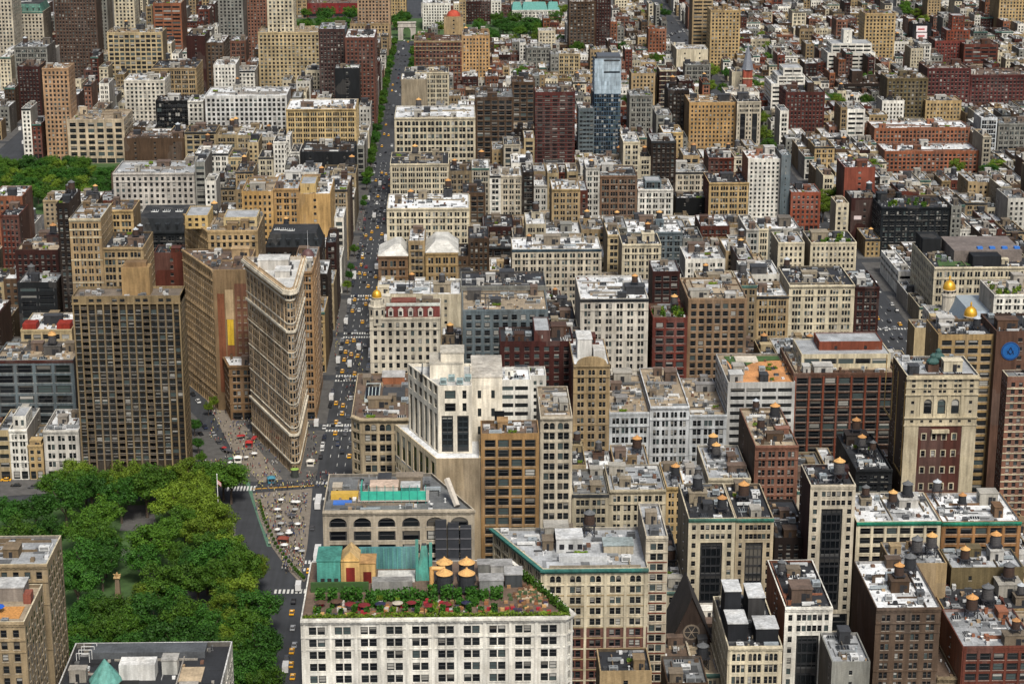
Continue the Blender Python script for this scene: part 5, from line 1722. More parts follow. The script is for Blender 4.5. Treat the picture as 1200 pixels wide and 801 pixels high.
def k_garden(root, d, inn, zr, rng):
    nr = np.random.default_rng(5)
    k = d['S']['keep']
    xs = [p[0] for p in inn]; ys = [p[1] for p in inn]
    x0, x1, y0 = min(xs), max(xs), min(ys)
    # hedge round the front edge and along the slanting side
    mb = MB()
    L = x1 - x0
    leafy(mb, [(x0 + i * L / 24, x0 + (i + 1) * L / 24 - .2, y0 + .1, y0 + 1.6, zr, zr + 1.2 + .9 * rng.random()) for i in range(24)], 130, .26, nr)
    stuff(part('hedge', mb, [M['leaf_b']], root, weld=False))
    mb = MB()
    p1, p2 = inn[2], inn[3]
    for i in range(16):
        f = i / 16 * .8
        x, y = p1[0] + (p2[0] - p1[0]) * f, p1[1] + (p2[1] - p1[1]) * f
        leafy(mb, [(x - 2.2, x - .3, y, y + 3, zr, zr + 1.4 + rng.random())], 130, .26, nr)
    stuff(part('hedge', mb, [M['leaf_a']], root, weld=False))
    mb = MB()
    for i in range(15):
        x = x0 + 3 + i * (L - 22) / 15
        leafy(mb, [(x, x + rng.uniform(2, 4), y0 + 12.5, y0 + 16.5, zr, zr + rng.uniform(2, 4.4))], 260, .3, nr)
        leafy(mb, [(x, x + rng.uniform(1, 2), y0 + 3.6, y0 + 5.6, zr, zr + rng.uniform(1.4, 3.0))], 150, .26, nr)
        x = x0 + 3 + rng.random() * (L - 22)
        leafy(mb, [(x, x + rng.uniform(1, 3), y0 + 8.6, y0 + 10.4, zr, zr + rng.uniform(1.2, 2.8))], 120, .26, nr)
    stuff(part('hedge', mb, [M['leaf_c']], root, weld=False))
    ox, oy = root.location[0], root.location[1]
    for i in range(10):
        x = x0 + 4 + i * (L - 30) / 10 + rng.uniform(-1.2, 1.2)
        col, cn = rng.choice([((.16, .016, .018), 'dark red'), ((.16, .016, .018), 'dark red'), ((.02, .02, .05), 'navy'), ((.42, .38, .3), 'cream'), ((.09, .05, .03), 'brown')])
        umbrella(x + ox, y0 + rng.uniform(5.8, 10.5) + oy, zr, col, cn, 'among the hedges of the roof garden', rng.uniform(1.5, 1.9))
    mb = MB()
    for i in range(150):                                   # seats and low tables
        x, y = rng.uniform(x0 + 3, x1 - 6), y0 + rng.uniform(2.4, 12.5)
        if not inside((x, y), inn):
            continue
        c = rng.choice([(.30, .02, .03), (.25, .10, .04), (.45, .42, .38), (.04, .03, .06), (.20, .12, .06), (.5, .3, .12)])
        mb.box(x - .6, x + .6, y - .5, y + .5, zr, zr + rng.uniform(.4, 1.1), c)
    stuff(part('furniture', mb, [M['cloth']], root))
    mb = MB()
    q = local(root, 636, 700, zr)
    for i in range(140):
        x, y = q[0] + rng.gauss(0, 3.2) - 3, q[1] + rng.gauss(0, 4)
        if inside((x, y), inn):
            c = rng.choice([(.20, .10, .04), (.30, .17, .08), (.12, .06, .03), (.4, .32, .22), (.05, .08, .03)])
            mb.box(x - .55, x + .55, y - .5, y + .5, zr, zr + rng.uniform(.5, 1.0), c)
    stuff(part('furniture', mb, [M['cloth']], root))
    # copper pavilion, tan gabled stair house, white deck and grey plant behind the hedges
    def at_(px, py, dz=0):
        return local(root, px, py, zr + dz)
    teal = lin((86, 160, 146))
    def teal_box(pl, pr, pf, depth, h, col=teal, nm='pavilion'):
        a, b = at_(pl, pf), at_(pr, pf)
        box_part(nm, root, a[0], b[0], a[1], a[1] + depth, zr, zr + h, col, keep=k, cap=mul(col, .8))
        return a, b
    a, b = teal_box(372, 399, 687, 11, 8)
    for i in range(3):
        mbw = MB(); mbw.box(a[0] + 1 + i * 2.0, a[0] + 2.2 + i * 2.0, a[1] - .1, a[1] - .01, zr + 1, zr + 2.6, (.03, .03, .03))
        part('window', mbw, [M['tmetal']], root)
    a, b = at_(400, 683), at_(422, 683)
    mb = MB()
    mb.box(a[0], b[0], a[1], a[1] + 8, zr, zr + 7, lin((206, 170, 110)))
    mx = (a[0] + b[0]) / 2
    mb.prism([(a[0], a[1] - .3), (b[0], a[1] - .3), (b[0], a[1] + 8.2), (a[0], a[1] + 8.2)], zr + 7, zr + 7.3, lin((206, 170, 110)))
    mb.poly([(a[0], a[1] - .02, zr + 7.3), (b[0], a[1] - .02, zr + 7.3), (mx, a[1] - .02, zr + 10)], lin((206, 170, 110)))
    mb.quads([[(a[0], a[1], zr + 7.3), (mx, a[1], zr + 10), (mx, a[1] + 8, zr + 10), (a[0], a[1] + 8, zr + 7.3)],
              [(mx, a[1], zr + 10), (b[0], a[1], zr + 7.3), (b[0], a[1] + 8, zr + 7.3), (mx, a[1] + 8, zr + 10)]], lin((200, 170, 120)))
    mb.box(mx - 1.3, mx + 1.3, a[1] - .12, a[1] - .03, zr + .1, zr + 5, lin((120, 40, 34)))
    part('stair_house', mb, [M['wall']], root)
    box_part('stair_house', root, b[0] + .1, b[0] + 4.6, a[1], a[1] + 7, zr, zr + 6.2, lin((202, 166, 108)), keep=k, cap=lin((190, 150, 100)))
    box_part('door', root, b[0] + 1, b[0] + 3.4, a[1] - .1, a[1] - .01, zr + .1, zr + 3.6, lin((110, 36, 30)))
    a, b = at_(438, 683), at_(486, 683)
    box_part('deck', root, a[0] + 1, b[0], a[1] + .5, a[1] + 9, zr, zr + .35, lin((214, 212, 206)), 'roof', keep=k)
    c1, c2 = at_(420, 674), at_(488, 674)
    box_part('screen_wall', root, c1[0], c2[0], c1[1] + 5, c1[1] + 5.6, zr, zr + 7, lin((92, 146, 150)), 'wall', keep=k)
    for i in range(12):
        x = c1[0] + .5 + i * (c2[0] - c1[0] - 1) / 12
        box_part('rib', root, x, x + .35, c1[1] + 4.75, c1[1] + 4.98, zr, zr + 6.9, lin((100, 164, 156)), 'wall')
    a, b = at_(488, 680), at_(506, 680)
    mb = MB()
    h = 10
    fx0, fx1, fy0, fy1 = a[0], b[0], a[1], a[1] + 8
    q = [(fx0, fy0), (fx1, fy0), (fx1, fy1), (fx0, fy1)]
    t = [(fx0 + 1.6, fy0 + 3), (fx1 - 1.6, fy0 + 3), (fx1 - 1.6, fy1 - 3), (fx0 + 1.6, fy1 - 3)]
    mb.quads([[(*q[i], zr), (*q[(i + 1) % 4], zr), (*t[(i + 1) % 4], zr + h), (*t[i], zr + h)] for i in range(4)], teal)
    mb.poly([(*p, zr + h) for p in t], (.05, .06, .06))
    mb.box(fx0 - .2, fx0 + .7, fy0 - .3, fy0 + .7, zr, zr + h + 3, teal)
    mb.box(fx1 - .7, fx1 + .2, fy0 - .3, fy0 + .7, zr, zr + h + 2, teal)
    part('pavilion', mb, [M['wall']], root)
    k.append(((fx0 + fx1) / 2, (fy0 + fy1) / 2, fx1 - fx0, fy1 - fy0))
    a, b = at_(436, 694), at_(483, 694)
    box_part('plant_room', root, a[0], b[0], a[1], a[1] + 4, zr, zr + 3.4, lin((150, 150, 146)), keep=k)
    box_part('wall', root, a[0] - 18, a[0] - 1, a[1] + .5, a[1] + 1.4, zr, zr + 3, (.035, .08, .02), 'cloth', keep=k)
    # four tanks with tan caps
    for (px, py) in ((521, 693), (547, 693), (521, 680), (547, 680)):
        q = at_(px, py)
        water_tank(q[0] + ox, q[1] + oy, zr, 1.38, .5, 'the white block with the roof garden', 2, 4)
        k.append((q[0], q[1], 5, 5))
    a = at_(506, 690)
    mb = MB()
    mb.tube((a[0], a[1], zr), (a[0], a[1], zr + 7), .7, .7, 8, lin((205, 160, 100)))
    mb.tube((a[0], a[1], zr + 6.6), (a[0] + 4, a[1], zr + 6.6), .7, .7, 8, lin((205, 160, 100)))
    part('duct', mb, [M['tmetal']], root, smooth=True)
    for (pl, pr, py, dp, h, c) in ((562, 590, 692, 5, 3.2, (150, 152, 150)), (592, 612, 688, 6, 4, (70, 74, 76)), (575, 600, 674, 5, 3, (180, 180, 176)), (560, 574, 676, 4, 4, (120, 122, 118))):
        a, b = at_(pl, py), at_(pr, py)
        if inside(a, inn) and inside(b, inn):
            box_part('plant_room', root, a[0], b[0], a[1], a[1] + dp, zr, zr + h, lin(c), keep=k, cap=lin((170, 170, 168)))
    for i in range(10):
        x = x0 + 2 + rng.random() * (L - 30)
        link('planter', UNIT['plant'], root, loc=(x, y0 + rng.uniform(3, 13), zr), scale=(1.2, 1.2, 2), color=(.5, .5, .5))

def k_deck(root, d, inn, zr, rng):
    k = d['S']['keep']
    a = local(root, 0, 720, zr)
    xs = [p[0] for p in inn]; ys = [p[1] for p in inn]
    x1, y0, y1 = max(xs), min(ys), max(ys)
    dk = MB()
    for i in range(9):
        yy = y0 + 4 + i * .9
        pb = MB(); pb.box(-8, 8, 0, .84, 0, .25)
        link('plank', pb.mesh('plank', [M['wood']]) if i == 0 else bpy.data.meshes['plank'], root, loc=(x1 - 10, yy, zr), color=lin((190, 136, 76)))
    box_part('penthouse', root, x1 - 20, x1 - 3, y1 - 10, y1 - 2.5, zr, zr + 4.2, lin((150, 140, 130)), keep=k, cap=lin((205, 206, 204)))
    box_part('penthouse', root, x1 - 26, x1 - 12, y1 - 2.4, y1 - .5, zr, zr + 6, lin((178, 180, 180)), keep=k)
    box_part('planter_box', root, x1 - 2.8, x1 - .6, y1 - 12, y1 - 8, zr, zr + 3, lin((140, 70, 50)), keep=k)
    ox, oy = root.location[0], root.location[1]
    umbrella(x1 - 9 + ox, y0 + 8 + oy, zr + .25, lin((30, 90, 190)), 'bright blue', 'on the timber roof deck', 2.2)
    k.append((x1 - 10, y0 + 8, 18, 10))

def k_turret(root, d, inn, zr, rng):
    k = d['S']['keep']
    def at_(px, py, z=zr):
        return local(root, px, py, z)
    c = at_(124, 800)
    mb = MB()
    mb.lathe(c[0], c[1], [(4.6, 0), (4.6, zr + 1)], 10, lin((158, 118, 78)), cap=False)
    part('turret', mb, [M['wall']], root)
    mb = MB()
    mb.lathe(c[0], c[1], [(5.1, zr + 1), (4.9, zr + 1.5), (.1, zr + 8.2)], 10, cap=False)
    part('turret_roof', mb, [M['verdigris']], root)
    k.append((c[0], c[1], 10, 10))
    g = Geo(0, 0)
    a, b = at_(140, 797), at_(182, 797)
    if b[0] > a[0]:
        facade(g, (a[0], a[1]), (1, 0), 0, b[0] - a[0], zr, zr + 5.2, make_cols(b[0] - a[0], dict(bw=2.6, grp=1, ww=.5))[0], [(zr + 1.3, zr + 3.6)], .25, lin((224, 224, 220)))
        g.W.box(a[0], b[0], a[1] + .01, a[1] + 6, zr, zr + 5.15, lin((224, 224, 220)))
        part('penthouse', g.W, [M['wall']], root)
        stuff(part('glazing', g.G, [M['glass']], root, weld=False, uv=True))
        k.append(((a[0] + b[0]) / 2, a[1] + 3, b[0] - a[0], 6))
    a, b = at_(104, 772), at_(240, 772)
    box_part('roof_level', root, a[0], b[0], a[1], a[1] + 7, zr, zr + 2.2, lin((88, 92, 96)), 'roof', keep=k)
    a, b = at_(209, 797), at_(236, 797)
    box_part('terrace', root, a[0], b[0], a[1] - 1, a[1] + 9, zr, zr + .3, lin((190, 170, 140)), 'roof', keep=k)
    a, b = at_(190, 790), at_(208, 790)
    box_part('stair_house', root, a[0], b[0], a[1], a[1] + 5, zr, zr + 4.6, lin((196, 196, 190)), keep=k, cap=lin((180, 178, 172)))
    for i in range(4):
        a = at_(90 + i * 3, 776 - i * 4)
        mb = MB()
        for q in (0, 4):
            mb.tube((a[0] + q, a[1], zr), (a[0] + q, a[1], zr + 3.2), .12, .12, 4, (.7, .7, .68))
        mb.tube((a[0], a[1], zr + 3.2), (a[0] + 4, a[1], zr + 3.2), .12, .12, 4, (.7, .7, .68))
        part('pergola_frame', mb, [M['tmetal']], root)

def k_scaffold(root, d, inn, zr, rng):
    k = d['S']['keep']
    teal = lin((60, 172, 148))
    a, b = local(root, 423, 590, zr), local(root, 499, 590, zr)
    x0, x1, y = a[0], b[0], a[1]
    box_part('scaffold_hoarding', root, x0, x1, y, y + .3, zr + 1.2, zr + 4.2, teal, 'tmetal')
    box_part('scaffold_hoarding', root, x0, x0 + .3, y + .4, y + 8, zr + 1.2, zr + 5.4, mul(teal, .9), 'tmetal')
    box_part('scaffold_deck', root, x0 - 1, x1 + 1, y - .4, y + 9, zr + .8, zr + 1.15, lin((170, 160, 150)), 'tmetal')
    box_part('plant_room', root, x0 + 3, x0 + 12, y + 2, y + 8, zr, zr + 5, lin((206, 200, 188)), keep=k, cap=lin((214, 190, 170)))
    box_part('plant_room', root, x0 + 13, x1 - 2, y + 2.5, y + 7.5, zr, zr + 4.6, lin((70, 150, 136)), keep=k, cap=lin((200, 202, 200)))
    for i in range(9):
        x = x0 + i * (x1 - x0) / 8
        mb = MB(); mb.tube((x, y - .3, zr), (x, y - .3, zr + 6.4), .1, .1, 5, (.05, .3, .26)); part('scaffold_pole', mb, [M['tmetal']], root)
    k.append(((x0 + x1) / 2, y + 4, x1 - x0 + 3, 12))
    # scaffolding tower clad in dark mesh at the west end, with the sloping hoist
    xs = [p[0] for p in inn]
    xe = max(xs)
    for i in range(3):
        box_part('scaffold_bay', root, xe - 12 + i * 4.0, xe - 8.4 + i * 4.0, min(p[1] for p in inn) - 2.4, min(p[1] for p in inn) - 1.2, zr - 34, zr - 2 - i, (.035, .038, .045), 'tmetal')
        for j in range(9):
            box_part('scaffold_rail', root, xe - 12 + i * 4, xe - 8.3 + i * 4, min(p[1] for p in inn) - 2.6, min(p[1] for p in inn) - 2.45, zr - 33 + j * 3.5, zr - 32.6 + j * 3.5, (.12, .12, .13), 'tmetal')
    p0, p1 = local(root, 524, 590, zr), local(root, 547, 596, zr)
    mb = MB()
    mb.tube((p0[0], p0[1] + 4, zr + 7), (p1[0] - 3, p1[1] + 1, zr + .5), 1.1, 1.1, 6, lin((180, 172, 160)))
    part('debris_chute', mb, [M['tmetal']], root)
    box_part('tarpaulin', root, x0 - 9, x0 - 3, y - 1, y + 2, zr, zr + .6, lin((60, 110, 190)), 'tmetal', keep=k)
    box_part('hoarding', root, x0 - 10, x0 - 1, y + 4, y + 7, zr, zr + 2, lin((196, 160, 70)), 'tmetal', keep=k)

def k_lightroof(root, d, inn, zr, rng):
    k = d['S']['keep']
    a, b = local(root, 652, 648, zr), local(root, 683, 648, zr)
    box_part('penthouse', root, a[0], b[0], a[1], a[1] + 9, zr, zr + 5, lin((208, 210, 210)), keep=k, cap=lin((214, 216, 216)))
    for i in range(3):
        x = a[0] + 1 + i * 3
        box_part('window', root, x, x + 1.6, a[1] - .08, a[1] - .01, zr + 1.4, zr + 3.2, (.02, .02, .025), 'tmetal')
    a, b = local(root, 655, 660, zr), local(root, 712, 660, zr)
    box_part('roof_level', root, a[0], b[0], a[1] + 1, a[1] + 4, zr, zr + 2, lin((196, 198, 198)), 'roof', keep=k)
    a, b = local(root, 708, 652, zr), local(root, 750, 652, zr)
    box_part('plant_room', root, a[0], b[0] - 2, a[1] + 2, a[1] + 9, zr, zr + 3, lin((190, 180, 160)), keep=k, cap=lin((160, 172, 172)))

def k_blackbox(root, d, inn, zr, rng):
    k = d['S']['keep']
    xs = [p[0] for p in inn]; ys = [p[1] for p in inn]
    x0, x1, y0, y1 = min(xs), max(xs), min(ys), max(ys)
    w = x1 - x0
    for (f0, f1, g0, g1, h) in ((.02, .40, .15, .42, 6), (.04, .36, .46, .70, 12), (.55, .98, .1, .35, 5), (.52, .85, .5, .8, 9)):
        box_part('machine_house', root, x0 + f0 * w, x0 + f1 * w, y0 + g0 * (y1 - y0), y0 + g1 * (y1 - y0), zr, zr + h, (.018, .02, .024), keep=k, cap=lin((210, 212, 212)))

def k_lodge(root, d, inn, zr, rng):
    x0, x1, y0, y1 = bbox(d['fp'])
    W, T = x1 - x0, d['z']
    P0 = (x0 - root.location[0], y0 - root.location[1] - .02)
    c = lin((196, 184, 156))
    red = lin((84, 50, 42))
    g = Geo(0, 0, 120)
    f = lambda *q: [(W * s - w / 2, W * s + w / 2) for s, w in q]
    U = (1, 0)
    facade(g, P0, U, 0, W, T - 8.1, T, f((.10, 1.5), (.26, 1.3), (.32, 1.3), (.47, 1.3), (.53, 1.3), (.68, 1.3), (.74, 1.3), (.90, 1.5)), [(T - 7.32, T - 6.12), (T - 5.04, T - 3.72), (T - 2.76, T - 1.56)], .35, c)
    g.hero = 120
    facade(g, P0, U, 0, .20 * W, T - 17.7, T - 8.1, f((.10, 1.3)), [(T - 15.9, T - 14.64), (T - 12, T - 10.68)], .35, c)
    facade(g, P0, U, .80 * W, W, T - 17.7, T - 8.1, f((.90, 1.3)), [(T - 15.9, T - 14.64), (T - 12, T - 10.68)], .35, c)
    facade(g, P0, U, .20 * W, .80 * W, T - 17.7, T - 8.1, f((.31, 3.2), (.50, 3.2), (.69, 3.2)), [(T - 16.2, T - 9.9)], .6, c, (.06, .12, .11), arch=(0,))
    facade(g, P0, U, 0, W, T - 21, T - 17.7, f((.10, 1.3), (.24, 1.2), (.36, 1.2), (.5, 1.2), (.64, 1.2), (.76, 1.2), (.90, 1.3)), [(T - 19.8, T - 18.72)], .35, c)
    rows = [(T - 27 - 7.1 * i, T - 24.6 - 7.1 * i) for i in range(6)][::-1]
    facade(g, P0, U, 0, .20 * W, 0, T - 21, f((.10, 1.3)), rows, .35, c)
    facade(g, P0, U, .80 * W, W, 0, T - 21, f((.90, 1.3)), rows, .35, c)
    facade(g, P0, U, .20 * W, .80 * W, 0, T - 21, f((.28, 1.5), (.42, 1.5), (.56, 1.5), (.70, 1.5)), rows, .35, red)
    for (a, b) in rows:
        for s in (.28, .42, .56, .70):
            slab(g, P0, U, W * s - 1.15, W * s - .76, a - .3, b + .4, .14, c)
            slab(g, P0, U, W * s + .76, W * s + 1.15, a - .3, b + .4, .14, c)
            slab(g, P0, U, W * s - .75, W * s + .75, b + .05, b + .45, .14, c)
    for (zz, p, h) in ((T - 21.1, .5, .5), (T - 17.8, .7, .5), (T - 8.2, .6, .5), (T - 5.4, .35, .3), (T - 1.4, .9, .8)):
        slab(g, P0, U, -.3, W + .3, zz, zz + h, p, mul(c, 1.05))
    for s in (.22, .405, .595, .78):
        slab(g, P0, U, W * s - .6, W * s + .6, T - 17.4, T - 8.2, .45, mul(c, 1.02))
    slab(g, P0, U, W * .38, W * .62, T - 24, T - 22.6, 1.3, c)
    slab(g, P0, U, .1, .20 * W - .1, 2, T - 21.3, .3, c)
    slab(g, P0, U, .80 * W + .1, W - .1, 2, T - 21.3, .3, c)
    g.ox = g.oy = 0
    part('front_wall', g.W, [M['wall']], root)
    for (p, rz, w, h) in g.wins:
        link('window', U_DARK, root, loc=p, rz=rz, scale=(w, 1, h))
    if g.G.v:
        stuff(part('glazing', g.G, [M['glass']], root, weld=False, uv=True))
    k = d['S']['keep']
    for (fx, fy, s) in ((.42, .35, 1.0), (.55, .6, .9)):
        cx, cy = P0[0] + W * fx, P0[1] + (y1 - y0) * fy
        mb = MB(); mb.box(cx - 2.2, cx + 2.2, cy - 2, cy + 2, zr, zr + 3, lin((96, 72, 60))); part('lantern_base', mb, [M['wall']], root)
        mb = MB(); mb.lathe(cx, cy, [(1.9, zr + 3), (2.6, zr + 3.6), (2.6, zr + 4.3), (1.2, zr + 5.6), (1.2, zr + 6.6), (.1, zr + 7.6)], 8, (.035, .085, .075), cap=False); part('lantern', mb, [M['tmetal']], root)
        k.append((cx, cy, 6, 6))
    # brown east side with a cream frame pattern
    mb = MB()
    for (a, b, zz0, zz1) in ((1, 1.8, T - 42, T - 3), (15, 15.8, T - 42, T - 3), (1, 15.8, T - 42.8, T - 42), (24, 24.8, T - 26, T - 3), (38, 38.8, T - 26, T - 3), (24, 38.8, T - 26.8, T - 26)):
        mb.box(P0[0] - .25, P0[0] + .05, P0[1] + a, P0[1] + b, zz0, zz1, lin((180, 150, 96)))
    part('stone_band', mb, [M['wall']], root)

def k_emblem(root, d, inn, zr, rng):
    x0, x1, y0, y1 = bbox(d['fp'])
    X, Z = at(1184, 411, y0)
    lx, ly = X - root.location[0], y0 - root.location[1]
    def disc(r, dy, col, n=24):
        mb = MB()
        mb.poly([(lx + r * math.cos(2 * math.pi * i / n), ly - dy, Z + r * math.sin(2 * math.pi * i / n)) for i in range(n)], col)
        mb.quads([[(lx + r * math.cos(2 * math.pi * i / n), ly, Z + r * math.sin(2 * math.pi * i / n)), (lx + r * math.cos(2 * math.pi * (i + 1) / n), ly, Z + r * math.sin(2 * math.pi * (i + 1) / n)),
                   (lx + r * math.cos(2 * math.pi * (i + 1) / n), ly - dy, Z + r * math.sin(2 * math.pi * (i + 1) / n)), (lx + r * math.cos(2 * math.pi * i / n), ly - dy, Z + r * math.sin(2 * math.pi * i / n))] for i in range(n)], col)
        return mb
    part('emblem', disc(4.0, .30, lin((28, 88, 150))), [M['tmetal']], root)
    mb = MB()
    for i in range(24):
        t0, t1 = 2 * math.pi * i / 24, 2 * math.pi * (i + 1) / 24
        mb.quads([[(lx + 3.75 * math.cos(t0), ly - .34, Z + 3.75 * math.sin(t0)), (lx + 3.75 * math.cos(t1), ly - .34, Z + 3.75 * math.sin(t1)), (lx + 3.5 * math.cos(t1), ly - .34, Z + 3.5 * math.sin(t1)), (lx + 3.5 * math.cos(t0), ly - .34, Z + 3.5 * math.sin(t0))]], lin((24, 40, 80)))
    part('emblem_rim', mb, [M['tmetal']], root)
    mb = MB()
    for s in (-1, 1):
        mb.tube((lx, ly - .4, Z + 1.7), (lx + s * 1.4, ly - .4, Z - 1.3), .18, .14, 5, lin((22, 34, 66)))
        mb.tube((lx + s * 1.5, ly - .4, Z + .2), (lx, ly - .4, Z - 1.5), .18, .16, 5, lin((22, 34, 66)))
    part('emblem_compass', mb, [M['tmetal']], root)

def k_roofdeck(root, d, inn, zr, rng):
    k = d['S']['keep']
    xs = [p[0] for p in inn]; ys = [p[1] for p in inn]
    x0, x1, y0, y1 = min(xs), max(xs), min(ys), max(ys)
    w, h = x1 - x0, y1 - y0
    box_part('deck', root, x0 + .12 * w, x1 - .1, y0 + .1, y0 + .8 * h, zr, zr + .2, lin((206, 146, 92)), 'roof')
    mb = MB(); mb.prism([(x0 + .2 * w, y0 + .45 * h), (x0 + .55 * w, y0 + .75 * h), (x1 - 1, y0 + .82 * h), (x1 - 1, y0 + .95 * h), (x0 + .1 * w, y0 + .95 * h)], zr + .2, zr + .5)
    part('roof_lawn', mb, [M['lawn']], root)
    box_part('pavilion', root, x0 + .25 * w, x0 + .6 * w, y0 + .72 * h, y0 + .9 * h, zr + .5, zr + 1.2, lin((214, 206, 190)), keep=k)
    nr = np.random.default_rng(8)
    for i in range(7):
        a, b = x0 + rng.uniform(.15, .95) * w, y0 + rng.uniform(.1, .7) * h
        mb = MB(); leafy(mb, [(a - 1, a + 1, b - .6, b + .6, zr + .2, zr + 1.3)], 60, .25, nr); stuff(part('shrub', mb, [M['leaf_b']], root, weld=False))

def k_gable(root, d, inn, zr, rng):
    x0, x1, y0, y1 = bbox(d['fp'])
    W, T = x1 - x0, d['z']
    lx, ly = x0 - root.location[0], y0 - root.location[1] - .35
    pts = [(lx, T)] + [(lx + W / 2 - W * .42 * math.cos(t), T + 3.6 * math.sin(t)) for t in np.linspace(0, math.pi, 12)] + [(lx + W, T)]
    mb = MB()
    mb.poly([(x, ly, z) for x, z in reversed(pts)][::-1], d['S']['c'])
    for (a, b) in zip(pts[:-1], pts[1:]):
        mb.quads([[(a[0], ly, a[1]), (b[0], ly, b[1]), (b[0], ly + 1.2, b[1]), (a[0], ly + 1.2, a[1])]], mul(d['S']['c'], 1.05))
    part('gable', mb, [M['wall']], root)
    box_part('penthouse', root, lx + W * .15, lx + W * .55, ly + 12, ly + 26, zr, zr + 9, lin((216, 214, 208)), keep=d['S']['keep'], cap=lin((220, 220, 216)))
    box_part('penthouse', root, lx + W * .58, lx + W * .9, ly + 8, ly + 18, zr, zr + 5, lin((206, 204, 198)), keep=d['S']['keep'])

def k_skylight(root, d, inn, zr, rng):
    k = d['S']['keep']
    a, b = local(root, 427, 472, zr), local(root, 444, 472, zr)
    link('skylight', UNIT['sky'], root, loc=((a[0] + b[0]) / 2, a[1] + 12, zr), scale=(b[0] - a[0], 22, 3), color=lin((190, 200, 196)))
    k.append(((a[0] + b[0]) / 2, a[1] + 12, b[0] - a[0] + 1, 23))
    a, b = local(root, 448, 470, zr), local(root, 474, 470, zr)
    box_part('roof_level', root, a[0], b[0], a[1] + 1, a[1] + 14, zr, zr + 1.6, (.05, .052, .055), 'roof', keep=k)
    a, b = local(root, 448, 450, zr), local(root, 474, 450, zr)
    box_part('brick_wing', root, a[0], b[0], a[1], a[1] + 9, zr, zr + 3, lin((160, 104, 74)), keep=k, cap=lin((190, 188, 184)))

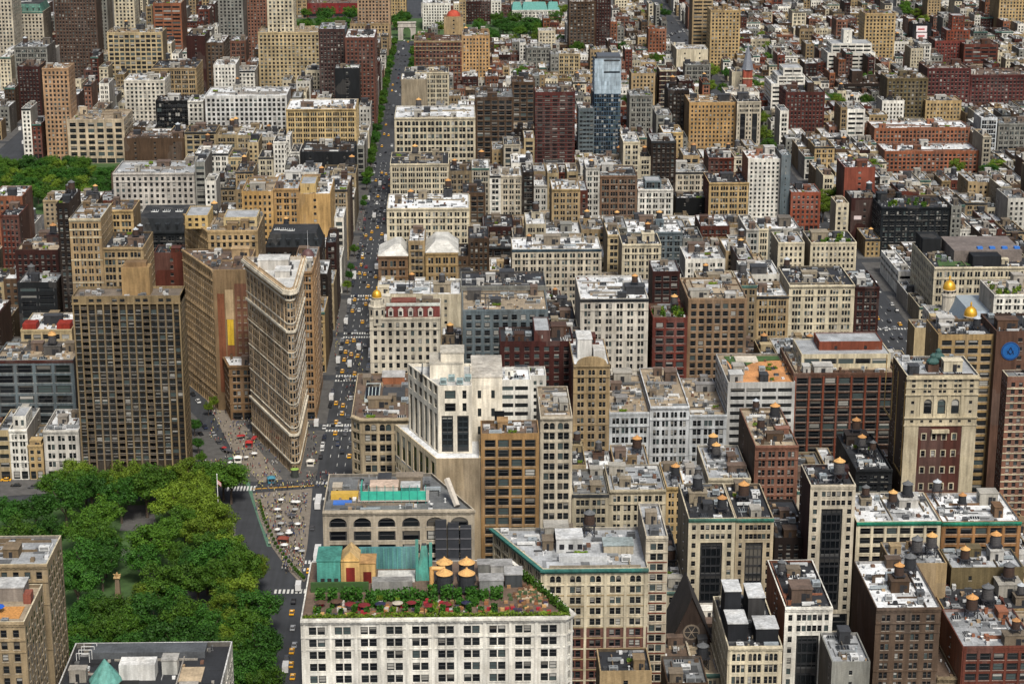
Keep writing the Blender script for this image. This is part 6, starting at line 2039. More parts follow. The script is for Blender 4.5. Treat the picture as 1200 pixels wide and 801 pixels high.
def k_podium(root, d, inn, zr, rng):
    """The white tower on the podium: a slanting front of tall slot windows and a stepped crown."""
    c = lin((240, 232, 214))
    z = 94.0
    ox, oy = root.location[0], root.location[1]
    pf, pr, pb = on(513, 452, z), on(553, 452, z), on(478, 426, z)
    D0 = pf[1]
    P = [(pf[0] - ox, D0 - oy), (pr[0] - ox, D0 - oy), (pr[0] - ox, pb[1] - oy), (pb[0] - ox, pb[1] - oy)]
    g = Geo(0, 0, 60)
    n = len(P)
    W = pr[0] - pf[0]
    ztop = z - 11.0
    facade(g, P[0], (1, 0), 0, W, zr, ztop, [(W * .10, W * .44), (W * .56, W * .90)], [(zr + .5, ztop - .4)], .6, c, (.04, .06, .065))
    facade(g, P[0], (1, 0), 0, W, ztop, z, [(W * .20, W * .52), (W * .72, W * .84)], [(ztop + 1.2, ztop + 4.4), (ztop + 6, ztop + 9.2)], .5, c)
    for (u0, u1) in ((W * .10, W * .44), (W * .56, W * .90)):
        for i in range(1, 6):
            zz = zr + .5 + i * (ztop - zr - 1) / 6
            slab(g, (P[0][0], P[0][1] + .55), (1, 0), u0, u1, zz - .3, zz + .3, .1, (.03, .04, .045))
        slab(g, (P[0][0], P[0][1] + .55), (1, 0), (u0 + u1) / 2 - .12, (u0 + u1) / 2 + .12, zr + .6, ztop - .5, .15, (.03, .04, .045))
    a, b = P[3], P[0]
    Lw = math.hypot(b[0] - a[0], b[1] - a[1])
    U = ((b[0] - a[0]) / Lw, (b[1] - a[1]) / Lw)
    cols = [(Lw * (i + .18) / 6, Lw * (i + .82) / 6) for i in range(6)]
    facade(g, a, U, 0, Lw, zr, ztop + 1, cols, [(zr + .5, ztop)], .6, c, (.04, .06, .065))
    facade(g, a, U, 0, Lw, ztop + 1, z, cols, [(ztop + 2, ztop + 5.4), (ztop + 7.2, ztop + 10.6)], .5, c)
    facade(g, P[1], (0, 1), 0, P[2][1] - P[1][1], zr, z, [], [], tint=c)
    facade(g, P[2], (-1, 0), 0, P[2][0] - P[3][0], zr, z, [], [], tint=c)
    inn2 = offset_poly(P, [-.5] * 4)
    for i in range(4):
        j = (i + 1) % 4
        g.W.quads([[(*P[i], z), (*P[j], z), (*inn2[j], z), (*inn2[i], z)], [(*inn2[j], z - 1), (*inn2[i], z - 1), (*inn2[i], z), (*inn2[j], z)]], mul(c, 1.05))
    g.Rf.poly([(*p, z - 1) for p in inn2], lin((196, 196, 192)))
    emit(g, root)
    k = d['S']['keep']
    # core block, stepped penthouses and terraces
    a, b = on(553, 424, 92), on(584, 424, 92)
    box_part('stair_core', root, pr[0] - ox + .05, b[0] - ox + 1, D0 - oy + 13, D0 - oy + 40, 0, 93, lin((238, 230, 212)), cap=lin((206, 200, 188)))
    for i in range(5):
        for s in (0, 1):
            X = pr[0] - ox + 2.2 + s * 5
            box_part('window', root, X, X + 1.3, D0 - oy + 12.92, D0 - oy + 12.99, 85 - i * 7, 88 - i * 7, (.015, .02, .022), 'tmetal')
    X = pr[0] - ox + 8.4
    box_part('window', root, X, X + 3.6, D0 - oy + 12.9, D0 - oy + 12.98, 66, 80, (.012, .022, .026), 'carglass')
    for (x0, x1, y0, y1, h) in ((P[0][0] - 3, P[0][0] + 9, 12, 26, 4.5), (P[0][0] + 1, P[0][0] + 9.5, 14, 24, 8)):
        box_part('penthouse', root, x0, x1, D0 - oy + y0, D0 - oy + y1, z - 1, z + h, lin((238, 230, 212)), cap=lin((196, 190, 176)))
    for i in range(4):
        link('air_conditioner', UNIT['ac'][1], root, loc=(P[0][0] + 2 + i * 3, P[0][1] + 5 + (i % 2) * 4, z - 1), scale=(2.4, 2.6, 2.2), color=lin((150, 170, 170)))
    box_part('glass_screen', root, P[0][0] - 6, P[0][0] - 5.6, D0 - oy + 8, D0 - oy + 18, z - 1, z + 3, (.05, .08, .08), 'carglass')
    # the slanting podium front: a row of tall black windows over small ones
    fp = [(x - ox, y - oy) for x, y in d['fp']]
    a, b = fp[3], fp[0]
    Lw = math.hypot(b[0] - a[0], b[1] - a[1])
    U = ((b[0] - a[0]) / Lw, (b[1] - a[1]) / Lw)
    T = d['z']
    g = Geo(0, 0, 80)
    c2 = d['S']['c']
    cols = [(Lw * (i + .15) / 7, Lw * (i + .72) / 7) for i in range(7)]
    facade(g, a, U, 0, Lw, T - 13.5, T, cols, [(T - 12, T - 2.2)], .3, c2)
    facade(g, a, U, 0, Lw, 0, T - 13.5, [(Lw * (i + .2) / 14, Lw * (i + .7) / 14) for i in range(14)], [(T - 17 - 4 * i, T - 14.8 - 4 * i) for i in range(12)][::-1], .2, c2)
    emit(g, root)
    k.append((0, 0, 200, 200))

def k_redhouses(root, d, inn, zr, rng):
    k = d['S']['keep']
    xs = [p[0] for p in inn]; y0 = min(p[1] for p in inn)
    for x in (min(xs) + .3, max(xs) - 7):
        box_part('roof_house', root, x, x + 6.5, y0 + 1, y0 + 9, zr, zr + 3.2, lin((160, 56, 44)), keep=k)

def k_mansard(root, d, inn, zr, rng):
    k = d['S']['keep']
    T = d['z']
    x0, x1, y0, y1 = bbox(d['fp'])
    ox, oy = root.location[0], root.location[1]
    a, b, c, e = x0 - ox + .5, x1 - ox - .5, y0 - oy + .5, y1 - oy - .5
    h, i_ = 7.0, 2.6
    col = (.022, .026, .030) if d['roof'] == 'tar' and 'cornc' not in d['S'] else (.08, .2, .16)
    q = rect(a, b, c, e); t = rect(a + i_, b - i_, c + i_, e - i_)
    mb = MB()
    mb.quads([[(*q[i], T), (*q[(i + 1) % 4], T), (*t[(i + 1) % 4], T + h), (*t[i], T + h)] for i in range(4)], col)
    mb.poly([(*p, T + h) for p in t], (.04, .042, .045))
    part('mansard_roof', mb, [M['wall']], root)
    n = max(2, int((b - a) / 5))
    for j in range(n):
        x = a + (j + .5) * (b - a) / n
        mb = MB()
        mb.box(x - 1, x + 1, c + .2, c + 2.4, T + .6, T + 4.2, mul(col, 1.4))
        mb.box(x - .6, x + .6, c + .12, c + .19, T + 1.1, T + 3.4, (.012, .014, .016))
        mb.box(x - 1.2, x + 1.2, c, c + 2.4, T + 4.2, T + 4.6, mul(col, 2), bottom=True)
        part('dormer', mb, [M['wall']], root)
    for j in range(3):
        x = a + rng.uniform(.15, .85) * (b - a)
        link('skylight', UNIT['sky'], root, loc=(x, (c + e) / 2 + rng.uniform(-4, 4), T + h), scale=(4, 3, 1.2), color=lin((214, 216, 214)))
    k.append((0, 0, 500, 500))

def k_mural(root, d, inn, zr, rng):
    x0, x1, y0, y1 = bbox(d['fp'])
    fp = d['fp']
    X0, W, T = fp[0][0] - root.location[0], fp[1][0] - fp[0][0], d['z']
    ly = fp[0][1] - root.location[1] - .02
    def panel(nm, u0, u1, z0, z1, col):
        mb = MB(); mb.box(X0 + u0 * W, X0 + u1 * W, ly - .06, ly - .01, z0, z1, col); part(nm, mb, [M['wall']], root)
    panel('painted_sign', .10, .30, T - 62, T - 12, lin((130, 82, 58)))
    panel('painted_sign', .36, .54, T - 38, T - 25, lin((222, 184, 60)))
    panel('painted_sign', .33, .56, T - 24.9, T - 10, lin((190, 166, 130)))
    panel('painted_sign', .33, .56, T - 62, T - 38.1, lin((140, 92, 66)))
    g = Geo(0, 0, 60)
    facade(g, (X0 + .60 * W, ly - .05), (1, 0), 0, .40 * W, 20, T - 7, make_cols(.40 * W, dict(bw=2.5, grp=1, ww=.48))[0], [(22 + 3.8 * i, 24 + 3.8 * i) for i in range(int((T - 30) / 3.8))], .3, lin((120, 84, 66)))
    emit(g, root)

def dome(root, x, y, z, r, mat, h=None, drum=3.0, drumc=(.7, .66, .58), seg=16, finial=True):
    h = h or r * 1.25
    mb = MB()
    mb.lathe(x, y, [(r * 1.02, z), (r * 1.02, z + .5), (r * .86, z + .5), (r * .86, z + drum - .5), (r * 1.12, z + drum - .4), (r * 1.12, z + drum)], seg, drumc)
    part('drum', mb, [M['wall']], root)
    mb = MB()
    n = 8
    for i in range(n):
        t = 2 * math.pi * (i + .5) / n
        px, py = x + r * .87 * math.cos(t), y + r * .87 * math.sin(t)
        w = r * .14
        a, b = (-math.sin(t) * w, math.cos(t) * w), (math.cos(t) * .05, math.sin(t) * .05)
        mb.quads([[(px - a[0] + b[0], py - a[1] + b[1], z + .7), (px + a[0] + b[0], py + a[1] + b[1], z + .7), (px + a[0] + b[0], py + a[1] + b[1], z + drum - .7), (px - a[0] + b[0], py - a[1] + b[1], z + drum - .7)]], (.015, .017, .02))
    part('drum_window', mb, [M['tmetal']], root)
    prof = [(r * math.cos(t) * (1.0 + .06 * math.sin(2 * t)), z + drum + h * math.sin(t)) for t in np.linspace(0, math.pi / 2 * .97, 9)]
    mb = MB(); mb.lathe(x, y, prof, 20, cap=True)
    part('dome', mb, [mat], root, smooth=True)
    if finial:
        zt = z + drum + h
        mb = MB(); mb.lathe(x, y, [(.3 * r / 2, zt - .1), (.12 * r, zt + .3 * r), (.2 * r, zt + .4 * r), (.02, zt + .8 * r)], 8); part('finial', mb, [mat], root)

def k_golddome(root, d, inn, zr, rng):
    x0, x1, y0, y1 = bbox(d['fp'])
    ox, oy = root.location[0], root.location[1]
    T = d['z']
    lx, ly = x0 - ox, y0 - oy
    W = x1 - x0
    k = d['S']['keep']
    # octagonal corner turret, red mansard storey with white dormers, gold dome
    mb = MB(); mb.lathe(lx + 3.6, ly + 3.2, [(4.0, T - 4), (4.0, T + 4.6), (4.4, T + 4.8), (4.4, T + 5.4), (3.3, T + 5.5), (3.3, T + 8)], 8, d['S']['c'], phase=math.pi / 8)
    part('turret', mb, [M['wall']], root)
    mb = MB()
    for i in range(8):
        t = 2 * math.pi * i / 8
        px, py = lx + 3.6 + 3.74 * math.cos(t), ly + 3.2 + 3.74 * math.sin(t)
        w = .6
        a = (-math.sin(t) * w, math.cos(t) * w)
        for (za, zb) in ((T - 2.6, T - .2), (T + 1, T + 3.6)):
            mb.quads([[(px - a[0], py - a[1], za), (px + a[0], py + a[1], za), (px + a[0], py + a[1], zb), (px - a[0], py - a[1], zb)]], (.015, .017, .02))
    part('turret_window', mb, [M['tmetal']], root)
    dome(root, lx + 3.6, ly + 3.2, T + 8, 2.3, M['gold'], 3.6, 1.4, d['S']['c'])
    k.append((lx + 3.6, ly + 3.2, 9, 9))
    mb = MB()
    mb.quads([[(lx + 8, ly + .3, T), (lx + W - .2, ly + .3, T), (lx + W - .2, ly + 1.6, T + 5.2), (lx + 8, ly + 1.6, T + 5.2)]], lin((112, 58, 54)))
    mb.box(lx + 8, lx + W - .2, ly + 1.3, ly + 4.5, T + 5.2, T + 5.9, lin((206, 210, 200)), bottom=True)
    mb.poly([(lx + 8, ly + .3, T), (lx + 8, ly + 1.6, T + 5.2), (lx + 8, ly + 4.4, T + 5.2), (lx + 8, ly + 4.4, T)], lin((112, 58, 54)))
    mb.poly([(lx + W - .2, ly + .3, T), (lx + W - .2, ly + 4.4, T), (lx + W - .2, ly + 4.4, T + 5.2), (lx + W - .2, ly + 1.6, T + 5.2)], lin((112, 58, 54)))
    part('mansard_roof', mb, [M['wall']], root)
    for j in range(5):
        x = lx + 10.2 + j * (W - 13) / 4.4
        mb = MB()
        mb.box(x - 1.2, x + 1.2, ly + .1, ly + 1.8, T + .5, T + 3.6, lin((220, 216, 204)))
        mb.box(x - .7, x + .7, ly + .02, ly + .09, T + 1, T + 3, (.02, .02, .025))
        mb.poly([(x - 1.3, ly, T + 3.6), (x + 1.3, ly, T + 3.6), (x, ly, T + 4.8)], lin((220, 216, 204)))
        mb.quads([[(x - 1.3, ly, T + 3.6), (x, ly, T + 4.8), (x, ly + 1.9, T + 4.8), (x - 1.3, ly + 1.9, T + 3.6)], [(x, ly, T + 4.8), (x + 1.3, ly, T + 3.6), (x + 1.3, ly + 1.9, T + 3.6), (x, ly + 1.9, T + 4.8)]], lin((200, 198, 190)))
        part('dormer', mb, [M['wall']], root)
    k.append((lx + W / 2, ly + 2.5, W, 5))
    box_part('roof_house', root, lx + 10, lx + 22, ly + 14, ly + 22, zr, zr + 5, lin((128, 76, 64)), keep=k)

def k_twodomes(root, d, inn, zr, rng):
    x0, x1, y0, y1 = bbox(d['fp'])
    ox, oy = root.location[0], root.location[1]
    T = d['z']
    k = d['S']['keep']
    c = lin((214, 206, 190))
    for (px, py) in ((1137, 361), (1112, 330)):
        # dome base heights follow the measured tops at the two avenue corners
        D = y0 + 4 if px == 1137 else y1 - 6
        X, Z = at(px, py + 14, D)
        lx, ly = X - ox, D - oy
        mb = MB(); mb.lathe(lx, ly, [(3.6, T - 8), (3.6, Z - 1), (4.1, Z - .8), (4.1, Z)], 14, c); part('turret', mb, [M['wall']], root)
        dome(root, lx, ly, Z, 3.4, M['gold'], 5.0, 2.6, c)
        k.append((lx, ly, 9, 9))
    a, b, f, e = x0 - ox + 12, x1 - ox - 1, y0 - oy + 4, y1 - oy - 3
    mb = MB()
    q, t = rect(a, b, f, e), rect(a + 4, b - 1, f + 5, e - 2)
    mb.quads([[(*q[i], zr), (*q[(i + 1) % 4], zr), (*t[(i + 1) % 4], T + 7), (*t[i], T + 7)] for i in range(4)], lin((120, 136, 150)))
    mb.poly([(*p, T + 7) for p in t], lin((150, 160, 166)))
    part('mansard_roof', mb, [M['tmetal']], root)
    for j in range(8):
        x = a + 2 + j * (b - a - 4) / 8
        box_part('standing_seam', root, x, x + .3, f - .2, f + 5, zr + .2, zr + .9 + 0, lin((150, 165, 176)), 'tmetal')
    k.append(((a + b) / 2, (f + e) / 2, b - a, e - f))

def k_plumdome(root, d, inn, zr, rng):
    xs = [p[0] for p in inn]; ys = [p[1] for p in inn]
    x, y = max(xs) - 3.6, min(ys) + 4
    mb = MB(); mb.lathe(x, y, [(3.0, zr), (3.0, zr + 1.5)], 14, lin((190, 160, 120))); part('drum', mb, [M['wall']], root)
    mb = MB(); mb.lathe(x, y, [(3.2 * math.cos(t), zr + 1.5 + 4.2 * math.sin(t)) for t in np.linspace(0, 1.5, 8)], 18, lin((92, 66, 64))); part('dome', mb, [M['tmetal']], root, smooth=True)
    mb = MB(); mb.tube((x, y, zr + 5.4), (x, y, zr + 15), .12, .06, 5, (.6, .6, .6)); part('mast', mb, [M['tmetal']], root)
    d['S']['keep'].append((x, y, 7, 7))

def k_whitegable(root, d, inn, zr, rng):
    x0, x1, y0, y1 = bbox(d['fp'])
    ox, oy = root.location[0], root.location[1]
    a, b, f, e, T = x0 - ox, x1 - ox, y0 - oy, y1 - oy, d['z']
    W = b - a
    r0, r1 = (a + W * .55, a + W * .75) if x0 < -25 else (a + W * .3, a + W * .7)
    H = 4.6
    mb = MB()
    w = lin((206, 204, 196))
    mb.quads([[(a - .2, f - .2, T), (r0, f + 9, T + H), (r0, e, T + H), (a - .2, e, T)], [(b + .2, f - .2, T), (b + .2, e, T), (r1, e, T + H), (r1, f + 9, T + H)],
              [(a - .2, f - .2, T), (b + .2, f - .2, T), (r1, f + 9, T + H), (r0, f + 9, T + H)], [(r0, f + 9, T + H), (r1, f + 9, T + H), (r1, e, T + H), (r0, e, T + H)]], w)
    part('pitched_roof', mb, [M['roof']], root)
    d['S']['keep'].append((0, 0, 300, 300))

def k_reddome(root, d, inn, zr, rng):
    xs = [p[0] for p in inn]
    mb = MB(); mb.lathe(0, 0, [(7 * math.cos(t), d['z'] + 6 * math.sin(t)) for t in np.linspace(0, 1.45, 7)], 16, lin((176, 72, 50))); part('dome', mb, [M['roof']], root, smooth=True)
    mb = MB(); mb.lathe(0, 0, [(7.6, d['z'] - 4), (7.6, d['z'])], 16, lin((190, 150, 105))); part('drum', mb, [M['wall']], root)
    d['S']['keep'].append((0, 0, 300, 300))

def k_greenroof(root, d, inn, zr, rng):
    x0, x1, y0, y1 = bbox(d['fp'])
    a, b, f, e, T = x0 - root.location[0], x1 - root.location[0], y0 - root.location[1], y1 - root.location[1], d['z']
    for (p, q) in ((a, a + 12), (b - 14, b), (a + 12.1, b - 14.1)):
        m = (f + e) / 2
        mb = MB()
        mb.quads([[(p, f, T), (q, f, T), (q - 2, m, T + 7), (p + 2, m, T + 7)], [(q, e, T), (p, e, T), (p + 2, m, T + 7), (q - 2, m, T + 7)]])
        mb.poly([(q, f, T), (q, e, T), (q - 2, m, T + 7)]); mb.poly([(p, e, T), (p, f, T), (p + 2, m, T + 7)])
        part('pitched_roof', mb, [M['verdigris']], root)
    d['S']['keep'].append((0, 0, 300, 300))

def k_wallsign(root, d, inn, zr, rng):
    x0, x1, y0, y1 = bbox(d['fp'])
    X, Z = at(1005, 255, y0)
    box_part('sign', root, X - root.location[0] - 2.4, X - root.location[0] + 2.4, y0 - root.location[1] - .2, y0 - root.location[1] - .02, Z - 1.2, Z + 1.2, lin((214, 200, 200)), 'tmetal')

def k_billboards(root, d, inn, zr, rng):
    x0, x1, y0, y1 = bbox(d['fp'])
    for py in (34, 42):
        X, Z = at(1080, py, y0)
        lx, ly = X - root.location[0], y0 - root.location[1]
        box_part('billboard', root, lx - 5.5, lx + 5.5, ly - .5, ly - .1, Z - 3, Z + 3, lin((226, 214, 214)), 'tmetal')
        box_part('billboard_stripe', root, lx - 4, lx + 3, ly - .6, ly - .52, Z - 1, Z + .4, lin((180, 60, 60)), 'tmetal')

def k_wedgelawn(root, d, inn, zr, rng):
    k = d['S']['keep']
    pts = [local(root, *p, zr) for p in ((1100, 312), (1140, 311), (1108, 300), (1096, 299))]
    mb = MB(); mb.prism([pts[0], pts[1], pts[2], pts[3]], zr, zr + .3); part('roof_lawn', mb, [M['lawn']], root)
    xs = [p[0] for p in inn]; ys = [p[1] for p in inn]
    x0, x1, y0, y1 = min(xs), max(xs), min(ys), max(ys)
    box_part('plant_room', root, x0 + 22, x0 + 38, y0 + 4, y0 + 14, zr, zr + 6, (.02, .022, .026), keep=k)
    box_part('roof_level', root, x0 + 14, x1 - 4, y0 + 15, y1 - 8, zr, zr + 6.5, lin((120, 110, 104)), 'roof', keep=k)
    box_part('plant_room', root, x0 + 1, x0 + 12, y1 - 20, y1 - 2, zr, zr + 8, (.016, .018, .02), keep=k)
    for i in range(4):
        box_part('tarpaulin', root, x0 + 28 + i * 7, x0 + 31 + i * 7, y0 + 18, y0 + 21, zr + 6.5, zr + 7.6, lin((50, 110, 190)), 'tmetal')
    k.append(((x0 + 12), y0 + 6, 26, 12))

def k_garden2(root, d, inn, zr, rng):
    nr = np.random.default_rng(int(abs(inn[0][0]) * 100))
    xs = [p[0] for p in inn]; ys = [p[1] for p in inn]
    x0, x1, y0, y1 = min(xs), max(xs), min(ys), max(ys)
    for i in range(9):
        a, b = rng.uniform(x0 + 1, x1 - 1.5), rng.uniform(y0 + .6, (y0 + y1) / 2)
        mb = MB(); leafy(mb, [(a - 1.2, a + 1.2, b - .8, b + .8, zr, zr + rng.uniform(1.5, 4))], 110, .32, nr)
        stuff(part('shrub', mb, [M[rng.choice(['leaf_a', 'leaf_b'])]], root, weld=False))

def k_glasstower(root, d, inn, zr, rng):
    x0, x1, y0, y1 = bbox(d['fp'])
    a, b, f, e, T = x0 - root.location[0], x1 - root.location[0], y0 - root.location[1], y1 - root.location[1], d['z']
    g = Geo(0, 0)
    split = at(712, 110, y0)[1]
    pale, navy = lin((176, 194, 206)), lin((70, 92, 112))
    for (P, U, Lw) in (((a, f - .02), (1, 0), b - a), ((b + .02, f), (0, 1), e - f), ((a - .02, e), (0, -1), e - f)):
        n = max(2, int(Lw / 1.7))
        cols = [(Lw * i / n + .12, Lw * (i + 1) / n - .12) for i in range(n)]
        nf = int(split / 3.3)
        rows = [(.3 + i * split / nf, (i + 1) * split / nf - .55) for i in range(nf)]
        facade(g, P, U, 0, Lw, 0, split, cols, rows, .12, navy, (.06, .09, .11))
        # cladding panels of the upper half, a few of them open louvres
        g.W.quads([[(P[0], P[1], split), (P[0] + U[0] * Lw, P[1] + U[1] * Lw, split), (P[0] + U[0] * Lw, P[1] + U[1] * Lw, T + 2), (P[0], P[1], T + 2)]], mul(pale, .8))
        nr_ = int((T + 2 - split) / 3.2)
        for i in range(nr_):
            for j in range(n):
                if rng.random() < .93:
                    slab(g, P, U, Lw * j / n + .06, Lw * (j + 1) / n - .06, split + i * 3.2 + .1, split + i * 3.2 + 3.1, .08, mul(pale, rng.uniform(.88, 1.1)))
        for zz in (split + 16, split + 25):
            slab(g, P, U, Lw * .35, Lw * .95, zz, zz + 1.4, .14, (.02, .03, .04))
    emit(g, root)
    box_part('roof_screen', root, a + 2, b - .5, f + 1, e - 3, T + .2, T + 4, lin((80, 84, 90)), 'tmetal', keep=d['S']['keep'])

KEYS = {k[2:]: v for k, v in globals().items() if k.startswith('k_') and callable(v)}

# ------------------------------------------------------------------ raise the measured and the infill buildings
for d in HANDS:
    raise_building(d)
for d in NEAR:
    raise_building(d)
far = Geo(0, 0)
for d in FAR:
    raise_building(d, far)
if FAR:
    fr = link('distant_houses', None, None)
    stuff(fr)
    fr['label'] = 'mass of small rooftops and walls in the farthest blocks'
    fr['category'] = 'houses'
    for nm, mb, mt, kw in (('wall', far.W, 'wall', {}), ('cornice', far.T, 'wall', {}), ('roof', far.Rf, 'roof', {}), ('roof_equipment', far.K, 'roof', {}), ('glazing', far.G, 'glass', dict(weld=False, uv=True))):
        if mb.v:
            stuff(part(nm, mb, [M[mt]], fr, **kw))

# the podium needs its slanting row of tall windows
# ---- the wedge-shaped tower at the crossing
def wedge_tower():
    fp = [(-74.6, 869.2), (-73.4, 870.3), (-72.9, 872.6), (-72.9, 926), (-99.4, 926), (-77.2, 872.4), (-76.2, 870.0)]
    z = 87.0
    root = link('wedge_tower', None, None, loc=(-80, 905, 0))
    tag(root, 'pale limestone wedge-shaped tower with a rounded prow where the avenues cross', 'tower')
    c = lin((190, 166, 134))
    lt = lin((236, 226, 204))
    S = dict(c=c, side=c, style='tower', fh=3.75, bw=2.85, ww=.76, wh=.64, rec=.05, belt=0, corn=0, trim=mul(c, 1.08), top=2.6, frame=(.12, .11, .10))
    g = Geo(-80, 905, 300)
    g.sill = True
    modes = ['f', 'f', 'f', '-', 'f', 'f', 'f']
    rng = random.Random(4)
    order = volume(g, fp, 0, z, modes, S, rng, lin((206, 206, 202)), 1.6)
    lf = [(x + 80, y - 905) for x, y in fp]
    for (zz, h, p) in ((5.4, .6, .5), (18.4, 1.0, .9), (22.0, .4, .35), (33, .35, .25), (45, .35, .25), (57, .35, .25), (66.5, 1.0, .8), (70.5, .4, .4), (81.2, .6, .6)):
        ring(g.W, lf, [p if m == 'f' else 0 for m in modes], zz, zz + h, lt)
    for (zz, h, p) in ((83.6, .7, 1.0), (84.4, 1.2, 2.1), (85.8, .5, 1.7)):
        ring(g.T, lf, [p if m == 'f' else 0 for m in modes], zz, zz + h, lt)
    # pilasters between the windows and slightly swelling oriel bays on the long fronts
    for i in (4, 2):
        a, b = lf[i], lf[(i + 1) % 7]
        Lw = math.hypot(b[0] - a[0], b[1] - a[1])
        U = ((b[0] - a[0]) / Lw, (b[1] - a[1]) / Lw)
        n = max(1, int(round((Lw - 1.8) / 2.85)))
        bw = (Lw - 1.8) / n
        for kx in range(n + 1):
            u = min(max(.9 + kx * bw, .4), Lw - .4)
            if kx % 2 == 0:
                slab(g, a, U, u - .3, u + .3, 67.6, 81.2, .35, mul(c, 1.2))
            slab(g, a, U, u - .3, u + .3, 6, 18.3, .12, mul(c, 1.15))
            if kx % 4 == 2:
                slab(g, a, U, u - .34, u + .34, 22.5, 66.4, .16, mul(c, 1.15))
        for u in np.arange(.6, Lw - .4, 1.1):
            slab(g, a, U, u - .22, u + .22, 82.4, 83.6, 1.2, mul(c, 1.05), g.T)
    emit(g, root)
    inn = [(x + 80, y - 905) for x, y in offset_poly(fp, [-1.4] * 7)]
    # balustrade round the roof, penthouse and clutter
    mb = MB()
    L = [(x + 80, y - 905) for x, y in offset_poly(fp, [1.2 if m == 'f' else -.2 for m in modes])]
    for i in range(7):
        a, b = L[i], L[(i + 1) % 7]
        Lw = math.hypot(b[0] - a[0], b[1] - a[1])
        nn = max(1, int(Lw / 1.1))
        for j in range(nn):
            f = (j + .5) / nn
            x, y = a[0] + (b[0] - a[0]) * f, a[1] + (b[1] - a[1]) * f
            mb.box(x - .18, x + .18, y - .18, y + .18, 86.3, 87.4, mul(c, 1.1))
    part('balustrade', mb, [M['wall']], root)
    kp = []
    box_part('penthouse', root, -12, 2, 2, 12, 85.4, 90, lin((200, 196, 188)), keep=kp, cap=lin((214, 214, 210)))
    box_part('penthouse', root, -3, 3.6, -12, -3, 85.4, 88.4, lin((214, 210, 202)), keep=kp, cap=lin((220, 220, 216)))
    for (x, y, w) in ((-9, 16, 3), (-3, 15, 2.4), (3, 4, 2.2), (2, 9, 2), (3.4, -8, 1.6), (-14, 17, 2)):
        link('air_conditioner', UNIT['ac'][1], root, loc=(x, y, 85.4), scale=(w, w, 1.8), color=(.08, .08, .085))
    # shop window prow at street level
    mb = MB()
    mb.lathe(5.4, -39, [(1.7, .15), (1.7, 3.4), (1.9, 3.5), (1.9, 4.0)], 10, (.05, .055, .05)); part('shop_pavilion', mb, [M['tmetal']], root)
    mb = MB(); mb.lathe(5.4, -39, [(1.92, 4.0), (.1, 4.3)], 10, lin((140, 170, 80))); part('shop_roof', mb, [M['tmetal']], root)
wedge_tower()

